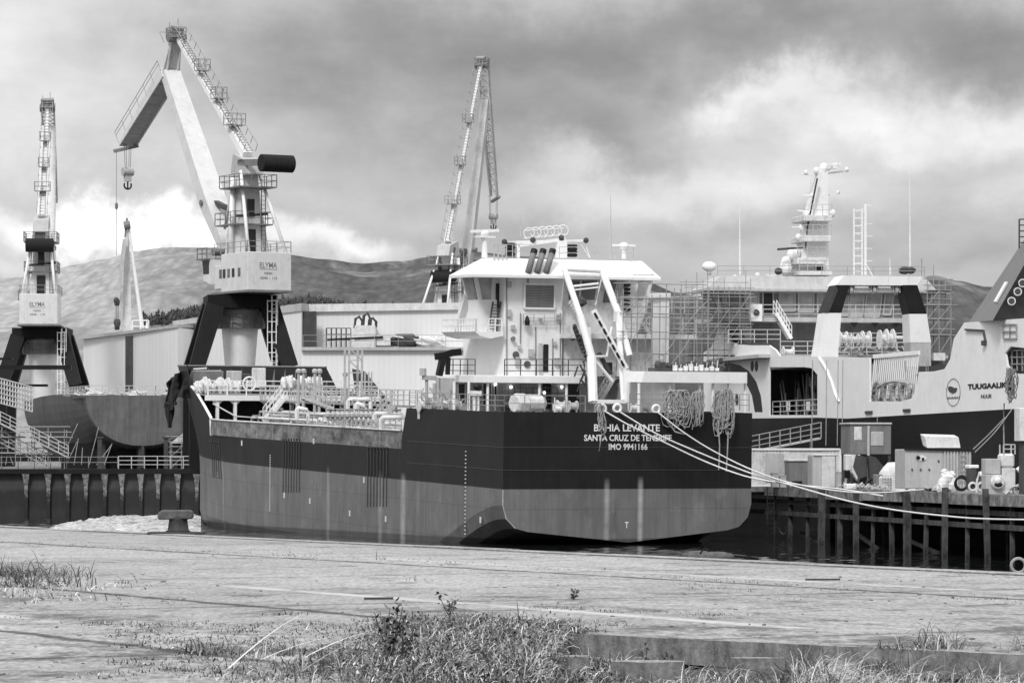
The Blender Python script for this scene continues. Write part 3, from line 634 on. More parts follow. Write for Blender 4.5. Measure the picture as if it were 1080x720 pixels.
mb=MB(); mb.box(P2[0],P4[0]+.4,397.5,411,zledge-.35,zledge); mb.build('terrace_slab',M['lgray'],t)
mb=MB(); 
zz0=(HZ-327)/F*398+H
mb.prism([(P2[0]+.6,400.2,zz0-.1),(P4[0],400.2,zz0+.35),(P4[0],400.2,zz0+1.05),(P2[0]+.6,400.2,zz0+.75)],(0,58,0)); mb.build('roof_edge',M['white2'],t)
mb=MB(); mb.prism([(P1[0]-.3,P1[1]-.3,zl-.05),(P2[0],P2[1]-.3,zz0-.1),(P2[0],P2[1]-.3,zz0+.75),(P1[0]-.3,P1[1]-.3,zl+.5)],(.8,3,0)); mb.build('roof_edge',M['lgray'],t)
mb=MB(); mb.box(P2[0]+.02,P2[0]+1.6,398.5,399,GZ,zz0-.1); mb.build('corner_pillar',M['dgray'],t)
mb=MB(); mb.rail([(P2[0]+.2,397.6,zledge),(P4[0],397.6,zledge)],1.3,2.5,2,.025); mb.build('terrace_railing',M['steel'],t)
def wob(px0,py0,px1,py1,D,dep,mt,name,label,cat,group=None,jit=.0):
    p=at(px0,py1,D);q=at(px1,py0,D); mb=MB(); mb.box(p.x,q.x,D,D+dep,p.z,q.z); o=mb.build(name,mt,label=label,cat=cat,group=group); bv=o.modifiers.new('b','BEVEL'); bv.width=min(.06,(q.x-p.x)*.1); return o
t=thing('equipment_cabinet','pale plant cabinet with dark curved ducts on the terrace of the tall hall','plant cabinet',loc=at(383,365,398.6))
p=at(374,365,398.6);q=at(396,343,398.6)
mb=MB(); mb.box(p.x,q.x,398.6,403,zledge,q.z); mb.build('casing',M['white2'],t)
for i,(u,h) in enumerate(((.5,1.2),(1.4,1.7),(2.0,1.0))):
    mb=MB(); z=q.z; mb.path([(p.x+u-.5,398.8,z-.3),(p.x+u-.4,398.8,z+h*.6),(p.x+u,398.8,z+h*.8),(p.x+u+.35,398.8,z+h*.4),(p.x+u+.3,398.8,z-.2)],.16,8); mb.build('duct',M['dgray'],t,smooth=True)
t=thing('drying_stand','open tubular steel frame on the roof terrace','stand',loc=at(355,365,398.6))
p=at(344,365,398.6); q=at(370,346,398.6); mb=MB()
for i in range(6):
    x=p.x+(q.x-p.x)*i/5; mb.bar((x,398.6,zledge),(x,398.6,q.z),.09)
    if i<5: mb.bar((x,399.8,zledge),(x,399.8,q.z),.09)
for z in(p.z+.7,p.z+1.3,q.z): mb.bar((p.x,398.6,z),(q.x,398.6,z),.08)
mb.build('tubes',M['dgray'],t); mb=MB(); mb.bar((p.x,398.6,p.z+.7),(q.x+3.5,398.6,p.z+1.0),.25,.2); mb.build('beam',M['black'],t)
wob(397,353,412,364.5,398.7,1.2,M['white2'],'storage_box','white storage box beside the plant cabinet on the roof terrace','box')
t=thing('covered_boat','pale covered bundle with dark striped folds on the roof terrace','bundle',loc=at(430,365,398.6))
p=at(412,365,398.6); mb=MB(); mb.blob((p.x+1.6,399.4,zledge+.7),1.8,.8,.8,12,6,.2,4); mb.build('dark_folds',M['dgray'],t)
mb=MB(); mb.blob((p.x+4.2,399.4,zledge+.6),1.7,.8,.7,12,6,.25,6); mb.bar((p.x,398.6,zledge+1.3),(p.x+6,399.2,zledge+.3),.2); mb.build('pale_cover',M['wtarp'],t)

# ================================================================== hull builder
def hull(mb,stations):
    # stations: list of port side profiles, each a list of (half breadth, a, z), same count, keel first
    n=len(stations[0]); vs=[];fs=[]
    for st in stations:
        for h,a,z in st: vs.append((-h,a,z))
    for st in stations:
        for h,a,z in st: vs.append((h,a,z))
    S=len(stations); off=S*n
    for i in range(S-1):
        for j in range(n-1):
            a=i*n+j; fs.append((a,a+n,a+n+1,a+1)); b=off+a; fs.append((b,b+1,b+n+1,b+n))
    mb.add(vs,fs)
    st=stations[0]; mb.add([(-h,a,z) for h,a,z in st]+[(h,a,z) for h,a,z in reversed(st)],[tuple(range(2*n))]); return mb
# hull of the unpainted vessel on the slip
U=Fr((at(140,480,352).x+ .95,352,4.9),14,0)
st=[]
for a in (0,2,5,9,14,20,28,36,44):
    k=min(1,a/14); hb=5.6+.9*k; ztop=6.55+.35*math.sin(a/14); zb=1.6*(1-k)+.1
    prof=[(0,a-.0,zb)]
    for i in range(1,13):
        u=i/12*math.pi/2; prof.append((hb*math.sin(u)**.85,a,zb+(ztop-zb)*(1-math.cos(u))**.95*.98))
    prof[-1]=(hb,a,ztop)
    st.append(prof)
t=thing('unpainted_hull','unpainted grey ship hull with a rounded transom standing on the slip, far left','ship',fr=U)
m,nt,b=newmat('primer_steel'); co=nt.node('ShaderNodeTexCoord').outputs['Object']; v=nt.math('MULTIPLY',nt.mr(nt.noise(co,.5,6,.7,(1,1,.35)),.3,.7,.65,1.35),.075)
v=nt.math('MULTIPLY',v,nt.mr(nt.noise(co,2.5,4,.7,(1,1,.1)),.4,.7,1,.75)); nt.inp(b.inputs['Base Color'],nt.gray(v)); b.inputs['Roughness'].default_value=.6; M['primer']=m
mb=MB(U); hull(mb,st); mb.build('hull',m,t)
# transom plate slightly lighter, raised 20 mm
mb=MB(U); s0=st[0]; pts=[(-h*.985,-.03,z+.03) for h,a,z in s0]+[(h*.985,-.03,z+.03) for h,a,z in reversed(s0)][:-1]
mb.add([(x,y,z) for x,y,z in pts],[tuple(range(len(pts)))]); mb.build('transom',mat("transom_steel",.135,.6,.2,.8,.3),t)
mb=MB(U); mb.text('MAR MUSETTE',(-1.9,-.045,4.9),(1,0,0),(0,0,1),6.0,.55); mb.build('lettering',mat('faint_letters',.115,.6,.3,3),t) if False else None
mb=MB(U); mb.add([(-6,0,6.3),(6,0,6.3),(6.2,44,6.4),(-6.2,44,6.4)],[(0,1,2,3)]); mb.build('deck',M['mgray'],t)
mb=MB(U); mb.tube((0,.5,1.7),(0,.9,-.5),.35); mb.box(-.12,.12,-.2,1.8,-.4,1.7); mb.build('rudder_stock',M['dgray'],t)
rr=random.Random(5)
for k,(x,y) in enumerate([(-4.5,2),(-2,7),(-5,8),(0,3),(3,4),(4.5,2),(1.5,10),(-3,14)]):
    mb=MB(U)
    for i in range(9):
        p=V((x+rr.uniform(-1.2,1.2),y+rr.uniform(-1,1),6.45+rr.uniform(0,.5))); q_=p+V((rr.uniform(-1.4,1.4),rr.uniform(-1,1),rr.uniform(-.1,.5)))
        mb.bar(p,q_,rr.uniform(.06,.3),rr.uniform(.05,.2))
    mb.blob((x,y,6.6),.8,.5,.45,8,5,.4,k); mb.build('deck_gear',[M['white2'],M['lgray'],M['steel']][k%3],t,kind=None)
mb=MB(U); mb.rail([(-4.6,26,6.6),(-4.4,6,6.5),(2,5,6.5),(5.2,1,6.5)],1.1,1.2,3,.035); mb.build('guard_rail',M['lsteel'],t)
mb=MB(U); mb.box(-7,6.8,6,7,-.5,2.0); mb.box(-4,4.2,3,3.5,-.5,1.3); mb.build('dark_backing_box',M['rub'],t)  # dark boxes added under the hull as a darker background
for x,y in((-3.5,2.5),(3.5,2.5),(-4,9),(0,2.2),(-5,16)):
    mb=MB(U); mb.box(x-.22,x+.22,y-.4,y+.4,-.5,1.9); mb.build('keel_block',M['dgray'],t)
# dark gantry beams at far left
for i,(y0,y1,x1) in enumerate(((385,389.5,75),(377,379.5,13),(405,407.5,50))):
    p=at(-60,y1,372+i);q=at(x1,y0,372+i); mb=MB(); mb.box(p.x,q.x,372+i,372.6+i,p.z,q.z); mb.bar(((p.x+q.x)/2-1,372.3+i,p.z),((p.x+q.x)/2-1,372.3+i,GZ),.35); mb.build('steel_beam',M['black'],label=['long black steel beam on a post crossing behind the unpainted hull','short black steel beam at the left, above the long beam','black steel beam lowest of the three, behind the white lattice'][i],cat='beam')
# white lattice stair tower on the left
def lattice(x0,y0a,y0b,x1,y1a,y1b,Da,Db,nx,ny,r,name,label,cat,mt):
    mb=MB()
    g=[[None]*(ny+1) for _ in range(nx+1)]
    for i in range(nx+1):
        s=i/nx
        for j in range(ny+1): g[i][j]=at(x0+(x1-x0)*s,(y0a+(y1a-y0a)*s)*(1-j/ny)+(y0b+(y1b-y0b)*s)*j/ny,Da+(Db-Da)*s)
    for i in range(nx+1): mb.bar(g[i][0],g[i][ny],r)
    for j in range(ny+1): mb.bar(g[0][j],g[nx][j],r*1.1)
    return mb.build(name,mt,label=label,cat=cat)
lattice(-25,392,418,34,408,434,346,351,20,5,.11,'lattice_screen','white lattice guard screen at the far left beside the unpainted hull','guard screen',M['white2'])
def scaffold(fr,xs,ys,zs,label,name='scaffold',mt=None,r=.045,diag=True,planks=True,extra=1.0,skip=.0,seed=1,group=None):
    mt=mt or M['lsteel']; o=fr.M@V(((xs[0]+xs[-1])/2,(ys[0]+ys[-1])/2,zs[0])); t=thing(name,label,'scaffold',loc=o,group=group); rr=random.Random(seed)
    up=MB(fr)
    for x in xs:
        for y in ys: up.tube((x,y,zs[0]),(x,y,zs[-1]+extra*rr.uniform(.3,1.3)),r,n=5)
    up.build('uprights',mt,t)
    hz=MB(fr)
    for z in zs[1:]:
        for y in ys:
            for dz in(0,.5,1.0):
                if rr.random()>=skip: hz.tube((xs[0]-rr.uniform(.1,.5),y,z+dz),(xs[-1]+rr.uniform(.1,.6),y,z+dz),r*.9,n=5)
        for x in xs: hz.tube((x,ys[0]-.2,z),(x,ys[-1]+.2,z),r*.9,n=5)
    hz.build('ledgers',mt,t)
    if diag:
        dg=MB(fr)
        for i in range(len(zs)-1):
            for k in range(len(xs)-1):
                if rr.random()<.45: dg.tube((xs[k],ys[0],zs[i]),(xs[k+1],ys[0],zs[i+1]),r*.8,n=5)
        if dg.v: dg.build('braces',mt,t)
    if planks:
        for z in zs[1:]:
            pl=MB(fr); pl.box(xs[0],xs[-1],ys[0],ys[-1],z+.05,z+.10); pl.build('plank_deck',M['plank'],t)
    return t
def lin(a,b,n): return [a+(b-a)*i/n for i in range(n+1)]
S1=Fr((at(45,490,345).x,345,GZ),0)
scaffold(S1,lin(-7,2.2,6),[-1.2,.6],[0,1.5,3.0],'low tube scaffold with plank walkways along the foot of the unpainted hull',mt=M['steel'],seed=2)
t=thing('stairway','long sloping scaffold walkway descending to the right beside the unpainted hull','walkway',loc=at(20,470,344))
for k,(a,b_) in enumerate((((-20,436),(72,482)),((-20,456),(48,490)))):
    p=at(*a,343+k);q_=at(*b_,343+k); mb=MB(); mb.hexa([p+V((0,0,-.1)),p+V((0,1.2,-.1)),p+V((0,1.2,0)),p],[q_+V((0,0,-.1)),q_+V((0,1.2,-.1)),q_+V((0,1.2,0)),q_]); mb.build('walkway_deck',M['lgray'],t)
    mb=MB(); mb.rail([p,q_],1.1,1.0,3,.035); mb.build('handrail',M['lsteel'],t)
mb=MB()
for i in range(16):
    p=at(-10+i*8,490,344); mb.tube(p,p+V((rr.uniform(-1,2.2),.3,rr.uniform(1.6,4.0))),.04,n=5)
mb.build('props',M['steel'],t)
S2=Fr((at(196,490,349).x,349,GZ),0)
scaffold(S2,lin(-1.4,1.8,3),[-1,0.6],[0,1.1,2.1],'dense tube scaffold between the unpainted hull and the tanker bow',seed=4,mt=M['steel'])
for i,px in enumerate((105,175)):
    p=at(px,482,341); mb=MB(); mb.box(p.x-.2,p.x+.2,341,341.4,GZ,GZ+3.0); mb.box(p.x-.35,p.x+.35,340.9,341.5,GZ+2.9,GZ+3.05); mb.build('prop_post',M['dgray'],label=['square dark prop under the left side of the unpainted hull','square dark prop under the right side of the unpainted hull'][i],cat='prop')
# ================================================================== the tanker
B=Fr((7.47,234.3,0),22,1.5)
def sst(x): x=max(0,min(1,x)); return x*x*(3-2*x)
def stemA(z): return 92.5+7.5*((max(z-3.5,0))/7.6)**1.3
def hbr(a,z):
    s=sst((z-1)/9); aS=stemA(z); st_=50+7*s; tau=max(0,(a-st_)/(aS-st_)); tau=min(1,tau)
    h=8.7*(1-tau**(1.75-.15*s))
    return h
def ztopf(s):
    if s<17.7: return 8.45
    if s<18.9: return 8.45-(s-17.7)/1.2*2.8
    if s<64.95: return 5.65
    if s<76: u=(s-65)/11; return 6.87+2.5*(1-(1-u)**1.5)
    if s<77.2: return 9.37+(s-76)/1.2*1.73
    return 11.1
def amap(s,z): return s if s<=60 else 60+(stemA(z)-60)*(s-60)/40
SS=[0,1.5,3,5,7,9,11,13,15,17.69,18.2,18.9,19,25,30,35,40,45,50,54,57,60,62,64.94,65,66.5,68,70,72,74,75.99,76.6,77.2,80,83,86,89,92,94,96,97.5,98.7,99.5,100]
sts=[]
for s in SS:
    zt=ztopf(s); k=sst(s/16); prof=[]
    zc=.12-3.1*k; ze=.85-3.6*k; rb=1.7
    hs=lambda z:hbr(amap(s,z),z)
    hb_=hs(0)
    prof.append((0,amap(s,-2),zc))
    prof.append((max(hb_-rb,0)*.5,amap(s,-2),zc+(ze-zc)*.5)); prof.append((max(hb_-rb,0),amap(s,-2),ze))
    for q_ in(.33,.66,1.0):
        u=q_*math.pi/2; prof.append((max(hb_-rb,0)+min(rb,hb_)*math.sin(u)*1.0,amap(s,0),ze+rb*(1-math.cos(u))))
    z0=ze+rb
    for i in range(1,13):
        z=z0+(zt-z0)*i/12; prof.append((hs(z) if s>30 else 8.7,amap(s,z),z))
    sts.append(prof)
ship=thing('tanker','small bunker tanker with a dark two-tone hull and white superstructure, stern towards the camera','tanker ship',fr=B)
# hull paint
m,nt,b=newmat('hull_paint'); co=nt.node('ShaderNodeTexCoord').outputs['Object']; sp=nt.node('ShaderNodeSeparateXYZ'); nt.l.new(co,sp.inputs[0]); x,y,z=sp.outputs
n1=nt.mr(nt.noise(co,.35,6,.65,(1,1,.6)),.3,.7,.8,1.2); n2=nt.mr(nt.noise(co,3,4,.7,(1,1,.05)),.35,.7,1.1,.85)
lower=nt.math('MULTIPLY',nt.math('MULTIPLY',n1,n2),.165)
upper=nt.math('MULTIPLY',nt.math('MULTIPLY',n1,n2),.017)
blt=nt.mr(y,0,70,3.55,3.62)
edge=nt.mr(nt.math('SUBTRACT',z,blt),-.03,.03,0,1)
val=nt.lerp(lower,upper,edge)
# faint plate seams, dings and patch repairs
sm=nt.math('MINIMUM',nt.math('ABSOLUTE',nt.math('SUBTRACT',nt.math('MODULO',nt.math('ADD',y,.7),5.8),2.9)),nt.math('ABSOLUTE',nt.math('SUBTRACT',nt.math('MODULO',nt.math('ADD',z,20.3),2.15),1.07)))
val=nt.math('MULTIPLY',val,nt.mr(sm,.015,.05,.80,1))
pt=nt.noise(co,.55,3,.4,off=(7,2,9)); val=nt.math('MULTIPLY',val,nt.mr(pt,.60,.61,1,1.13))
sc_=nt.noise(co,1.1,9,.85,(1,.4,1.5),off=(1,8,3)); val=nt.math('ADD',val,nt.mr(sc_,.66,.74,0,.07))
rs=nt.noise(co,1.9,5,.8,(1,1,.12),off=(4,4,4)); val=nt.math('MULTIPLY',val,nt.mr(rs,.58,.72,1,.62))
wet=nt.mr(nt.math('ADD',z,nt.mr(y,0,92,0,2.4)),.30,.42,.5,1); val=nt.math('MULTIPLY',val,wet)
# pale scraped welds running down the side below the paint line, fading toward top
side=nt.math('LESS_THAN',x,-1.0)
aw=nt.math('GREATER_THAN',y,.4)
fade=nt.math('MULTIPLY',nt.mr(nt.noise(co,.8,4,.7),.3,.6,.25,1),nt.mr(z,3.5,4.1,1,0))
for pxs,wid,st_ in ((216,.16,.22),(253,.16,.30),(297,.06,.05),(346,.2,.40),(401,.22,.45),(425,.30,.60),(441,.05,.10)):
    a=B.pb(pxs,530,-8.7).y if pxs>260 else {216:86,253:66}[pxs]
    a={216:84.5,253:61.5}.get(pxs,a)
    c=nt.math('ABSOLUTE',nt.math('SUBTRACT',y,a)); k=nt.math('MULTIPLY',nt.math('MULTIPLY',nt.mr(c,wid*.4,wid*2.2,st_,0),fade),aw); val=nt.math('ADD',val,nt.math('MULTIPLY',k,.35))
for xs_,wid,st_ in ((-.55,.035,.7),(2.2,.04,.8)):
    px_=xs_
tr=nt.math('LESS_THAN',y,.05)
for pxx,wid,st_,zt_ in ((640,.05,.55,4.3),(675.5,.05,.75,4.4)):
    xx_=B.pa(pxx,520,0).x; c=nt.math('ABSOLUTE',nt.math('SUBTRACT',x,xx_)); wv=nt.mr(nt.noise(co,1.2,4,.7,(0,0,1)),.3,.7,.3,1)
    k=nt.math('MULTIPLY',nt.math('MULTIPLY',nt.math('MULTIPLY',nt.mr(c,wid,wid*5,st_,0),nt.mr(z,zt_-.6,zt_,1,0)),wv),tr); val=nt.math('ADD',val,nt.math('MULTIPLY',k,.45))
nt.inp(b.inputs['Base Color'],nt.gray(val)); b.inputs['Roughness'].default_value=.5; b.inputs['Specular IOR Level'].default_value=.22
bn=nt.node('ShaderNodeBump'); bn.inputs['Strength'].default_value=.25; bn.inputs['Distance'].default_value=.05
nt.l.new(nt.noise(co,.55,2,.5),bn.inputs['Height']); nt.l.new(bn.outputs[0],b.inputs['Normal']); M['hull']=m
mb=MB(B); hull(mb,sts); hullo=mb.build('hull',m,ship)
# weld seams in relief along plate edges
mb=MB(B)
for z in(6.2,4.75): mb.path([(-8.71,a,z) for a in (0.0,10,17.5)],.02,4); mb.path([(x_,-.012,z) for x_ in(-8.7,0,8.7)],.02,4)
mb.build('weld_seam',M['dgray'],ship)
mb=MB(B)
pts=[(-h*1.0,-.02,z) for h,a,z in sts[0][2:8]]; mb.path([( -h-.01,-.01,z) for h,a,z in sts[0][3:8]],.035,5); mb.build('edge_highlight',M['lsteel'],ship)  # pale tube added as a highlight along the transom edge
# rusty bulwark plates along the main deck
mb=MB(B)
A=[a for a in lin(18.6,64.9,40)]
vs=[];fs=[]
for a in A:
    for dz,o in((5.66,.0),(6.87,.0),(6.87,-.18),(5.66,-.18)):
        hh=hbr(a,7)+.012+o; vs.append((-hh,a if dz<6 else a-.0,dz))
n=len(A)
for i in range(n-1):
    for j in range(4): fs.append((i*4+j,(i+1)*4+j,(i+1)*4+(j+1)%4,i*4+(j+1)%4))
fs.append((0,1,2,3)); fs.append(((n-1)*4,(n-1)*4+3,(n-1)*4+2,(n-1)*4+1))
mb.add(vs,fs)
vs2=[(-x_,y_,z_) for x_,y_,z_ in vs]; mb.add(vs2,fs)
mm,nt,b=newmat('flash_rusted_plate'); co=nt.node('ShaderNodeTexCoord').outputs['Object']
v=nt.mr(nt.noise(co,.9,6,.75,(1,.6,1.5)),.35,.65,.05,.26); v=nt.math('ADD',v,nt.mr(nt.noise(co,1.6,4,.7,(1,1,.2)),.55,.72,0,.2)); nt.inp(b.inputs['Base Color'],nt.gray(v)); b.inputs['Roughness'].default_value=.8
mb.build('bulwark_plate',mm,ship)
mb=MB(B); mb.path([(-(hbr(a,7)+.03),a,6.9) for a in A],.07,6); mb.path([(hbr(a,7)+.03,a,6.9) for a in A],.05,6); mb.build('bulwark_rim',M['white2'],ship)
mb=MB(B); pts=[(-(hbr(amap(s,ztopf(s)),ztopf(s))+.02),amap(s,ztopf(s)),ztopf(s)+.03) for s in (65,66,67,68,69,70,71,72,73,74,75,75.9)]; mb.path(pts,.12,6)
mb.bar((-(hbr(65,6.3)+.03),64.9,5.6),(-(hbr(65,6.9)+.03),64.9,6.9),.10,.5)
mb.build('bow_rim',M['white'],ship)
mb=MB(B); pts=[(-(hbr(amap(s,11.1),11.1)+.0),amap(s,11.1),11.12) for s in (77.2,80,84,88,92,96,98.7,100)]; mb.path(pts,.07,5); mb.path([(-x_,y_,z_) for x_,y_,z_ in pts],.07,5); mb.build('bow_cap_rail',M['mgray'],ship)
# decks
def deck(name,a0,a1,z,mt,inset=.06,step=2):
    mb=MB(B); n=max(2,int((a1-a0)/step)); Ls=[];Rs=[]
    for i in range(n+1):
        a=a0+(a1-a0)*i/n; h=max(hbr(a,z)-inset,.02); Ls.append((-h,a,z)); Rs.append((h,a,z))
    mb.add(Ls+Rs,[(i,n+1+i,n+2+i,i+1) for i in range(n)]); return mb.build(name,mt,ship)
deck('poop_deck',.05,18,7.75,M['mgray']); deck('main_deck',18,92,5.6,M['dgray']); deck('forecastle_deck',68,96.5,8.75,M['mgray'])
mb=MB(B); mb.box(-8.6,8.6,18.0,18.15,5.65,7.75); mb.build('poop_bulkhead',M['lgray'],ship)
# starboard forecastle bulwark seen from inside : ribs
mb=MB(B)
for a in lin(70,96,16):
    h=hbr(a,9.5)-.02; mb.bar((h,a,8.75),(h-.25,a,8.75),.1) ; mb.prism([(h,a,8.78),(h-.45,a,8.78),(h-.06,a,min(10.9,ztopf(a)))],(0,.06,0)); mb.cut()
mb.build('bulwark_stay',M['mgray'],ship)
mb=MB(B); mb.prism([(8.68,65,6.9),(8.68,76,6.9),(8.3,76.6,11.0),(8.45,74,10.8)],(-.1,0,0)); mb.build('bulwark_wing',M['dgray'],ship)
# forecastle break : beam, posts, dark recess
mb=MB(B); mb.box(-7.4,7.6,67.6,68.0,8.35,8.78); mb.build('break_beam',M['white'],ship)
for b_ in(-6.4,-4.9,-2.3,.4,3,5.6):
    mb=MB(B); mb.box(b_-.12,b_+.12,67.7,67.95,5.6,8.35); mb.prism([(b_-.5,67.8,8.35),(b_+.5,67.8,8.35),(b_,67.8,7.9)],(0,.05,0)); mb.build('post',M['white'],ship)
hw=hbr(74,5.7)-.3; mb=MB(B); mb.box(-hw,hw,74,74.1,5.6,8.7); mb.build('bow_bulkhead',M['dgray'],ship)
mb=MB(B); mb.rail([(-7.2,67.8,8.8),(7.4,67.8,8.8)],1.15,1.6,3,.04); mb.build('railing',M['white'],ship)
mb=MB(B); mb.bar((-6.8,67.7,8.1),(-4.9,67.7,7.1),.1); mb.bar((-4.9,67.7,7.1),(3,67.7,6.6),.08); mb.build('brace_pipe',M['white'],ship)
rr=random.Random(11)
def wrap(px,py,a,w,h,nm='covered_winch',mt='wtarp',seed=0):
    p=B.pa(px,py,a); mb=MB(B); rq=random.Random(seed)
    for i in range(3): mb.blob((p.x+rq.uniform(-w*.3,w*.3),a+rq.uniform(-.3,.3),p.z+h*.25),w*.24,.3,h*rq.uniform(.3,.45),9,6,.3,seed+i)
    return mb.build(nm,M[mt],ship)
for i,(px,py,w,h) in enumerate(((209,412,1.0,1.3),(219,412,1.0,1.7),(224,412,.8,1.2),(234,412,.9,1.8),(239,412,.8,1.6),(247,412,1.3,1.2),(300,409,1.0,1.3),(307,409,1.0,1.5),(313,408,1.2,1.3),(322,408,1.0,1.2),(335,408,1.1,1.2))): wrap(px,py,71 if i<6 else 55,w,h,seed=i)
for (x0,y0,x1,y1,a,mt) in ((204,391,236,411,80,'mgray'),(244.5,391,255,409,74,'lgray'),(260,394,270,411,76,'dgray'),(271.5,388,280.5,409,72,'white2')):
    mb=MB(B); mb.pbox(x0,y0,x1,y1,a,1.6); o=mb.build('deck_locker',M[mt],ship); bv=o.modifiers.new('b','BEVEL'); bv.width=.05
mb=MB(B); p=B.pa(263,411,70); mb.torus((p.x,70,p.z+.5),(0,1,0),.55,.07); mb.torus((p.x,70,p.z+.5),(0,1,0),.2,.05)
for i in range(6): mb.bar((p.x,70,p.z+.5),(p.x+.55*math.cos(i*1.05),70,p.z+.5+.55*math.sin(i*1.05)),.05)
mb.build('hand_wheel',M['white'],ship)
mb=MB(B); p=B.pa(204,389,84); mb.bar(p,B.pa(218,388,84),.12); mb.bar(B.pa(206,391,84),B.pa(233,391,84),.1); mb.build('deck_pipe',M['white'],ship)
# centre gangway from the forecastle, rails and stairs
mb=MB(B); mb.box(-2.9,-1.5,34,67.5,8.28,8.42)
for a in lin(36,66,10): mb.bar((-2.8,a,5.6),(-2.8,a,8.3),.12); mb.bar((-1.6,a,5.6),(-1.6,a,8.3),.12); mb.bar((-2.8,a,5.8),(-1.6,a,8.2),.07)
mb.build('gangway',M['steel'],ship)
mb=MB(B); mb.rail([(-2.9,34,8.42),(-2.9,67.4,8.42)],1.1,1.25,3,.035); mb.cut(); mb.rail([(-1.5,34,8.42),(-1.5,67.4,8.42)],1.1,1.25,3,.03); mb.build('gangway_railing',M['lsteel'],ship)
def stair(p,q,w,fr,mt,parent,steps=12,name='stair',r=.05,side=V((0,1,0))):
    p=V(p);q=V(q);mb=MB(fr); s=V(side)*w
    for o in(V((0,0,0)),s):
        mb.bar(p+o,q+o,.09,.25)
        for h in(.55,1.05): mb.bar(p+o+V((0,0,h)),q+o+V((0,0,h)),r)
        for i in range(0,steps+1,2): c=p.lerp(q,i/steps)+o; mb.bar(c,c+V((0,0,1.05)),r)
    for i in range(steps): c=p.lerp(q,(i+.5)/steps); mb.hexa([c,c+s,c+s+V((.22*(1 if q.x>p.x else -1),0,0)),c+V((.22*(1 if q.x>p.x else -1),0,0))],[x+V((0,0,.04)) for x in (c,c+s,c+s+V((.22*(1 if q.x>p.x else -1),0,0)),c+V((.22*(1 if q.x>p.x else -1),0,0)))])
    return mb.build(name,mt,parent)
stair(B.pa(281,444,60),B.pa(303,417,60),.9,B,M['white'],ship)
stair(B.pa(352,431,36),B.pa(322,420,37),.8,B,M['lsteel'],ship,8)
stair(B.pa(396,452,26),B.pa(416,428,26),.8,B,M['lsteel'],ship,10)
# cargo deck piping
for k in range(26):
    a=24+k*1.35; mb=MB(B); b0=-6.6+rr.uniform(-.4,.8); b1=b0+rr.uniform(2.0,4.5); z=5.9+rr.choice((.35,.7,1.05,1.4)); r_=rr.choice((.07,.1,.14,.18))
    mb.path([(b0,a,5.6),(b0,a,z-.15),(b0+.12,a,z),(b1,a,z),(b1+.12,a,z-.15),(b1+.12,a,5.6)],r_,7)
    c=b0+(b1-b0)*rr.random(); mb.lathe((c-.06,a,z),(1,0,0),[(0,r_*1.9),(.12,r_*1.9)],9); mb.bar((c,a,z),(c,a,z+.55),.06); mb.torus((c,a,z+.55),(0,0,1),.16,.025,10,4)
    mb.build('cargo_pipe',M[('lgray','white2','steel')[k%3]],ship,smooth=False)
for k in range(8):
    mb=MB(B); b_=-7.2+k*.62; z=6.4+(k%3)*.45; r_=.08+.03*(k%2); mb.path([(b_,20,z),(b_,38,z),(b_,40,z+.3),(b_,58,z+.3),(b_,59,5.6)],r_,7); mb.build('long_pipe',M['white2' if k%2 else 'lgray'],ship,smooth=True)
for k in range(16):    # the row of white valve heads
    p=B.pa(346+k*5.0,435.5-.0*k,30); mb=MB(B); mb.lathe((p.x,30,p.z-.9),(0,0,1),[(0,.10),(.6,.10),(.65,.26),(.85,.28),(1.0,.12),(1.15,.12),(1.16,.2),(1.22,.2)],9); mb.build('valve',M['lgray'],ship,smooth=False)
for px,y0,y1 in ((315,390,412),(320,390,412),(332,390,410),(337,390,410),(364,393,412)):
    p=B.pa(px,y1,50);q=B.pa(px,y0,50); mb=MB(B); mb.tube((p.x,50,5.6),(q.x,50,q.z),.11); mb.lathe((q.x,50,q.z-.3),(0,0,1),[(0,.12),(.1,.22),(.3,.22),(.4,.1)],8); mb.build('vent_post',M['lgray'],ship)
mb=MB(B)   # white pipe bends
for px0,py0,px1,py1,a in ((367,421,391,421,40),(313,430,325,432,44),(375,425,385,428,38),(402,440,425,440,24),(405,446,425,447,24),(395,436,409,436,26)):
    p=B.pa(px0,py0,a);q=B.pa(px1,py1,a); mb.path([(p.x,a,p.z-.9),(p.x,a,p.z-.12),(p.x+.12,a,p.z),(q.x-.12,a,q.z),(q.x,a,q.z-.12),(q.x,a,q.z-.9)],.16,8); mb.cut()
mb.build('pipe_bend',M['white2'],ship,smooth=True)
mb=MB(B)
for k in range(150):
    a=rr.uniform(21,58); b_=rr.uniform(-7.4,-2.6); z=rr.uniform(5.7,7.6)
    if rr.random()<.5: mb.bar((b_,a,5.6),(b_,a,z+.3),rr.uniform(.04,.10))
    else: mb.bar((b_,a,z),(b_+rr.uniform(.4,1.6),a,z),rr.uniform(.04,.12))
mb.build('pipe_support',M['steel'],ship)
mb=MB(B)
for k in range(14):
    a=rr.uniform(40,60); b_=rr.uniform(-7,-3); mb.lathe((b_,a,5.6),(0,0,1),[(0,.25),(.5,.3),(.8,.2),(1,.05)],8)
mb.build('deck_valve',M['dgray'],ship)
mb=MB(B)
for a,b_ in((22,-7.6),(26,-6),(30,-7.4),(34,-6.4)): mb.rail([(b_,a,5.6),(b_+2.5,a,5.6)],1.1,.8,3,.03); mb.cut()
mb.rail([(-8.2,20,5.6),(-8.2,40,5.6)],1.9,1.2,4,.03)
mb.build('deck_railing',M['lsteel'],ship)
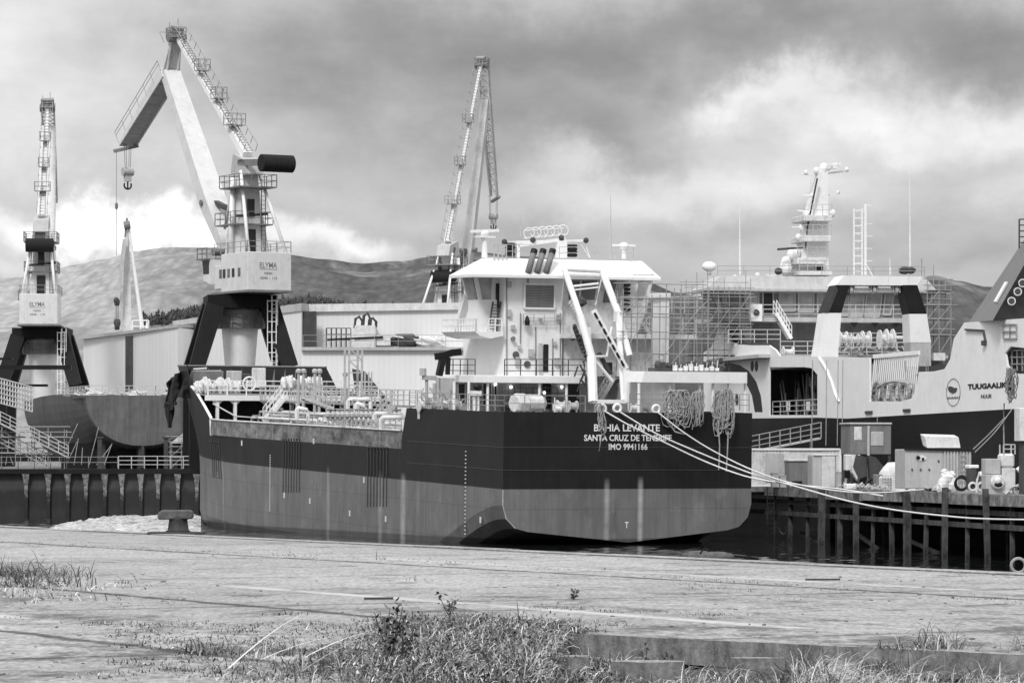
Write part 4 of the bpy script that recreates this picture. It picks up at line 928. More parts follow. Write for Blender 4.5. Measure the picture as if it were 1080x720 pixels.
# lattice foremast / crane post amidships
t0=B.pa(368,409,48);t1=B.pa(382,367,48)
mb=MB(B)
for b_ in(t0.x,t1.x):
    for a in(48,49): mb.bar((b_,a,5.6),(b_,a,t1.z),.13)
for i in range(6):
    z=7+(t1.z-7)*i/6; z2=7+(t1.z-7)*(i+1)/6
    mb.bar((t0.x,48,z),(t1.x,48,z),.08)
    if i>3: mb.bar((t0.x,48,z2),(t1.x,48,z),.08)
for px,a in((385,47),(389,47),(392,50),(364,46)): p=B.pa(px,392,a); mb.bar((p.x,a,5.6),(p.x,a,p.z),.09)
mb.build('lattice_mast',M['lsteel'],ship)
for k,a in enumerate((20.5,23)):   # poop front gear near the house
    pass
mb=MB(B)
for px in (398,447): pass
for px,py0,py1,a in ((450,432,396,18),(458,432,404,17),(462,432,398,17)):
    p=B.pa(px,py0,a);q=B.pa(px,py1,a); mb.tube(p,q,.12)
p=B.pa(446,398,18);q=B.pa(466,399,18); mb.bar(p,q,.35,.3); p=B.pa(446,396,18); mb.tube(p,p+V((0,0,.5)),.25); mb.build('manifold_crane_post',M['lgray'],ship)

# ---- superstructure -------------------------------------------------------
def ppoly(mb,fr,pts,a,dep): 
    return mb.prism([fr.pa(x,y,a) for x,y in pts],(0,dep,0))
def pb_(name,x0,y0,x1,y1,a,dep,mt,parent=None,bev=0,smooth=False):
    mb=MB(B); mb.pbox(x0,y0,x1,y1,a,dep); o=mb.build(name,M[mt],parent or ship)
    if bev: v_=o.modifiers.new('b','BEVEL'); v_.width=bev; v_.segments=2
    return o
low=pb_('lower_house',477,400,664,436,14.6,3.2,'lgray')
pb_('side_house',664,404,712,436,11,14,'lgray')
for d in ((483,404,491,424),(509,404,518.5,427),(521,405,524.5,430),(571,401,582,431),(597,404,612,436)):
    o=pb_('door',*d,14.56,.05,'dglass',low); 
    mb=MB(B); p=B.pa(d[0],d[3],14.5);q=B.pa(d[2],d[1],14.5)
    for u,v_ in(((p.x,p.z),(p.x,q.z)),((q.x,p.z),(q.x,q.z)),((p.x,q.z),(q.x,q.z))): mb.bar((u[0],14.53,u[1]),(v_[0],14.53,v_[1]),.08)
    mb.build('door_frame',M['white2'],low)
for px,py in((522,405),(538.5,408),(573.6,414),(592,408)):
    p=B.pa(px,py,14.5); mb=MB(B); mb.blob((p.x,14.42,p.z),.11,.08,.11); mb.build('lamp',M['lamp'],low,smooth=True)
mb=MB(B)
for px in(494.5,514.5,569,597.5,479): p=B.pa(px,404,11.3); mb.tube((p.x,11.3,7.75),(p.x,11.3,10.3),.10); mb.cut()
mb.build('pillar',M['white'],ship)
mb=MB(B)
for k in range(10):
    p=B.pa(530+k*6.5,rr.uniform(404,410),14.4); mb.bar((p.x,14.45,8),(p.x,14.45,p.z),rr.uniform(.03,.07))
for y in(409,415,421): p=B.pa(545,y,14.4);q=B.pa(597,y-.5,14.4); mb.bar(p,q,.05)
mb.build('wall_pipe',M['mgray'],low)
# decks of the house
pb_('boat_deck',500,396.5,617,403.5,11,7,'white',bev=.04)
pb_('boat_deck_forward',545,397,640,403.5,18,8,'white2')
mb=MB(B); ppoly(mb,B,[(501,349.5),(531,349.5),(531,354),(518,357),(506,354)],12,6.3); mb.build('bridge_wing_deck',M['white'],ship)
pb_('after_bridge_deck',595,353,735,356.5,11.6,9,'white2')
# boat deck house and tower
tower=pb_('tower',531,287,594,397,12.4,7.5,'white',bev=.05)
mb=MB(B); mb.pbox(553,300,585,325,12.33,.06); mb.build('louvre',M['lgray'],tower)
mb=MB(B); p=B.pa(553,325,12.3);q=B.pa(585,300,12.3)
n=15
for i in range(n): z=p.z+(q.z-p.z)*(i+.5)/n; mb.box(p.x+.08,q.x-.08,12.27,12.33,z,z+.05)
mb.build('louvre_slats',M['mgray'],tower)
mb=MB(B)
for a_,b2 in(((p.x,p.z),(q.x,p.z)),((p.x,q.z),(q.x,q.z)),((p.x,p.z),(p.x,q.z)),((q.x,p.z),(q.x,q.z))): mb.bar((a_[0],12.3,a_[1]),(b2[0],12.3,b2[1]),.12)
mb.build('louvre_frame',M['white'],tower)
pb_('door',573,363,578.5,392,12.36,.05,'dglass',tower)
mb=MB(B); mb.pbox(568,362,572.3,392.5,12.25,.06); mb.build('open_door',M['lgray'],tower)
mb=MB(B)
for px,py in((541,357),(604,357)): p=B.pa(px,py,12.2); mb.lathe((p.x,12.1,p.z),(0,1,0),[(0,.16),(.25,.12)],8)
mb.build('flood_lamp',M['mgray'],tower)
mb=MB(B)   # fittings on the tower and house walls
for px,py,w_,h_ in((537,300,.3,.4),(537,330,.25,.5),(589,335,.3,.4),(560,372,.35,.5),(546,381,.3,.6),(588,381,.4,.5),(548,366,.2,.25),(585,362,.2,.25),(541,345,.25,.3),(570,337,.2,.2)):
    p=B.pa(px,py,12.3); mb.box(p.x-w_/2,p.x+w_/2,12.2,12.4,p.z-h_/2,p.z+h_/2); mb.cut()
mb.build('junction_box',M['lgray'],tower)
mb=MB(B)
for px,y0,y1 in((534.5,292,396),(591,330,396),(549,330,362),(565,345,396),(583,357,396),(557,292,299)):
    mb.tube(B.pa(px,y0,12.33),B.pa(px,y1,12.33),.035,n=5); mb.cut()
mb.build('cable_run',M['mgray'],tower)
mb=MB(B)
for px,py in((544,374),(556,384)): p=B.pa(px,py,12.36); mb.lathe(p,(0,-1,0),[(0,.24),(.05,.24)],12); mb.cut()
mb.build('porthole',M['glass'],tower)
# deck railings of the boat deck
mb=MB(B)
p=B.pa(501,397,11.1); mb.rail([(p.x,17.9,p.z),p],1.15,1.25,3,.025); mb.cut(); mb.rail([B.pa(532,397,11.1),B.pa(616,397,11.1)],1.15,1.25,3,.025)
mb.build('boat_deck_railing',M['dgray'],ship)
mb=MB(B); p=B.pa(502,349.5,12.1);q=B.pa(529,349.5,12.1); mb.rail([(p.x,18.2,p.z),p,q],.85,.5,2,.035); mb.build('wing_railing',M['white'],ship)
p=B.pa(552,350,12.1);q=B.pa(600,352,12.1); mb=MB(B); mb.rail([B.pa(552,343,12.1),B.pa(596,343,12.1)],.75,.8,3,.02); mb.build('tower_railing',M['lgray'],tower)
mb=MB(B); p=B.pa(556,343,12.0); mb.lathe((p.x,12,p.z),(0,0,1),[(0,.16),(.25,.2),(.5,.12),(.65,.05)],8); mb.build('vent_cowl',M['black'],tower)
# port wing wheelhouse
mb=MB(B); ppoly(mb,B,[(503,316),(524,316),(524,350),(503,350)],13.2,1.6); mb.build('wing_house',M['white'],ship)
mb=MB(B); ppoly(mb,B,[(500,289),(534,289),(531,317),(506,317)],13.4,2.4); wing=mb.build('wheelhouse_port',M['white'],ship)
mb=MB(B); ppoly(mb,B,[(505,293),(519,293),(518,316),(509,316)],13.33,.05); mb.build('window',M['lglass'],wing)
l0=B.pa(500.3,293,13.4);l1=B.pa(506,316,13.4); mb=MB(B)
mb.hexa([(l0.x-.05,13.7,l0.z),(l0.x-.05,15.4,l0.z),(l1.x-.05,15.4,l1.z),(l1.x-.05,13.7,l1.z)],[(l0.x,13.7,l0.z),(l0.x,15.4,l0.z),(l1.x,15.4,l1.z),(l1.x,13.7,l1.z)]); mb.build('window',M['lglass'],wing)
pb_('door',523,299,531.5,325,13.30,.05,'dglass',wing)
mb=MB(B); a0=B.pa(515,350,12.6);a1=B.pa(520,318,12.9)
for s in(0,.55): mb.bar(a0+V((s,0,0)),a1+V((s,0,0)),.09)
for i in range(10): c=a0.lerp(a1,i/10); mb.bar(c,c+V((.55,0,0)),.05)
mb.build('ladder',M['dgray'],ship)
mb=MB(B); a0=B.pa(482,349,17.4);a1=B.pa(493,312,15.6); mb.bar(a0,a1,.5,.4); mb.build('wing_brace',M['white'],ship)
# bridge, aft windows to starboard
mb=MB(B); ppoly(mb,B,[(590,289),(690,289),(682,326),(672,353),(590,353)],12.65,6); br=mb.build('wheelhouse',M['white2'],ship)
for pts in ([(600,296),(612,296),(610,316),(600,316)],[(614,296),(630,296),(627,316),(613,316)],[(640,295),(651,295),(646,319),(636,319)],[(653,295),(663,295),(655,319),(648,319)],[(674,297),(685,297),(678,316),(671,316)]):
    mb=MB(B); ppoly(mb,B,pts,12.59,.05); mb.build('window',M['glass'] if pts[0][0]<650 else M['lglass'],br)
mb=MB(B)
for k in range(7): p=B.pa(661.5,300+k*4.3,12.5); mb.box(p.x-.2,p.x+.2,12.4,12.6,p.z-.12,p.z+.05)
mb.build('ladder',M['black'],br)
# roof : low hipped plating
def hip(fr,px0,px1,yb,pxt0,pxt1,yt,a,dep,adep,name,mt,parent):
    p=fr.pa(px0,yb,a);q=fr.pa(px1,yb,a);pt=fr.pa(pxt0,yt,a+adep);qt=fr.pa(pxt1,yt,a+adep)
    mb=MB(fr); lo=[(p.x,a,p.z),(q.x,a,p.z),(q.x,a+dep,p.z),(p.x,a+dep,p.z)]; up=[(pt.x,a+adep,pt.z),(qt.x,a+adep,pt.z),(qt.x,a+dep-adep,pt.z),(pt.x,a+dep-adep,pt.z)]
    mb.hexa([V(v)-V((0,0,.18)) for v in lo],lo); mb.hexa([V(v)+V((0,0,.002)) for v in lo],up); return mb.build(name,mt,parent)
roof=hip(B,500,668,289,517,662,272,11.2,4.6,1.5,'roof',M['white'],ship)
hip(B,665,697,292.5,667,677,275,12.5,4,1.2,'wing_roof',M['white'],ship)
mb=MB(B); p=B.pa(521,274,12.4);q=B.pa(534,274,12.4); mb.rail([p,q],1.0,.35,2,.03); mb.rail([B.pa(521,272,12.8),B.pa(560,272,12.8)],.9,1.2,2,.02); mb.rail([B.pa(590,273,13.3),B.pa(668,273,13.3)],.8,1.4,2,.02); mb.build('roof_railing',M['lsteel'],ship)
mb=MB(B); p=B.pa(516,291,11.15);q=B.pa(534,272,13.0)
mb.build('x',M['white'],ship) if False else None
# radars and masts on the roof
mb=MB(B); p=B.pa(511,272,14);q=B.pa(511,249,14); mb.tube(p,q,.22,.15); mb.blob(B.pa(511,251,14)+V((0,0,.3)),.3,.25,.22); mb.box(q.x-.7,q.x+.7,13.7,14.3,q.z-.1,q.z); mb.build('radar_post',M['white'],ship)
mb=MB(B); p=B.pa(496,244,14);q=B.pa(526,243,14); mb.bar(p,q,.16,.2); mb.bar((p.x+.9,14,p.z),(p.x+.9,14,p.z-.5),.2); mb.build('radar_scanner',M['white'],ship)
mb=MB(B); p=B.pa(658,273,15);q=B.pa(658,260,15); mb.tube(p,q,.16); mb.blob(q,.35,.3,.3); a_=B.pa(646,258.5,15);b2=B.pa(670,259,15); mb.bar(a_,b2,.14,.16); mb.build('radar_scanner',M['white'],ship)
mb=MB(B); 
for px in(546,592): p=B.pa(px,272,14.5);q=B.pa(px,254,14.5); mb.bar(p,q,.22 if px<560 else .6)
p=B.pa(533,255.5,14.5);q=B.pa(619,253.5,14.5); mb.bar(p,q,.16); p=B.pa(546,259,14.5);q=B.pa(596,252,14.5); mb.bar(p,q,.22)
p=B.pa(617,255,14.5);q=B.pa(622,272,14.5); mb.bar(p,q,.05); p=B.pa(613,258,14.5); mb.bar(p,q,.04)
mb.build('mast_yard',M['white'],ship)
mb=MB(B)
for k in range(6): p=B.pa(558+k*7.2,246-k*.6,14.5); mb.torus((p.x,14.5,p.z),(.25,1,.1),.36,.035,14,5)
p=B.pa(553,251,14.5);q=B.pa(596,247,14.5); mb.bar(p,q,.08); p=B.pa(554,243,14.5);q=B.pa(594,240.5,14.5); mb.bar(p,q,.07)
mb.build('lantern_rack',M['white'],ship)
for px,y0,y1 in((538,256,270),(603.5,258,271)):
    mb=MB(B); 
    for k in range(4): 
        y=y1-(y1-y0)*k/4; p=B.pa(px,y,14.4); mb.lathe((p.x,14.4,p.z),(0,0,1),[(0,.28),(.06,.36),(.18,.36),(.22,.28)],10)
    mb.build('signal_lamp_stack',M['rub'],ship)
mb=MB(B)
for px,py in((532,255),(618,253.5),(562,253),(592,251)): p=B.pa(px,py,14.4); mb.blob(p,.2,.2,.2)
mb.build('navigation_lamp',M['dgray'],ship,smooth=True)
for k,(x0,y0,x1,y1) in enumerate(((557,287,563.5,264),(566.5,287,573,264),(576,287,583,264))):
    p=B.pa(x0,y0,11.3);q=B.pa(x1,y1,11.9); mb=MB(B); mb.tube(p,q,.21,n=12); mb.build('exhaust_pipe',M['mgray'],ship,smooth=True)
    mb=MB(B); mb.tube(q-(q-p).normalized()*.3,q+(q-p).normalized()*.04,.23,n=12); mb.build('exhaust_mouth',M['black'],ship)
for px,y0,y1,w_ in((644,272,206,.06),(549,250,222,.03),(489,289,262,.03)):
    mb=MB(B); p=B.pa(px,y0,16);q=B.pa(px,y1,16); mb.tube(p,p.lerp(q,.35),w_*1.1,n=5); mb.tube(p.lerp(q,.35),q,w_*.7,w_*.25,n=5); mb.build('whip_aerial',M['lsteel'],ship)
# white box funnel to starboard with cornice, railings round it
pb_('funnel',695,313,706,392,10,1.1,'white'); pb_('funnel_cap',693.5,309,707.5,313.5,9.8,1.4,'white'); 
pb_('starboard_wall',594,355,689,396,12.75,5,'white2')
pb_('door',664,376,676,392,12.95,.04,'mgray')
mb=MB(B)
for (x0,x1,y) in((655,688,352.5),(706,734,352.5),(655,735,330)): mb.rail([B.pa(x0,y,11.5),B.pa(x1,y,11.5)],1.1,1.0,3,.028); mb.cut()
mb.rail([B.pa(664,391,10),B.pa(700,391,10)],1.1,1.0,3,.028)
mb.build('upper_railing',M['lsteel'],ship)
stair(B.pa(672,331,13),B.pa(685,352,13),.8,B,M['lgray'],ship,8)
# after canopy over the mooring deck
mb=MB(B); ppoly(mb,B,[(680,391.5),(788,392.5),(788,404),(677,403)],1.6,3.0); mb.build('after_canopy',M['white'],ship)
mb=MB(B)
for px in(706.5,738,752,768,786,674): p=B.pa(px,404,2); mb.tube((p.x,2,7.75),(p.x,2,p.z),.1 if px!=768 else .06); mb.cut()
mb.build('canopy_pillar',M['white'],ship)
mb=MB(B)
for k in range(14):
    px=690+k*5.2; p=B.pa(px,391,4); mb.blob((p.x,3+rr.uniform(0,1),p.z+.25),rr.uniform(.12,.35),.3,rr.uniform(.15,.45),7,5,.3,k); mb.cut()
mb.build('stowed_gear',M['dgray'],ship); mb=MB(B)
for k in range(9):
    px=712+k*5.5; p=B.pa(px,391,3); mb.box(p.x-.14,p.x+.12,2.9,3.1,p.z,p.z+rr.uniform(.15,.5)); mb.bar((p.x,3,p.z),(p.x+.05,3,p.z+rr.uniform(.4,.8)),.04); mb.cut()
mb.build('stowed_posts',M['white2'],ship)
pb_('canopy_deck_edge',690,388.5,762,391.6,3.2,1,'dgray')
# poop guard rails
mb=MB(B)
for x0,x1 in((664,712),(770,790)): mb.rail([B.pa(x0,432.5,.25),B.pa(x1,433,.25)],1.05,.9,3,.025); mb.cut()
p=B.pa(464,432,.25); mb.cut(); mb.rail([(-8.55,.3,8.5),(-8.55,17.6,8.5)],1.0,1.6,3,.022); mb.rail([(-8.55,.3,8.5),(-3.0,.25,8.5)],1.0,1.5,2,.022)
mb.build('poop_railing',M['steel'],ship)
# octagonal drum on its cradle, winches and clutter on the poop
p=B.pa(545,425,9); mb=MB(B); mb.lathe((p.x-.2,9,p.z-.02),(1,.35,0),[(0,.55),(.12,.66),(.9,.66)],8); mb.lathe((p.x+.75,9.35,p.z-.02),(1,.35,0),[(0,.60),(1.2,.60),(1.5,.45),(1.75,.2)],12); mb.build('drum',M['white2'],ship)
mb=MB(B); mb.box(p.x-.1,p.x+.5,8.7,9.6,7.75,p.z-.5); mb.box(p.x+1.3,p.x+1.8,8.9,9.9,7.75,p.z-.5); mb.build('drum_cradle',M['mgray'],ship)
for i,(px,py,a,s) in enumerate(((447,428,15,.9),(458,428,14,1.0),(470,427,13,1.0),(480,428,12,.8),(592,428,7,.8),(604,428,6,.7),(668,430,3,.6),(680,430,3,.6),(588,431,3,.5))):
    p=B.pa(px,py,a); mb=MB(B); mb.tube((p.x-.35*s,a,p.z),(p.x+.35*s,a,p.z),.32*s,n=12); mb.tube((p.x-.42*s,a,p.z),(p.x-.34*s,a,p.z),.5*s,n=12); mb.tube((p.x+.34*s,a,p.z),(p.x+.42*s,a,p.z),.5*s,n=12)
    for u in(-.4,.4): mb.bar((p.x+u*s,a,7.75),(p.x+u*s,a,p.z+.1),.14*s)
    mb.bar((p.x-.6*s,a,p.z-.1),(p.x-.6*s,a,p.z+.7*s),.06); mb.build('winch',M['lgray' if i%2 else 'white2'],ship)
mb=MB(B)
for k in range(46):
    px=rr.uniform(442,486); p=B.pa(px,rr.uniform(415,431),rr.uniform(12,16)); 
    q=p+V((rr.uniform(-.8,.8),0,rr.uniform(-.7,.7))); mb.bar(p,q,rr.uniform(.03,.1))
mb.build('deck_tackle',M['lgray'],ship)
mb=MB(B)
for px,y0,y1,a in((500,413,434,10),(504,413,434,10)): mb.bar(B.pa(px,y1,a),B.pa(px,y0,a),.15)
mb.pbox(499,412,508,417,9.8,.5); mb.build('control_stand',M['white'],ship)
mb=MB(B); mb.blob(B.pa(503.5,412,9.9)+V((0,0,.25)),.3,.25,.25); mb.bar(B.pa(532,433,8),B.pa(534,429,8),.5); mb.build('control_head',M['black'],ship)
# small black folded crane at the port corner
mb=MB(B); p=[B.pa(*c,13) for c in((459,376),(469,374.5),(476,372),(486,371))]
for u,v_ in zip(p,p[1:]): mb.bar(u,v_,.3,.45)
mb.bar(B.pa(467,377,13),B.pa(463,396,13),.35,.5); mb.bar(B.pa(463,396,13),B.pa(466,378,13),.12); mb.bar(B.pa(473,377,13),B.pa(472,395,13),.25); mb.build('stores_crane',M['black'],ship)
# boat davit : leaning white frame
dav=[((595,283.5),11,(635,285.5),11,.36),((595,283.5),11,(612,333),9,.40),((612,333),9,(624,376),8,.50),((624,376),8,(625.5,424),7,.62),((635,285.5),11,(652,330),9,.45),((652,330),9,(664,375),8,.42),
     ((652,336),9,(658,422),7,.38),((661,390),7,(660.5,424),7,.5),((624,376),8,(640,376),9,.18),((640,376),9,(645,345),10,.16),((604,302),10.5,(631,299),10.5,.16),((604,306),10.5,(631,303),10.5,.12),((621,345),9,(622,376),9,.3),
     ((595,284),11,(591,343),13,.10),((636,287),11,(628,322),11,.08),((626,378),8,(646,402),8,.22),((640,424),7,(661,424),7,.3),((628,424),7,(645,424),7,.2)]
mb=MB(B)
for a_,da,b2,db,r_ in dav: mb.tube(B.pa(*a_,da),B.pa(*b2,db),r_*.52,n=10)
mb.pbox(650,328,657,339,8.8,.5); mb.pbox(626,421.5,662,425,6.8,.6); mb.build('davit_frame',M['white'],ship)
p=B.pa(626,327,8.2);q=B.pa(660.5,389,7.0); mb=MB(B); mb.bar(p,q,.34,.36); mb.build('davit_arm',M['white'],ship)
mb=MB(B)
d_=(q-p)
for i in range(7):
    u=p+d_*(.04+i*.135);v_=p+d_*(.04+i*.135+.09); mb.bar(u+V((-.12,-.22,-.03)),v_+V((-.12,-.22,-.03)),.16,.14)
mb.build('arm_stripes',M['black'],ship)
mb=MB(B); mb.bar(B.pa(631,372,9),B.pa(644,394,9),.25); mb.bar(B.pa(606,345,10),B.pa(616,372,10),.25)
for k in range(9): p=B.pa(606+k*1.6,344+k*4.4,9.6); mb.blob(p,.16,.16,.16,6,4,.3,k)
mb.blob(B.pa(613,318,10),.4,.3,.35,8,5,.3,3); mb.pbox(638,382,646,395,9.5,.3)
for k in range(16): p=B.pa(rr.uniform(609,620),rr.uniform(340,425),rr.uniform(9,11)); mb.bar(p,p+V((rr.uniform(-.3,.5),0,rr.uniform(-.8,.8))),rr.uniform(.04,.14))
mb.build('davit_hydraulics',M['dgray'],ship)
stair(B.pa(634,422,12.5),B.pa(648,398,12.5),.7,B,M['lgray'],ship,10)
mb=MB(B)
for k in range(8): p=B.pa(600+k*1.8,320+k*3.2,12); mb.bar(p,p+V((.35,0,.4)),.1); mb.bar(p,p+V((.35,0,0)),.06)
mb.build('inclined_ladder',M['white'],ship)
# fairleads
for px,py in((635,431),(651,430.5),(692,431.5)):
    p=B.pa(px,py,.15); mb=MB(B); mb.torus(p,(0,1,0),.25,.10,16,8); mb.build('fairlead',M['white'],ship,smooth=True)
# name and port of registry on the transom
mb=MB(B)
def ttext(st,x0,x1,yt,yb):
    p=B.pa(x0,yb,-.02);q=B.pa(x1,yt,-.02); mb.text(st,p,(1,0,0),(0,0,1),q.x-p.x,q.z-p.z,.022)
ttext('BAHIA LEVANTE',626.5,696,447.3,454.6); ttext('SANTA CRUZ DE TENERIFE',616,708.5,458.3,464.8); ttext('IMO 9941166',642,683,467.6,474.2); ttext('T',659,663,550,556.5)
mb.build('lettering',M['white'],ship)
# draught marks and tick marks down the side
mb=MB(B)
for a_,n_,z0,z1 in ((B.pb(285,500,-8.7).y,26,.3,4.6),(B.pb(491,530,-8.7).y,22,.4,6.0)):
    for i in range(n_):
        z=z0+(z1-z0)*i/n_; h=hbr(a_,z)+.02; mb.box(-h-.01,-h+.01,a_-.11,a_+.11,z,z+.07)
for px,py in((300,522),(327,528),(369,541),(384,506),(407,547),(255,467),(507,548),(213,500),(331,465)):
    q=B.pb(px,py,-8.7); h=hbr(q.y,q.z)+.02; mb.box(-h-.01,-h+.01,q.y-.14,q.y+.14,q.z-.2,q.z+.2)
mb.build('draught_marks',M['white2'],ship)
# groups of dark overflow pipes/fender ribs on the side
for px0,px1,y0,y1,n_ in((227,241,458,508,5),(299,316,463,519,7),(388,408,472,534,7)):
    mb=MB(B)
    for i in range(n_):
        px=px0+(px1-px0)*i/(n_-1); q0=B.pb(px,y0,-8.74);q1=B.pb(px,y1,-8.74); a_=q0.y
        if px<260: a_={0:66.5}.get(0)-i*1.1
        if px<260: z0_,z1_=5.1,2.2
        else: z0_,z1_=q0.z,q1.z
        pts=[(-(hbr(a_,z)+.05),a_,z) for z in (z0_,(z0_+z1_)/2,z1_)]; mb.path(pts,.035,5); mb.lathe(pts[0],(1,0,0),[(-.06,.09),(.04,.09)],6)
    mb.build('overflow_pipes',M['dgray'],ship)
# tarpaulin draped over the bow anchor pocket
bs=ship
def cloth_strip(pts,wid,name,mt,seed):
    pass
mb=MB(B); rq=random.Random(9); n_=26; m_=18; vs=[];fs=[]
for i in range(n_+1):
    u=i/n_
    cx=-(4.6-1.6*u); ca=85+3*u
    for j in range(m_+1):
        v_=j/m_
        px=175+ (201-175)*(u) + 1.5*math.sin(v_*6+u*9)
        py0=404-16*u**.6; py1=432-18*u+3*math.sin(u*9)
        py=py0+(py1-py0)*v_
        a_=86-2.2*math.cos(u*14+v_*3)*.25-5*u
        q=B.pa(px,py,a_-3); q.y-=.25*math.sin(u*26+v_*4)+.3*mn.noise(V((u*6,v_*5,2)))
        vs.append(q)
for i in range(n_):
    for j in range(m_): k=i*(m_+1)+j; fs.append((k,k+1,k+m_+2,k+m_+1))
mb.add(vs,fs); mb.build('bow_tarpaulin',M['tarp'],ship,smooth=True)
mb=MB(B); vs=[];fs=[]
for i in range(13):
    t_=i/12*2*math.pi
    for j in range(10):
        v_=j/9; px=179+ (3.2+1.4*math.sin(v_*5))*math.cos(t_)*(1+.3*math.sin(t_*3)); py=424+v_*27
        q=B.pa(px,py,83+.4*math.sin(t_)+.15*math.sin(t_*4)); vs.append(q)
for i in range(12):
    for j in range(9): k=i*10+j; fs.append((k,k+1,k+11,k+10))
mb.add(vs,fs); mb.path([B.pa(174,424.5,82.8),B.pa(180,427,82.4),B.pa(186,425,82.6)],.12,5); mb.build('tarpaulin_tail',M['tarp'],ship,smooth=True)
# ================================================================== the trawler
T=Fr((31.8,230,0),11.7)
tr=thing('trawler','large white stern trawler with black hull and gantry, moored across the pier','trawler ship',fr=T)
def tb(name,x0,y0,x1,y1,b,dep,mt,parent=None):
    mb=MB(T); mb.bbox(x0,y0,x1,y1,b,dep); return mb.build(name,M[mt],parent or tr)
def ta(name,x0,y0,x1,y1,a,dep,mt,parent=None,bev=0):
    mb=MB(T); mb.pbox(x0,y0,x1,y1,a,dep); o=mb.build(name,M[mt],parent or tr)
    if bev: v_=o.modifiers.new('b','BEVEL'); v_.width=bev; v_.segments=2
    return o
def tpoly(pts,a,dep,mt,name,parent=None):
    mb=MB(T); mb.prism([T.pa(x,y,a) for x,y in pts],(0,dep,0)); return mb.build(name,M[mt],parent or tr)
def spoly(pts,b,dep,mt,name,parent=None):
    mb=MB(T); mb.prism([T.pb(x,y,b) for x,y in pts],(dep,0,0)); return mb.build(name,M[mt],parent or tr)
ZS=8.71
plan=[(0,-12),(0,82),(1.2,92),(3.6,102),(8.5,112),(13.4,102),(15.8,92),(17,82),(17,-12)]
mb=MB(T); lo=[(8.5+(x-8.5)*.9,y if y<90 else y-5,-1) for x,y in plan]; up=[(x,y,ZS) for x,y in plan]; n=len(plan)
mb.add(lo+up,[tuple(range(n,2*n))]+[(i,(i+1)%n,n+(i+1)%n,n+i) for i in range(n)]); 
m,nt,b=newmat('black_hull_paint'); co=nt.node('ShaderNodeTexCoord').outputs['Object']; v=nt.math('MULTIPLY',nt.mr(nt.noise(co,.4,6,.7,(1,1,.5)),.3,.7,.6,1.5),.007); nt.inp(b.inputs['Base Color'],nt.gray(v)); b.inputs['Roughness'].default_value=.4; b.inputs['Specular IOR Level'].default_value=.12
mb.build('hull',m,tr)
# white topsides, port side, in plates around the openings
wt=.14
def sp2(pts,nm='topside_plate',mt='white'): return spoly(pts,-.02,wt,mt,nm)
sp2([(742,441.6),(742,372),(750,366),(759,343),(765,343),(768,357),(776,363),(790,364),(811,364),(811,440.8)])
sp2([(811,364),(818,369),(822,375),(866,376),(862,395),(856,388),(848,387),(811,387)])
sp2([(862,395),(866,376),(917,377),(917,392),(917,423),(893,423),(893,441.2),(862,440.2)])
sp2([(811,437.5),(862,437.5),(862,440.2),(811,440.8)])
sp2([(893,423),(950,423),(961,420),(966,410),(969,392),(985,391.5),(996,389),(1002,379),(1006,357),(1017,340),(1090,335),(1090,368),(1066,365),(1060,372),(1062,385),(1071,394),(1095,394),(1095,430),(1060,431.5),(893,441.2)])
# black bands
spoly([(752,384),(770,383),(780,385),(789,391),(797,402),(802,417),(804,434),(796,434),(793,417),(787,404),(778,396),(768,393),(752,393)],-.05,.03,'black','black_band')
spoly([(763,344),(769,344),(770,358),(777,364),(811,364.5),(811,362),(790,361),(779,357),(776,344)],.3,.2,'dgray','window_recess')
for px in(793,797.5): 
    mb=MB(T); q=T.pb(px,386,-.06); mb.lathe(q,(1,0,0),[(0,.02),(.001,.42),(.05,.42)],12); mb.build('porthole',M['dgray'],tr)
mb=MB(T); mb.path([T.pb(x,y,-.06) for x,y in((864,377),(871,388),(877,402),(881,415),(885,424))],.10,5); mb.build('weld_ridge',M['white'],tr)
q=T.pb(777,421,-.05); mb=MB(T); mb.blob(q,.03,.5,.5); mb.build('porthole',M['dgray'],tr)
# recess behind the big opening
mb=MB(T); p=T.pb(811,437.5,0);q=T.pb(862,387,0); y0,y1=min(p.y,q.y),max(p.y,q.y); 
mb.box(4.2,4.3,y0-2,y1+6,ZS,12.4); mb.box(.15,4.2,y1+5.9,y1+6,ZS,12.4);mb.box(.15,4.2,y0-2.1,y0-2,ZS,12.4); mb.box(.15,4.3,y0-2,y1+6,12.4,12.5); mb.build('recess_lining',M['mgray'],tr)
mb=MB(T)
for a in lin(y0,y1,6): mb.bar((.3,a,ZS),(.3,a,ZS+1.2),.07)
for z in(.4,.8,1.2): mb.bar((.3,y0,ZS+z),(.3,y1,ZS+z),.06)
mb.build('recess_railing',M['lgray'],tr)
mb=MB(T)
rr=random.Random(21)
for k in range(60):
    a=rr.uniform(y0+1,y1+2);b_=rr.uniform(1.2,3.8); mb.bar((b_,a,ZS),(b_+rr.uniform(-.4,.4),a+rr.uniform(-.8,.8),ZS+rr.uniform(.6,3.6)),rr.uniform(.04,.2))
mb.blob((2.2,(y0+y1)/2,ZS+2.8),.8,1.2,.7,8,6,.4,2); mb.build('recess_machinery',M['mgray'],tr)
for px in(832,853):
    q=T.pb(px,428,.9); mb=MB(T); mb.box(.8,.9,q.y-.35,q.y+.35,q.z-.35,q.z+.35); mb.build('lit_window',M['white'],tr)
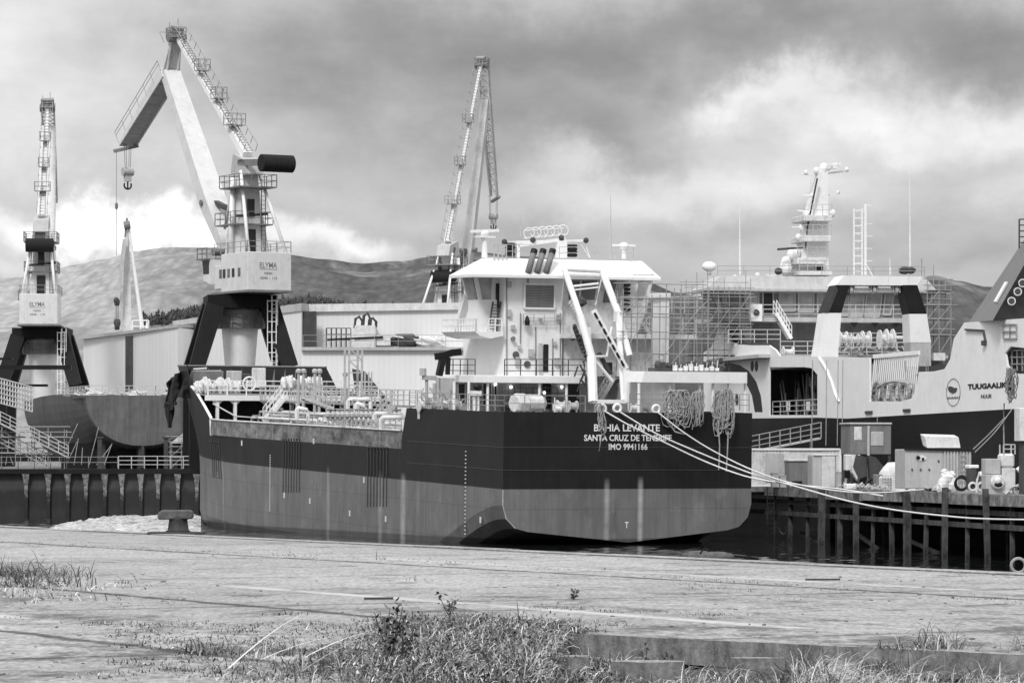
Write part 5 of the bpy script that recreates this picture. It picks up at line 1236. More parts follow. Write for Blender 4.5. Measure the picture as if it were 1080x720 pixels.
# after deck opening : slatted hatch, tyre fenders/hoses, rails
mb=MB(T); p=T.pb(919,414,3);q=T.pb(965,393,3); ya,yb=min(p.y,q.y),max(p.y,q.y)
n=22
for i in range(n+1):
    a=ya+(yb-ya)*i/n; mb.hexa([(3,a,ZS+1.2),(3.03,a,ZS+1.2),(3.03,a+.26,ZS+1.2),(3,a+.26,ZS+1.2)],[(3.3,a,ZS+4.2),(3.33,a,ZS+4.2),(3.33,a+.26,ZS+4.2),(3.3,a+.26,ZS+4.2)])
mb.bar((3.3,ya,ZS+4.3),(3.3,yb+.3,ZS+4.3),.2,.3); mb.bar((3,ya,ZS+1.2),(3,yb,ZS+1.2),.2); mb.build('slatted_ramp',M['white'],tr)
mb=MB(T); mb.box(4.6,4.7,ya-3,yb+2,ZS,ZS+3.4); mb.build('inner_bulkhead',M['dgray'],tr)
mb=MB(T)
for px in(926,936,946,955): q=T.pb(px,414,1.4); mb.torus(q,(1,.1,0),.75,.16,14,6)
mb.path([T.pb(x,y,.5) for x,y in((918,421),(924,410),(933,404),(944,402),(957,404),(962,410),(960,419))],.09,6); mb.build('hose_coils',M['steel'],tr)
mb=MB(T); p=T.pb(895,423,.2);q=T.pb(963,422,.2); mb.rail([p,q],1.1,1.6,3,.03); p=T.pb(964,392,.2);q=T.pb(1000,380,.2); mb.build('deck_railing',M['steel'],tr)
mb=MB(T); mb.bbox(912,433,919,436.5,-.12,.1); mb.bbox(952,431,959,434.5,-.12,.1); mb.build('fairlead',M['dgray'],tr)
# stern block at right and dark funnel casing
mb=MB(T)
P_=[T.pb(x,y,0.12) for x,y in((1006,357),(1017,340),(1092,335),(1092,357))]
mb.prism([(p.x,p.y,p.z) for p in P_],(4.5,0,0)); mb.build('stern_house',M['white'],tr)
mb=MB(T); mb.bar(T.pb(1018,347.5,-.1),T.pb(1037,348.5,-.1),.12); mb.bar(T.pb(1037,348,-.1),T.pb(1039.5,361,-.1),.12); mb.bar(T.pb(1039.5,361,-.1),T.pb(1037,362,-.1),.3); mb.build('deck_davit',M['dgray'],tr)
mb=MB(T)
for x0,x1,y0,y1 in((1058,1072,342,357),):
    for i in range(3): x=x0+(x1-x0)*i/2; mb.bar(T.pb(x,y1,-.08),T.pb(x,y0,-.08),.08); y=y0+(y1-y0)*i/2; mb.bar(T.pb(x0,y,-.08),T.pb(x1,y,-.08),.08)
mb.build('side_frame',M['steel'],tr)
fun=MB(T); aft=[T.pa(x,y,2) for x,y in((1047,338),(1083,274),(1150,274),(1150,334))]; fw=[T.pa(x,y,11) for x,y in((1022,339.5),(1082,250),(1150,240),(1150,337))]
fun.add(aft+fw,[(0,1,2,3),(4,7,6,5),(0,4,5,1),(1,5,6,2),(0,3,7,4)]); 
m,nt,b=newmat('funnel_paint_sheen'); b.inputs['Roughness'].default_value=.3; g=nt.node('ShaderNodeNewGeometry'); co=nt.node('ShaderNodeTexCoord').outputs['Object']
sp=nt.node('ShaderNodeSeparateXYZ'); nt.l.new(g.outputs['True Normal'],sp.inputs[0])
v=nt.math('MULTIPLY',nt.mr(sp.outputs[1],-.85,-.55,.018,.085),nt.mr(nt.noise(co,.6,5,.7,(1,1,.2)),.3,.7,.8,1.2)); nt.inp(b.inputs['Base Color'],nt.gray(v))  # sheen painted in: faces not turned aft get a greyer tone
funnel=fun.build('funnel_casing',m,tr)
for x,y in((1068,317),(1074.5,307),(1079.5,298)):
    p=T.pa(x,y,1.9); mb=MB(T); mb.lathe(p,(-.5,-1,-.1),[(0,.13),(.35,.15),(.5,.26),(.54,.27)],14); mb.build('exhaust_outlet',M['white2'],funnel,smooth=False)
    mb=MB(T); mb.lathe(V(p)+V((-.24,-.49,-.05)),(-.5,-1,-.1),[(0,.2),(.005,.2)],14); mb.build('outlet_bore',M['dgray'],funnel)
mb=MB(T); a_=aft[0].lerp(aft[1],.42);b2=fw[0].lerp(fw[1],.40); c_=a_.lerp(b2,.35); d1=(aft[1]-aft[0]).normalized(); nn=(aft[1]-aft[0]).cross(b2-a_).normalized(); nn=nn if nn.x<0 else -nn
mb.bar(c_+nn*.06-d1*.75,c_+nn*.06+d1*.75,.45,.1); mb.build('side_lamp',M['white'],funnel)
mb=MB(T); mb.rail([T.pa(1075,262,8),T.pa(1098,262,8)],1.9,.5,5,.04); mb.build('top_railing',M['dgray'],funnel)
# under the overhang at the quarter : dark deck gap
spoly([(1061,366),(1095,368),(1095,394),(1071,393.5),(1062,385)],.9,.1,'mgray','quarter_recess')
mb=MB(T); mb.rail([T.pb(1062,391,.3),T.pb(1095,391,.3)],1.3,1.0,3,.035); mb.build('quarter_railing',M['steel'],tr)
# name, port and emblem
mb=MB(T)
def stext(st,x0,x1,yt,yb,bold=.02):
    p=T.pb(x0,yb,-.05);q=T.pb(x1,yt,-.05); mb.text(st,p,(0,q.y-p.y,0) if False else (0,-1,0),(0,0,1),abs(q.y-p.y),q.z-p.z,bold)
stext('TUUGAALIK',1020.5,1062,402.5,410.8,.045); stext('NUUK',1034.5,1046,415.3,420)
stext('NAARAKAT',998.5,1012.5,417.8,420.8)
mb.build('lettering',M['black'],tr)
mb=MB(T); c0=T.pb(1005.3,413.5,-.05); rx=abs(T.pb(1012.6,413,-.05).y-c0.y); rz=abs(T.pb(1005,399.2,-.05).z-c0.z)
mb.path([(c0.x,c0.y+rx*math.cos(u),c0.z+rz*math.sin(u)) for u in lin(0,2*math.pi,28)],.018,4)
wp=[(1000,409),(1001,407.3),(1003.5,407.3),(1006,408.7),(1009.5,409),(1009,411.5),(1007,414),(1004.5,414.6),(1001.5,413),(1000,410.5)]
mb.prism([T.pb(x,y,-.04) for x,y in wp],(-.02,0,0)); mb.build('emblem',M['dgray'],tr)
# ---- bridge, looking aft, at a=71
A0=71
hip(T,745,988,304,762,976,290.5,A0-1.2,5,.5,'bridge_roof',M['lgray'],tr)
brd=ta('bridge',770,304,966,337,A0,5,'mgray'); 
for pts,mt in (([(785,309),(800,309),(800,326),(787,326)],'lglass'),([(804.5,308),(815.5,308),(815.5,333),(804.5,333)],'dglass'),([(822,309),(838.5,309),(838.5,328),(822,328)],'lglass'),([(842,309),(858,309),(858,329),(842,329)],'lglass'),([(862,309),(872,309),(869,329),(862,329)],'lglass'),([(888,309),(895,309),(895,333),(886,333)],'lglass'),([(898,309),(911.5,309),(909.5,334),(895,334)],'lglass'),([(914,309),(930.5,309),(927,334),(912,334)],'lglass'),([(933.5,309),(943,309),(939,332),(931.5,332)],'lglass'),([(952,311),(957,311),(957,320),(952,320)],'dglass')):
    mb=MB(T); mb.prism([T.pa(x,y,A0-.05) for x,y in pts],(0,.04,0)); w_=mb.build('window' if mt!='dglass' else 'door',M[mt],brd)
    mb=MB(T); P_=[T.pa(x,y,A0-.07) for x,y in pts]
    for u,v_ in zip(P_,P_[1:]+P_[:1]): mb.bar(u,v_,.12,.1)
    mb.build('frame',M['lgray'],w_)
# slanted port wing windows
tpoly([(748,305),(770,305),(770,337),(758,337)],A0+.2,3,'mgray','bridge_wing')
for pts in([(751,309),(757,309),(763,331),(759,331)],[(760,309),(767,309),(768,331),(765,331)]):
    tpoly(pts,A0+.12,.05,'lglass','window')
tpoly([(966,305),(984,305),(975,337),(966,337)],A0+.2,6,'lgray','bridge_wing')
ta('bridge_deck',752,335.5,962,338.6,A0-2,6,'lgray')
mb=MB(T); mb.rail([T.pa(762,335.5,A0-1.9),T.pa(962,335.5,A0-1.9)],1.1,1.6,3,.03); mb.build('bridge_railing',M['lsteel'],tr)
ta('brow',765,302.5,975,308,A0-.6,1,'lgray')
ta('after_bulkhead',775,338.6,978,378,A0+1,5,'mgray'); ta('lower_bulkhead',870,376,996,400,A0-12,8,'mgray')
ta('shelter_deck',800,374.5,1000,377,A0-14,16,'lgray')
for x in(901,923,945): tpoly([(x-5,338.5),(x+5,338.5),(x,346)],A0-1.5,.1,'dgray','bracket')
stair(T.pa(835,357,A0-3),T.pa(819,330,A0-2.4),.9,T,M['white'],tr,12)
tpoly([(780,338),(786,338),(795,357),(786,357)],A0-.2,.15,'lgray','side_brace')
mb=MB(T); p=T.pa(797,331,A0-2.2); mb.box(p.x-.55,p.x+.5,A0-2.4,A0-1.8,p.z-.6,p.z+.8); mb.prism([T.pa(793,334,A0-2.3),T.pa(799,334,A0-2.3),T.pa(796,338,A0-2.3)],(0,.4,0)); mb.build('searchlight_box',M['white'],tr)
mb=MB(T); mb.lathe((p.x,A0-2.5,p.z+.1),(0,1,0),[(0,.25),(.08,.25)],12); mb.build('searchlight_lens',M['dgray'],tr)
# deck railings, floats and white drums on the shelter deck
mb=MB(T)
for x0,x1,y,a in((768,823,362.5,66),(823,866,375,62),(866,978,376,58),(870,975,366,66)): mb.rail([T.pa(x0,y,a),T.pa(x1,y,a)],1.15,1.2,3,.03); mb.cut()
mb.build('shelter_deck_railing',M['lsteel'],tr)
for i,(px,py,r_,w_) in enumerate(((831,371,.55,.9),(889,357,.75,.6),(896,358,.6,1.6),(903,358,.6,1.0),(913,358,.9,.6),(931,358,1.0,.55),(938,357,1.0,.55),(948,356,.35,1.3),(922,384,.7,.6))):
    a=60; r_*=.78; w_*=.8; p=T.pa(px,py,a); mb=MB(T); mb.tube((p.x-w_/2,a,p.z),(p.x+w_/2,a,p.z),r_*.5,n=12); mb.tube((p.x-w_/2-.08,a,p.z),(p.x-w_/2,a,p.z),r_,n=14); mb.tube((p.x+w_/2,a,p.z),(p.x+w_/2+.08,a,p.z),r_,n=14); mb.build('net_drum',M['white2'],tr)
mb=MB(T)
for k in range(60):
    a=rr.uniform(56,62); p=T.pa(rr.uniform(866,978),rr.uniform(364,378),a); mb.bar(p,p+V((rr.uniform(-1,1),0,rr.uniform(-.8,.8))),rr.uniform(.03,.14))
mb.build('deck_rigging',M['lsteel'],tr)
mb=MB(T)
for k in range(14): p=T.pa(rr.uniform(960,992),rr.uniform(380,402),rr.uniform(50,56)); mb.box(p.x-.2,p.x+.3,p.y,p.y+.4,p.z-.3,p.z+rr.uniform(.1,.6))
mb.build('deck_lockers',M['dgray'],tr); 
ta('white_locker',985,372,997,380,50,.6,'white2')
# gantry : U frame at a=50
AG=50
mb=MB(T); mb.prism([T.pa(x,y,AG) for x,y in((881.5,300.5),(890,290.5),(973,291.5),(967.5,301))],(0,2.4,0)); gan=mb.build('gantry_beam',M['white'],tr)
for up_,low_ in (([(881.5,300.5),(896,300.5),(887.5,330),(869.5,330)],[(869.5,330),(887.5,330),(884.5,366),(884,377),(862,377),(864,366)]),([(951.5,300.5),(967.5,300.5),(977.5,331),(959,331)],[(959,331),(977.5,331),(982,361),(960,361)])):
    tpoly(up_,AG,1.8,'black','gantry_leg'); tpoly(low_,AG,1.8,'white','gantry_foot')
tpoly([(960,361),(982,361),(982,386),(962,386)],AG+.02,1.7,'lgray','gantry_base')
mb=MB(T); 
for pts in([(884,306),(881.5,300.5),(869.5,330),(874,330)],):
    mb.prism([T.pa(x,y,AG-.03) for x,y in pts],(0,.02,0))
mb.build('gantry_edge',M['dgray'],tr)
for px in(899,923.5,947): 
    p=T.pa(px,305.5,AG); mb=MB(T); mb.tube((p.x-.12,AG+.6,p.z),(p.x+.12,AG+.6,p.z),.42,n=16); mb.box(p.x-.3,p.x-.2,AG+.3,AG+.9,p.z-.2,p.z+.6); mb.box(p.x+.2,p.x+.3,AG+.3,AG+.9,p.z-.2,p.z+.6); mb.build('sheave',M['lgray'],tr)
mb=MB(T); p=T.pa(899,306,AG+.6);q=T.pa(947,306,AG+.6); mb.bar(p,q,.3,.35); mb.build('sheave_bar',M['white'],tr)
# mast tower
AM=75
mast=tpoly([(842,290),(844,278),(849,252),(856,226),(860,205),(863,184),(863,181),(873.5,181),(873.5,205),(874,290)],AM,2.2,'white','mast')
for x0,y0,x1,y1 in((848,227,877.5,233),(847.5,248.5,877,254.5),(841,272,872,278.5),(843,286,878,290)):
    ta('mast_platform',x0,y0,x1,y1,AM-1.2,3.8,'white2',mast,.05)
    mb=MB(T); mb.rail([T.pa(x0,y0,AM-1.2),T.pa(x1,y0,AM-1.2)],.9,.8,2,.02); mb.build('platform_rail',M['lsteel'],mast)
ta('mast_window',860,281,868,289.5,AM-.05,.05,'dglass',mast)
mb=MB(T)
for a_,b2,w_ in(((844,183.5),(863,184.5),.14),(((873,183),(895,180),.14)),((845,206),(863,206.5),.13),((873,206),(886,203),.13),((841,222),(858,223.5),.12),((835,239.5),(846,239.5),.1),((870,182),(879,176),.12)): mb.bar(T.pa(*a_,AM+.5),T.pa(*b2,AM+.5),w_)
for x,y,s in((850,182,.22),(893,179,.22),(861,180,.3),(869,178,.5),(856,206,.2),(884,203,.2),(850,226,.35),(878,225,.35),(846,240,.35),(842,250,.3),(829,283,.7),(829,277,.55),(835,268,.5),(840,266,.5)): mb.blob(T.pa(x,y,AM+.3),s*.8,s*.8,s,8,6)
mb.bar(T.pa(873,173.5,AM),T.pa(887,173,AM),.25); mb.bar(T.pa(880,173,AM),T.pa(880,178,AM),.4); mb.bar(T.pa(884,206,AM),T.pa(886,182,AM),.04)
mb.build('mast_yards',M['white'],mast)
mb=MB(T); mb.bar(T.pa(820,263,AM-1),T.pa(847,261,AM-1),.18); mb.bar(T.pa(852,238,AM-.6),T.pa(862,188,AM-.6),.12); mb.bar(T.pa(849.5,262,AM-.6),T.pa(853,226,AM-.6),.1); mb.blob(T.pa(821,286,AM-1),.35,.3,.3); mb.build('radar_bar',M['dgray'],mast)
mb=MB(T); p=T.pa(748,281,AM); mb.blob(p,.62,.5,.42,14,8); mb.bar(p,T.pa(748,290,AM),.3); mb.build('satellite_dish',M['white'],tr,smooth=True)
mb=MB(T); mb.blob(T.pa(775,294,AM-2),.3,.3,.35); mb.pbox(808,289,818,295,AM-2,1); mb.blob(T.pa(799,291,AM),.25,.2,.3); mb.build('roof_gear',M['white2'],tr)
mb=MB(T)
for px,y1,y0 in((780.5,196,290),(960,181,290),(939,272,290)): p=T.pa(px,y0,AM);q=T.pa(px-.5,y1,AM); mb.tube(p,p.lerp(q,.4),.07,n=5); mb.tube(p.lerp(q,.4),q,.05,.02,n=5)
mb.build('whip_aerial',M['white'],tr)
mb=MB(T)
for px in(900.5,909): mb.bar(T.pa(px,290,AM),T.pa(px,220,AM),.12)
for k in range(9): mb.bar(T.pa(900.5,222+k*8,AM),T.pa(909,222+k*8,AM),.1)
for k in range(16): mb.bar(T.pa(904,222+k*4.2,AM+.3),T.pa(906,222+k*4.2,AM+.3),.06)
mb.bar(T.pa(912.5,290,AM),T.pa(912.5,216,AM),.2); mb.bar(T.pa(912,216,AM),T.pa(919,217,AM),.1); mb.bar(T.pa(909,223,AM),T.pa(912,223,AM),.1)
for k in range(4): mb.bar(T.pa(912,236+k*13,AM),T.pa(920,236+k*13,AM),.06)
mb.bar(T.pa(913,278,AM),T.pa(920,291,AM),.12); mb.build('ladder_mast',M['white'],tr)
mb=MB(T); mb.rail([T.pa(757,290,AM-2),T.pa(975,290.5,AM-2)],.75,2.2,2,.02); mb.build('roof_railing',M['steel'],tr)
mb=MB(T); mb.blob(T.pa(954,285,AM),.5,.3,.35,8,5,.2); mb.blob(T.pa(961,285,AM),.4,.3,.3,8,5,.2); mb.build('horn_cluster',M['dgray'],tr)
# scaffolds round the bridge and funnel
pl=lambda px,a: T.pa(px,300,a).x
zt=lambda py,a: T.pa(760,py,a).z
scaffold(T,lin(pl(722,68),pl(790,68),6),[67.5,69],[zt(y,68) for y in (392,375,358,342,326,310)],'tall tube scaffold wrapped round the port wing of the trawler bridge',seed=7,r=.03,mt=M['steel'],extra=1.8,skip=.3)
scaffold(T,lin(pl(976,70),pl(1001,70),2),[69.5,71],[zt(y,70) for y in (372,352,335,320,305)],'narrow tube scaffold beside the starboard wing of the trawler bridge',seed=8,r=.04,mt=M['steel'],extra=2.2,skip=.4)
plb=lambda px,a: B.pa(px,340,a).x
ztb=lambda py,a: B.pa(690,py,a).z
scaffold(B,lin(plb(652,9),plb(742,9),6),[8.2,9.2],[ztb(y,9) for y in (391,373,350,331,315)],'tube scaffold round the square white funnel of the tanker',seed=9,r=.035,mt=M['steel'],extra=.8,skip=.5,planks=False)
# ================================================================== pier
P=Fr((26.1,201,0),9.7)
m,nt,b=newmat('pier_timber'); co=nt.node('ShaderNodeTexCoord').outputs['Object']; sp=nt.node('ShaderNodeSeparateXYZ'); nt.l.new(co,sp.inputs[0])
v=nt.mr(nt.noise(co,2.2,6,.8,(1,1,.4)),.36,.7,.010,.13); nt.inp(b.inputs['Base Color'],nt.gray(v)); b.inputs['Roughness'].default_value=.9; M['timber']=m
m,nt,b=newmat('pier_concrete'); co=nt.node('ShaderNodeTexCoord').outputs['Object']; v=nt.mr(nt.noise(co,1.6,7,.75,(1,1,.8)),.35,.66,.04,.34); nt.inp(b.inputs['Base Color'],nt.gray(v)); b.inputs['Roughness'].default_value=.9; M['pconc']=m
pier=thing('pier','dark timber and concrete pier on piles at the right, carrying the containers','pier',fr=P)
mb=MB(P); mb.box(-.1,9.2,-75,62,QZ-.35,QZ); mb.box(-2.4,0,50,62,QZ-.35,QZ-.004); mb.build('pier_deck',M['pconc'],pier)
for k in range(14):
    a=-70+k*9.5; mb=MB(P); mb.box(-.35,-.1,a+.05,a+9.3,QZ-.62+random.uniform(-.05,.05),QZ+random.uniform(-.03,.06)); mb.build('edge_beam',M['pconc'],pier)
mb=MB(P)
for z in(QZ-1.15,QZ-1.9): mb.box(-.05,.2,-70,60,z,z+.28)
mb.build('waler',M['timber'],pier)
mb=MB(P); mb.box(7.5,7.9,-70,60,-1,QZ-.3); mb.build('dark_back_sheet',M['rub'],pier)  # dark sheet added to keep the space under the deck dark
pilepx=[817,833,851,868,886,904,920,940,957,978,998,1020,1041,1066]
for i,px in enumerate(pilepx):
    q=P.pb(px,520,-.45 if px in(868,904,957,998,1041) else .1); big_=px in(868,904,957,998,1041)
    mb=MB(P); w_=.36 if big_ else .26; top_=QZ+(.32 if px in (998,1041) else -.05 if big_ else -.4); x=-.5 if big_ else .15
    ww_=w_*random.uniform(.75,1.1); top_+=random.uniform(-.12,.08) if not big_ else 0; mb.taper((x+random.uniform(-.22,.22),q.y+random.uniform(-.4,.4),-1.5),(x+random.uniform(-.06,.06),q.y,top_),ww_,ww_,ww_*1.05,ww_*1.05,lat=(1,0,0)); mb.build('pile',M['timber'],label='weathered square timber pile standing in the water along the pier front',cat='pile',group='timber piles along the pier front')
for i in range(9):
    a=-58+i*13.3; mb=MB(P); mb.box(3.9,4.2,a,a+.3,-1,QZ-.35); mb.build('inner_pile',M['timber'],pier)
mb=MB(P)
for px0,y0,px1,y1 in((905,563,935,585),(960,570,990,583),(845,562,868,575)): mb.bar(P.pb(px0,y0,.8),P.pb(px1,y1,.8),.2)
mb.build('fallen_brace',M['timber'],pier)
mb=MB(P); q=P.pb(813,520,-.6)
for s in(-.25,.25): mb.bar((-.6+s,q.y,-.8),(-.6+s,q.y,QZ),.08)
for k in range(12): mb.bar((-.85,q.y,-.6+k*.34),(-.35,q.y,-.6+k*.34),.05)
mb.build('pier_ladder',M['timber'],pier)
def pierbox(px0,px1,ytop,b,dep,mt,name,bev=.04,parent=None,zb=QZ,**kw):
    """box on the pier : its front face square to the pier, front edge at local b"""
    c=P.pb((px0+px1)/2,500,b); a=c.y; p=P.pa(px0,ytop,a);q=P.pa(px1,ytop,a); mb=MB(P); mb.box(p.x,q.x,a,a+dep,zb,p.z); o=mb.build(name,M[mt] if isinstance(mt,str) else mt,parent,**kw)
    if bev: v_=o.modifiers.new('b','BEVEL'); v_.width=bev; v_.segments=2
    return o,a,p,q
# container 1 : white, front side towards the camera
def corrug(mb,x0,x1,a,z0,z1,n,depth=.05):
    for i in range(n):
        u=x0+(x1-x0)*(i+.15)/n; w_=(x1-x0)/n*.55; mb.box(u,u+w_,a-depth,a+.002,z0,z1)
a1=53; p=P.pa(790,473.5,a1);q=P.pa(886,473.5,a1)
t=thing('container','long white shipping container with a panelled front at the left end of the pier','container',loc=P.M@V(((p.x+q.x)/2,a1,QZ)))
mb=MB(P); mb.box(p.x,q.x,a1,a1+2.4,QZ,p.z); o=mb.build('shell',M['white2'],t)
mb=MB(P); corrug(mb,p.x+.15,p.x+2.9,a1,QZ+.15,p.z-.15,12,.04); corrug(mb,p.x+5.2,q.x-.15,a1,QZ+.15,p.z-.15,5,.04); mb.build('corrugation',M['white2'],t)
mb=MB(P)
for u,v_ in(((p.x,QZ),(p.x,p.z)),((q.x,QZ),(q.x,p.z)),((p.x,p.z),(q.x,p.z)),((p.x,QZ+.05),(q.x,QZ+.05))): mb.bar((u[0],a1-.04,u[1]),(v_[0],a1-.04,v_[1]),.14)
mb.build('frame',M['white'],t)
pp=P.pa(807,478,a1);qq=P.pa(826,508,a1); mb=MB(P); mb.box(pp.x,qq.x,a1-.08,a1-.045,qq.z,pp.z); mb.bar((qq.x-.2,a1-.1,pp.z-.9),(qq.x-.2,a1-.1,pp.z-1.3),.06); mb.build('door',M['lgray'],t)
t=thing('plant_cabinet','dark grey steel cabinet with a pale top in front of the long white container','cabinet',loc=P.M@V((P.pa(842,500,49).x,49,QZ)))
a2=49.5; 
def ab(x0,y0,x1,y1,a,dep,mt,name,parent,bev=.03):
    mb=MB(P); p=P.pa(x0,y1,a);q=P.pa(x1,y0,a); z0=max(QZ,p.z) if y1<508 else QZ; mb.box(p.x,q.x,a,a+dep,z0,q.z); o=mb.build(name,M[mt],parent); v_=o.modifiers.new('b','BEVEL'); v_.width=bev; return o
ab(832,486,853,513,a2,1.3,'mgray','casing',t); ab(831.5,484,853.5,486.3,a2-.1,1.5,'white2','lid',t); ab(835,507,846,510,a2-.04,.05,'black','vent',t)
t=thing('plant_cabinet','pale open-fronted steel cabinet in front of the long white container','cabinet',loc=P.M@V((P.pa(870,500,47).x,47,QZ)))
ab(857,480,882,512,47,1.4,'lgray','casing',t); ab(867,481,881,510,46.9,.1,'white2','door',t); ab(858,478.5,883,480.5,46.9,1.6,'white2','lid',t)
ab(853,488,857,512,48.5,.4,'dgray','side_panel',t)
mb=MB(P)
for k,(px,y,w_) in enumerate(((818,499,.5),(826,502,.4),(890,505,.4),(886,498,.3))): 
    mb=MB(P); pp=P.pa(px,510,46); mb.box(pp.x-w_/2,pp.x+w_/2,46,46.4,QZ,P.pa(px,y,46).z); mb.box(pp.x-w_/2-.03,pp.x+w_/2+.03,45.97,46.43,P.pa(px,y,46).z+.002,P.pa(px,y,46).z+.05)
    mb.build('small_crate',M['lgray'],label=['small grey crate at the left foot of the dark grey cabinet, leftmost','small grey crate touching the left side of the dark grey cabinet','low grey crate just right of the pale open cabinet, below its taller neighbour','taller narrow crate against the right side of the pale open cabinet'][k],cat='crate')
# gangway to the trawler
t=thing('gangway','sloping railed gangway rising behind the long white container to the trawler','gangway',loc=P.M@V((P.pa(795,480,57).x,57,QZ)))
u=P.pa(790,478,57);v_=P.pa(866,463,57); mb=MB(P); mb.hexa([u,u+V((0,1,0)),u+V((0,1,.12)),u+V((0,0,.12))],[v_,v_+V((0,1,0)),v_+V((0,1,.12)),v_+V((0,0,.12))]); mb.bar((v_.x-.6,57.5,QZ),(v_.x-.6,57.5,v_.z),.2); mb.build('walkway',M['lgray'],t)
mb=MB(P); mb.rail([u+V((0,0,.1)),v_+V((0,0,.1))],1.1,.8,3,.03); mb.build('handrail',M['steel'],t)
# raised cabin on legs
a3=33; t=thing('site_cabin','grey square site cabin raised on legs above a bundle of tarpaulins','cabin',loc=P.M@V((P.pa(918,500,a3).x,a3,QZ)))
def abz(x0,y0,x1,y1,a,dep,mt,name,parent=None,bev=.03,**kw):
    mb=MB(P); p=P.pa(x0,y1,a);q=P.pa(x1,y0,a); mb.box(p.x,q.x,a,a+dep,p.z,q.z); o=mb.build(name,M[mt] if isinstance(mt,str) else mt,parent,**kw)
    if bev: v2=o.modifiers.new('b','BEVEL'); v2.width=bev
    return o
abz(897,447,940,479,a3,2.4,'mgray','body',t); abz(896,445.5,941,447.5,a3-.1,2.6,'lgray','roof',t); abz(918.5,455,932,470,a3-.04,.05,'lgray','window_panel',t); abz(901,450,909,464,a3-.03,.05,'white2','notice',t)
abz(915,449,917.5,507,a3-.15,.15,'lsteel','stack_pipe',t)
mb=MB(P)
for px in(898.5,938.5): 
    pp=P.pa(px,480,a3)
    for a in(a3+.1,a3+2.2): mb.bar((pp.x,a,QZ),(pp.x,a,pp.z),.16)
mb.build('leg',M['dgray'],t)
t=thing('tarpaulin_bundle','striped dark and pale tarpaulin hung over gear beneath the raised cabin','tarpaulin',loc=P.M@V((P.pa(915,505,32).x,32,QZ)))
mb=MB(P); mb.prism([P.pa(x,y,32) for x,y in((896,479),(907,479),(911,500),(905,507),(899,498))],(0,.5,0)); mb.build('pale_cloth',M['wtarp'],t)
mb=MB(P); mb.prism([P.pa(x,y,31.9) for x,y in((903,479),(914,482),(914,502),(906,505),(900,492))],(0,.4,0)); mb.prism([P.pa(x,y,31.9) for x,y in((916,480),(924,482),(936,497),(928,503),(918,505))],(0,.5,0)); mb.build('dark_cloth',M['dgray'],t)
abz(892,479,898,496,30,.6,'white2','gas_cylinder_rack',label='narrow pale gas bottle rack left of the raised cabin legs',cat='rack',bev=.05)
# lower clutter row in front
def lowbox(x0,y0,x1,a,dep,mt,name,label,cat,bev=.05,jit=None):
    mb=MB(P); q=P.pa(x1,y0,a);p=P.pa(x0,y0,a); mb.box(p.x,q.x,a,a+dep,QZ,q.z); o=mb.build(name,M[mt],label=label,cat=cat); v2=o.modifiers.new('b','BEVEL'); v2.width=bev; return o
lowbox(893,510,903,30,.8,'white','small_box','small white box at the pier edge, left of the heap of pale sacks','box')
lowbox(924,500,931,27,.8,'mgray','steel_drum','grey square tank beside the white liquid tank','tank')
t=thing('liquid_tank','white caged cube tank standing before the raised cabin','tank',loc=P.M@V((P.pa(938,510,25).x,25,QZ)))
abz(931,502,945,519,25,1,'white2','tank_body',t,bev=.1)
mb=MB(P); pp=P.pa(931,519,24.95);qq=P.pa(945,502,24.95)
for i in range(6): x=pp.x+(qq.x-pp.x)*i/5; mb.bar((x,24.95,QZ),(x,24.95,qq.z),.03)
for i in range(5): z=QZ+(qq.z-QZ)*(i+1)/5; mb.bar((pp.x,24.95,z),(qq.x,24.95,z),.03)
mb.build('cage',M['steel'],t)
lowbox(945,504.5,979,19,.9,'white','long_crate','long plain white crate lying along the pier edge below the grey container','crate',.02)
lowbox(979,509,991,18,.8,'mgray','pallet_stack','short grey pallet stack between the long white crate and the white sacks','pallets')
# grey bag, white sacks
t=MB(P); pp=P.pa(944,505,30); t.blob((pp.x,30,QZ+.9),1.0,.6,.8,12,7,.16,4); t.build('sack_heap',M['wtarp'],label='heap of pale grey sacks left of the grey container',cat='sacks',smooth=True)
t=MB(P); pp=P.pa(1000,510,9)
for i,(dx,dz,r1,r2) in enumerate(((-.35,.35,.32,.5),(.3,.35,.35,.5),(0,.8,.4,.45),(-.15,1.15,.18,.22),(.35,.95,.2,.3))): t.blob((pp.x+dx,9+.1*i,QZ+dz),r1,.35,r2,10,7,.18,i)
t.build('white_sack',M['wtarp'],label='tall crumpled white sack draped over a timber pile at the pier edge',cat='sack')
# container 2 grey with lid
a4=14; t=thing('container','grey steel container with a ribbed end and a pale hatch open on its roof','container',loc=P.M@V((P.pa(988,500,a4).x,a4,QZ)))
abz(954.5,473.5,994,515,a4,2.2,'lgray','front_shell',t)
pp=P.pa(994,515,a4);qq=P.pa(1024.5,474.5,a4); mb=MB(P); mb.box(pp.x,qq.x,a4+.02,a4+2.2,QZ,qq.z); corrug(mb,pp.x+.05,qq.x,a4,QZ,qq.z,9,.06); mb.build('ribbed_shell',M['lgray'],t)
mb=MB(P); u=P.pa(954,473,a4-.05);v_=P.pa(1025,474.5,a4-.05); mb.bar(u,v_,.14); mb.build('top_rail',M['black'],t)
mb=MB(P); u=[P.pa(x,y,a4+1) for x,y in((978,472),(1013,472),(1011,461),(975,460))]; mb.hexa(u,[x+V((0,.9,.15)) for x in u]); mb.build('hatch',M['white2'],t)
mb=MB(P); c_=P.pa(972,483,a4-.03); mb.blob(c_,.32,.02,.18); c2=P.pa(968.5,482.5,a4-.06); mb.build('emblem_plate',M['white2'],t); mb=MB(P); mb.blob(c2,.13,.02,.12); mb.blob(P.pa(973.5,484,a4-.06),.08,.02,.1); mb.build('emblem',M['black'],t)
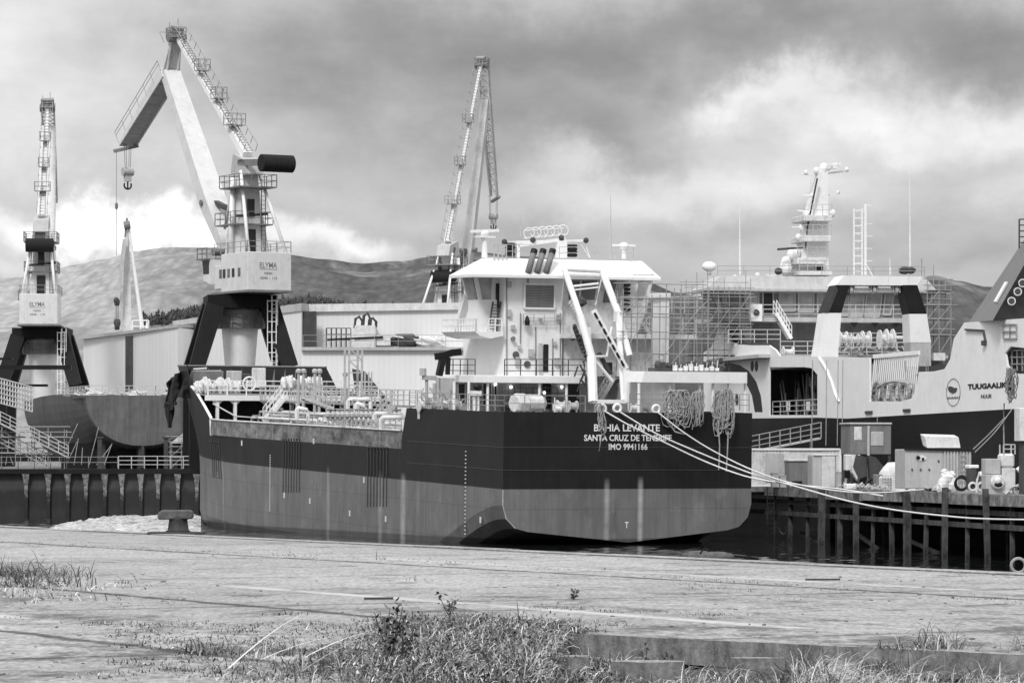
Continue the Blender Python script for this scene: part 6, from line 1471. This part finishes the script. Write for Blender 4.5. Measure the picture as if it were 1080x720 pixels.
mb=MB(P); u=P.pa(1012.5,507,a4-.1);v_=P.pa(1019,507,a4-.1); zt_=P.pa(1012,477,a4).z
mb.bar((u.x,a4-.1,QZ+.5),(u.x,a4-.1,zt_),.04);mb.bar((v_.x,a4-.1,QZ+.5),(v_.x,a4-.1,zt_),.04)
for k in range(7): mb.bar((u.x,a4-.1,QZ+.6+k*.3),(v_.x,a4-.1,QZ+.6+k*.3),.03)
mb.build('end_ladder',M['steel'],t)
mb=MB(P)
for x,y in((962,495),(971,495),(980,495),(990,486)): pp=P.pa(x,y,a4-.02); mb.box(pp.x-.04,pp.x+.04,a4-.06,a4+.01,pp.z-.06,pp.z+.06)
mb.build('latch',M['dgray'],t)
# hose reel
pp=P.pa(1013.5,507,8); mb=MB(P); [mb.torus((pp.x+.02*k_,8+.04*k_,QZ+.48+.015*k_),(.3+.1*k_,1,0),.34+.03*(k_%3),.03,18,5) for k_ in range(9)]; mb.build('hose_coil',M['rub'],label='black ring of coiled hose leaning between the white sack and the trolley',cat='hose')
# trolley
a5=7; t=thing('machine_trolley','dark wheeled machine with a curved pale handle and white hood, right of the hose coil','machine',loc=P.M@V((P.pa(1030,510,a5).x,a5,QZ)))
abz(1022.5,494,1030,516,a5,.7,'dgray','engine_block',t); abz(1022,490,1032.5,493.5,a5-.05,.8,'white','hood',t); abz(1033,497,1039,517,a5,.6,'mgray','frame_box',t)
mb=MB(P); mb.path([P.pa(x,y,a5-.2) for x,y in((1030,519),(1030.5,506),(1033,498),(1038,496.5),(1040,500))],.06,6); mb.torus(P.pa(1026,513,a5-.1),(0,1,0),.22,.07); mb.torus(P.pa(1035,513,a5-.1),(0,1,0),.22,.07); mb.build('handle',M['white2'],t)
mb=MB(P); mb.blob(P.pa(1036,500,a5-.2),.18,.15,.16); mb.build('lamp',M['white'],t)
# cabinets, blower
lab=[('grey_case','upper grey case stacked on the blower housing at the right','case',(1040,483.5,1055.5,500,'lgray')),('pump_housing','wide pale blower housing with a round fan at the right end of the pier','blower',(1040,500.3,1057,519.5,'lgray'))]
a6=1.5
o=abz(*lab[0][3][:4],a6,.9,'lgray','grey_case',label=lab[0][1],cat='case')
t=thing('blower_unit','wide pale blower housing with a round fan near the right end of the pier','blower',loc=P.M@V((P.pa(1055,515,a6).x,a6,QZ)))
abz(1040,500.3,1057,521,a6,.9,'lgray','casing',t); abz(1057,493.5,1071,520,a6+.02,.9,'white2','side_casing',t)
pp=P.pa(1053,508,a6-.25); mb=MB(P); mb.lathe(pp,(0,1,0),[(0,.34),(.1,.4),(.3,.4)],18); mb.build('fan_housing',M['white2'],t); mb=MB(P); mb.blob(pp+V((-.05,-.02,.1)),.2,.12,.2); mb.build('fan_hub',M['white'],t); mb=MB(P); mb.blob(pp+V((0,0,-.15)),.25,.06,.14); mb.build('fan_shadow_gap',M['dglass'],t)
t=thing('bottle_rack','white rounded tank in an open steel frame on top of the blower','tank',loc=P.M@V((P.pa(1063,490,a6+.1).x,a6+.1,P.pa(1063,493,a6).z)))
abz(1056,478,1070.5,493,a6+.1,.8,'white2','tank',t,bev=.12)
mb=MB(P); u=P.pa(1059,478,a6);v_=P.pa(1071,478,a6); zt_=P.pa(1060,468.5,a6).z
for x in(u.x,v_.x):
    for a in(a6+.1,a6+.8): mb.bar((x,a,u.z-.05),(x,a,zt_),.06)
for z in(zt_,zt_-.25): mb.bar((u.x,a6+.1,z),(v_.x,a6+.1,z),.06)
mb.build('frame',M['lsteel'],t)
abz(1075.5,432,1092,470,-1,.9,'white','control_column',label='white upright column at the right edge of the picture above the blower',cat='column') if False else None
t=thing('white_cabinet','tall white cabinet on a stand cut off by the right edge of the photo','cabinet',loc=P.M@V((P.pa(1082,500,-2).x,-2,QZ)))
abz(1075.5,430,1100,465,-2,1,'white2','casing',t); abz(1078,465,1098,520,-1.8,.6,'dgray','stand',t)
mb=MB(P)
for k in range(3): mb.torus(P.pa(1071+k*4,518-k*1.5,-.5),(.2,1,.6),.35,.05,14,5)
mb.path([P.pa(x,y,-.5) for x,y in((1060,521),(1068,515),(1076,520),(1085,514))],.05,5); mb.build('hose_heap',M['lsteel'],label='heap of pale coiled hoses at the right end of the pier',cat='hose')
mb=MB(P); mb.tube((P.pa(1073,495,0).x,0,QZ+1.3),(P.pa(1080,489,0).x,0,QZ+1.6),.14); mb.build('pipe_elbow',M['white'],label='short white pipe stub pointing right beside the rounded white tank',cat='pipe')
rr=random.Random(33); mb=MB(P)
for k in range(120):
    px=rr.uniform(884,1000); a=P.pb(px,510,rr.uniform(.4,2.2)).y; c=P.pa(px,512,a); s=rr.uniform(.05,.3); ang=rr.uniform(0,3)
    mb.bar((c.x-s*math.cos(ang),a-s*math.sin(ang),QZ+rr.uniform(.05,.35)),(c.x+s*math.cos(ang),a+s*math.sin(ang),QZ+rr.uniform(.05,.4)),rr.uniform(.04,.14))
mb.build('scrap',M['lgray'],kind='stuff',label='scattered timber offcuts and scrap along the pier edge',cat='scrap')
mb=MB(P)
for px,h in((894,505),(900,500),(905,503),(912,506),(918,507)):
    a=31; c=P.pa(px,508,a); mb.bar((c.x,a,QZ),(c.x+rr.uniform(-.2,.2),a,P.pa(px,h,a).z),.1)
mb.build('stakes',M['dgray'],label='cluster of short dark stakes below the raised cabin',cat='stakes')
# ================================================================== ropes
def W3(px,py,D): return at(px,py,D)
def rope(pts,r,label,mt='lrope',n=40,group=None,name='mooring_rope'):
    P_=[at(*p) for p in pts]; out=[]
    m_=len(P_)
    for i in range(m_-1):
        p0=P_[max(i-1,0)];p1=P_[i];p2=P_[i+1];p3=P_[min(i+2,m_-1)]
        for k in range(8):
            t_=k/8; out.append(.5*((2*p1)+(p2-p0)*t_+(2*p0-5*p1+4*p2-p3)*t_**2+(3*p1-p0-3*p2+p3)*t_**3))
    out.append(P_[-1]); mb=MB(); mb.path(out,r,6); return mb.build(name,M[mt],label=label,cat='rope',group=group,smooth=True)
rope([(637,433,233.4),(665,449,233.2),(700,466,233.6),(745,487,233.8),(790,503,232),(840,511,228),(886,515.5,222),(932,523,217)],.055,'white mooring rope from the left stern fairlead to the pier near the cube tank')
rope([(652,433,233.6),(690,456,233.6),(730,474,234),(792,499,233.5),(840,513,226),(890,527,217),(940,537,209),(998,544,202),(1041,547,197),(1110,548,190)],.055,'longest white mooring rope sagging in front of the pier piles to the right edge')
rope([(693,434,234.6),(720,455,234.4),(750,474,234.4),(790,494,233.5),(830,508,228),(880,517,221),(922,519.5,216),(975,516,210)],.05,'white mooring rope from the right stern fairlead to the long white crate')
rope([(816,514,250.5),(816,528,250),(818,545,249.6),(823,560,249.4),(828,562,249),(832,550,249),(834,535,249),(834,522,249.5),(834,512,249.8)],.06,'slack loop of pale rope hanging off the left end of the pier')
rope([(1060,440,226),(1045,456,224),(1026,474,218)],.04,'thin dark rope pair slanting from the trawler quarter to the grey container',mt='drope')
rope([(1067,432,226),(1049,456,224),(1028,477,218)],.04,'thin dark rope right of its twin, from trawler quarter to grey container',mt='drope')
def coil(px,y0,y1,w,D,label,n,mt,seed,tails=()):
    rq=random.Random(seed); mb=MB()
    for i in range(n):
        cx=px+rq.uniform(-w*.5,w*.5); ww=w*rq.uniform(.25,.6); a=y0+rq.uniform(0,2); b_=y1-rq.uniform(0,(y1-y0)*.55); D_=D-rq.uniform(0,.35)
        pts=[]
        for k in range(19):
            u=k/18*2*math.pi; yy=(a+b_)/2-(b_-a)/2*math.cos(u); k2=.55+.45*(yy-a)/(b_-a+.01)
            pts.append(at(cx+ww*.8*math.sin(u)*k2+ 1.1*math.sin(u*3+i)+.6*math.sin(u*7+i*2),yy+1.2*math.sin(u*5+i*1.7),D_))
        mb.path(pts,.036,5)
    for t_ in tails: mb.path([at(*q_) for q_ in t_],.05,5)
    return mb.build('rope_coil',M[mt],label=label,cat='rope coil',smooth=True)
coil(632.5,426,466,7,233.6,'narrow hank of grey rope hiding the first letter of the tanker name',16,'rope',1,[[(634,460,233.4),(632,474,233.4),(628,486,233.4)],[(630,460,233.4),(628.5,486,233.4)]])
coil(714,411,452,19,235,'wide tangled hank of rope hanging from the canopy over the tanker stern',30,'rope',2,[[(705,430,234.6),(704,445,234.6),(712,455,234.6),(722,458,234.6)]])
coil(735,412,453,10,235.6,'small hank of rope just right of the wide tangled one on the tanker stern',16,'rope',5)
coil(763,410,462,14,236.3,'long thick hank of rope hanging near the right corner of the tanker stern',34,'rope',3,[[(758,455,236),(759,470,236),(758,495,236)],[(768,455,236),(767,480,236),(766,497,236)],[(765,425,236),(759,440,236),(757,460,236)]])
coil(1067,388,426,8,226.5,'thick dark hank of rope hanging over the end of the trawler name',20,'drope',4,[[(1059,425,226),(1058.5,450,226),(1059,480,224)]])
t=MB(); t.path([at(x,y,258-.1*i) for i,(x,y) in enumerate(((1000,391),(990,404),(978,410),(970,404),(967,395)))],.035,5)
for px in(969,977,979,889,884,872,857,926,955,1001): t.path([at(px,380,262),at(px-.5,430,259),at(px-1,470,257)],.03,4)
t.build('hanging_lines',M['drope'],label='thin lines hanging down the side of the trawler above the pier',cat='lines')
# mooring buoy / floating debris by the quay
for i,(px,py,r1,lb) in enumerate(((737,586,.8,'left one of two grey weeded floats in the water under the tanker stern'),(757,588,.9,'right one of two grey weeded floats in the water under the tanker stern'))):
    q=W0.pz(px,py,0.05); mb=MB(); mb.blob(q,r1*1.15,r1*.8,r1*.38,14,8,.12,i); mb.build('float',mat('weeded_float',.10,.8,.4,4),label=lb,cat='float',smooth=True)
q=W0.pz(742,584,.2); mb=MB(); mb.path([q+V((.1*i-.2,0,.3*math.sin(i*.55))) for i in range(14)],.05,5); mb.build('floating_pipe',M['rub'],label='thin bent dark pipe arching out of the water between the two floats',cat='pipe')
# distant person-free: small post ring near right edge of the quay
p=at(1074,604,67); p.z=QZ; mb=MB(); mb.torus((p.x,p.y,QZ+.12),(0,1,0),.13,.03,14,6); mb.build('mooring_ring',M['steel'],label='small steel mooring ring standing at the right end of our quay edge',cat='ring')
# ================================================================== vegetation in the foreground
random.seed(99)
def leafmat(name,lo,hi):
    m,nt,b=newmat(name); g=nt.node('ShaderNodeNewGeometry'); v=nt.mr(g.outputs['Random Per Island'],0,1,lo,hi); v=nt.math('POWER',v,1.6); nt.inp(b.inputs['Base Color'],nt.gray(v)); b.inputs['Roughness'].default_value=.7
    b.inputs['Specular IOR Level'].default_value=.3
    return m
M['dry']=leafmat('dry_grass_blades',.22,.82); M['green']=leafmat('weed_leaves',.07,.38)
def blade(vs,fs,o,ang,lean,L,w,droop=1.0,segs=4):
    d=V((math.cos(ang),math.sin(ang),0)); side=V((-d.y,d.x,0)); n0=len(vs); p=V(o); 
    a=lean
    for k in range(segs+1):
        ww=w*(1-.85*k/segs); s_=side*ww/2+V((0,0,ww*.2)); vs.append(p-s_); vs.append(p+s_)
        st=L/segs; p=p+(d*math.sin(a)+V((0,0,math.cos(a))))*st; a+=droop*(1.7/segs)*(.4+k/segs)
    for k in range(segs): i=n0+2*k; fs.append((i,i+1,i+3,i+2))
def leaf(vs,fs,o,s):
    ang=random.uniform(0,6.28); t=random.uniform(-.6,1.1); d=V((math.cos(ang)*math.cos(t),math.sin(ang)*math.cos(t),math.sin(t))); q=V((-math.sin(ang),math.cos(ang),random.uniform(-.4,.4))); n0=len(vs); o=V(o)
    vs+= [o,o+d*s*.5+q*s*.28,o+d*s,o+d*s*.5-q*s*.28]; fs.append((n0,n0+1,n0+2,n0+3))
def gz(x,y):
    return QZ-.33+.12*mn.fractal(V((x*.9,y*.9,0)),1,2,4)
def poly_in(x,y,poly):
    c=False;n=len(poly)
    for i in range(n):
        x0,y0=poly[i];x1,y1=poly[(i+1)%n]
        if (y0>y)!=(y1>y) and x<(x1-x0)*(y-y0)/(y1-y0)+x0: c=not c
    return c
slab=[(edgept(-262)),(edgept(95))]+near+[(-260,-5)]
def zat(x,y): return QZ if poly_in(x,y,slab) else gz(x,y)
def pxy(px,py,z=QZ): q=W0.pz(px,py,z); return q.x,q.y
Dry=[[],[]];Gr=[[],[]]
# main weed bank : pixel footprint, centre of picture bottom
bank=[]
for _ in range(7000):
    px=random.triangular(360,700,520); 
    top=interp([(330,712),(380,690),(400,672),(440,668),(520,670),(600,676),(640,690),(700,704),(720,712)],px)
    py=random.uniform(top,745); x,y=pxy(px,py,QZ-.15); z=zat(x,y)
    clump=.5+1.1*max(0,.5+mn.noise(V((x*2.2,y*2.2,5)))); hgt=interp([(330,.03),(400,.11),(480,.12),(560,.13),(620,.11),(700,.06)],px)*random.uniform(.5,1.1)*clump
    if mn.noise(V((x*1.6,y*1.6,9)))<-.32: continue
    if random.random()<.9:
        for k in range(8): leaf(*(Gr if random.random()<.93 else Dry),(x+random.gauss(0,.12),y+random.gauss(0,.12),z+random.uniform(0,hgt)),random.uniform(.015,.055))
    
    for _k in range(2): blade(*Gr,(x+random.gauss(0,.08),y+random.gauss(0,.08),z),random.uniform(0,6.28),random.uniform(0,1.4),hgt*random.uniform(.6,1.6),random.uniform(.006,.016),random.uniform(.3,2.0))
    for _q in range(random.choice((0,1,2,2))): blade(*Dry,(x+random.gauss(0,.06),y+random.gauss(0,.06),z+.02),random.uniform(0,6.28),random.uniform(.1,.9),hgt*random.uniform(.8,2.0),random.uniform(.006,.022),random.uniform(.3,2.2))
# dry tussocks on the lower ground
def tussock(px,py,n,L,z0=None,w=.013,spread=.14,lists=None):
    x,y=pxy(px,py,QZ-.2 if z0 is None else z0); z=zat(x,y)
    for _ in range(n):
        blade(*(lists or Dry),(x+random.gauss(0,spread),y+random.gauss(0,spread),z),random.uniform(0,6.28),random.uniform(.1,1.1),L*random.uniform(.4,1.3),w*random.uniform(.5,1.3),random.uniform(.8,2.4))
for px in range(850,1100,9):
    
    for _ in range(3):
        if mn.noise(V((px*.05,_,3)))>-.15: tussock(px+random.uniform(-7,7),random.uniform(702,738),60,random.uniform(.16,.42),lists=random.choice((Dry,Dry,Gr)))
for _ in range(14): tussock(random.uniform(846,890),random.uniform(706,728),70,.48)
for _ in range(60): tussock(random.uniform(560,850),random.uniform(702,740),30,random.uniform(.15,.34))
for _ in range(10): tussock(random.uniform(640,675),random.uniform(690,706),30,.3)
for _ in range(60): tussock(random.gauss(320,50),random.uniform(684,735),26,random.uniform(.08,.24),QZ,lists=random.choice((Dry,Gr,Gr)))
for _ in range(10): tussock(random.uniform(-10,95),random.uniform(616,636),34,random.uniform(.12,.3),QZ,.02,.5)
for _ in range(10): tussock(random.uniform(-10,45),random.uniform(606,622),46,random.uniform(.25,.5),QZ,.022,.4,Gr)
# low weeds growing out of the cracks and dirt lines
cracks=[((0,650),(330,672)),((200,690),(420,664)),((300,655),(600,680)),((110,640),(220,630)),((560,640),(780,650)),((700,612),(900,640)),((0,572),(540,596)),((540,596),(1080,636)),((420,650),(560,668)),((180,668),(330,664))]
for (a,b_),(c,d_) in cracks:
    n=int(abs(c-a)/3.2)
    for _ in range(n):
        t_=random.random(); px=a+(c-a)*t_; py=b_+(d_-b_)*t_+random.gauss(0,1.2)
        if mn.noise(V((px*.03,py*.05,0)))<-.05: continue
        tussock(px,py,5,random.uniform(.02,.07),QZ,.014,.15,Gr if random.random()<.92 else Dry)
for _ in range(150):
    px=random.uniform(120,640); py=random.uniform(655,715); 
    for k in range(6): tussock(px+random.gauss(0,14),py+random.gauss(0,1.5),6,random.uniform(.03,.10),QZ,.014,.1,Gr if random.random()<.8 else Dry)
for px,py,n,L in((212,690,40,.30),(222,688,24,.24),(130,615,12,.25),(300,648,30,.10),(410,655,26,.14),(402,590,10,.2),(440,612,10,.12)): tussock(px,py,n,L,QZ,.016,.12,Gr)
# long bleached stalks lying across at lower left
for k in range(9):
    x,y=pxy(random.uniform(235,330),random.uniform(695,716)); blade(*Dry,(x,y,QZ+.02),random.choice([random.uniform(2.3,3.3),random.uniform(-.4,.6)]),random.uniform(.9,1.35),random.uniform(.5,1.1),.022,.25)
mb=MB(); mb.add(Dry[0],Dry[1]); mb.build('dry_grass',M['dry'],kind='stuff',label='bleached dry grass along the broken edge of the quay slab',cat='grass')
mb=MB(); mb.add(Gr[0],Gr[1]); mb.build('weeds',M['green'],kind='stuff',label='tangled low weeds spreading over the quay in the foreground',cat='weeds')
# individual upright weeds
def weed(px,py,h,label,seed,z0=QZ,n=5):
    random.seed(seed); x,y=pxy(px,py,z0); z=zat(x,y)
    t=thing('weed_plant',label,'weed',loc=(x,y,z)); st=MB(); lv=[[],[]]
    for k in range(n):
        p=V((x,y,z)); a=random.uniform(0,6.28); pts=[p]
        for i in range(6): p=p+V((math.cos(a)*.035*random.random()*h*3,math.sin(a)*.03,h/6*random.uniform(.8,1.1))); pts.append(p)
        hh=random.uniform(.55,1); pts=[pts[0].lerp(q,hh) for q in pts]
        st.path(pts,.006,4)
        for q in pts[2:]:
            for _ in range(4): leaf(*lv,q+V((random.gauss(0,.02),random.gauss(0,.02),random.gauss(0,.02))),random.uniform(.04,.09))
    st.build('stem',M['green'],t); m_=MB(); m_.add(*lv); m_.build('leaves',M['green'],t)
weed(410,700,.75,'tallest leafy weed rising above the left end of the weed bank',1,QZ,7)
weed(424,700,.55,'second upright leafy weed just right of the tallest one',2,QZ,4)
weed(679,672,.34,'thin single weed stalk at the slab edge, left of its twin',3,QZ,2)
weed(705,676,.30,'thin single weed stalk at the slab edge, right of its twin',4,QZ,2)
weed(605,632,.14,'tiny weed sprouting from the middle of the slab',5,QZ,3)
weed(475,652,.35,'spindly weed leaning over the slab behind the weed bank',6,QZ,4)
# stones and broken blocks below the slab
random.seed(4)
for i,(px,py,w_,h_,d,lb) in enumerate(((685,716,.95,.16,.5,'flat broken concrete block below the slab edge, left of centre right'),(602,712,.5,.18,.4,'rough stone half hidden in weeds under the slab corner'),(800,706,.8,.10,.3,'thin broken concrete ledge under the slab, right of the flat block'),(-1,0,0,0,0,''))):
    if px<0: continue
    d*=.8; w_*=.75
    x,y=pxy(px,py,QZ-.3); mb=MB(); n0=10
    pts=[(x+w_*.62*math.cos(u)*random.uniform(.8,1.1),y+d*.6*math.sin(u)*random.uniform(.8,1.1),QZ-.42) for u in [k/n0*6.283 for k in range(n0)]]
    mb.prism(pts,(0,0,h_+.16)); mb.build('broken_block',M['conc'],label=lb,cat='block')
mb=MB()
for _ in range(260):
    px=random.uniform(-20,1100);py=random.uniform(585,718); x,y=pxy(px,py); 
    if not poly_in(x,y,slab): continue
    s=random.uniform(.008,.026); mb.blob((x,y,QZ+s*.3),s*random.uniform(.8,2),s,s*.6,6,4,.3,random.random())
mb.build('rubble',M['pconc'],kind='stuff',label='small stones and crumbs of concrete strewn on the quay',cat='rubble')
x,y=pxy(400,633); mb=MB(); mb.bar((x-.22,y,QZ+.03),(x+.2,y+.12,QZ+.03),.035); mb.build('timber_offcut',M['dgray'],label='short dark timber offcut lying on the slab behind the weed bank',cat='timber')
x,y=pxy(868,612); mb=MB(); mb.bar((x-.3,y,QZ+.02),(x+.3,y+.1,QZ+.02),.03); mb.build('timber_offcut',M['dgray'],label='thin dark timber strip lying far off on the slab at the right',cat='timber')
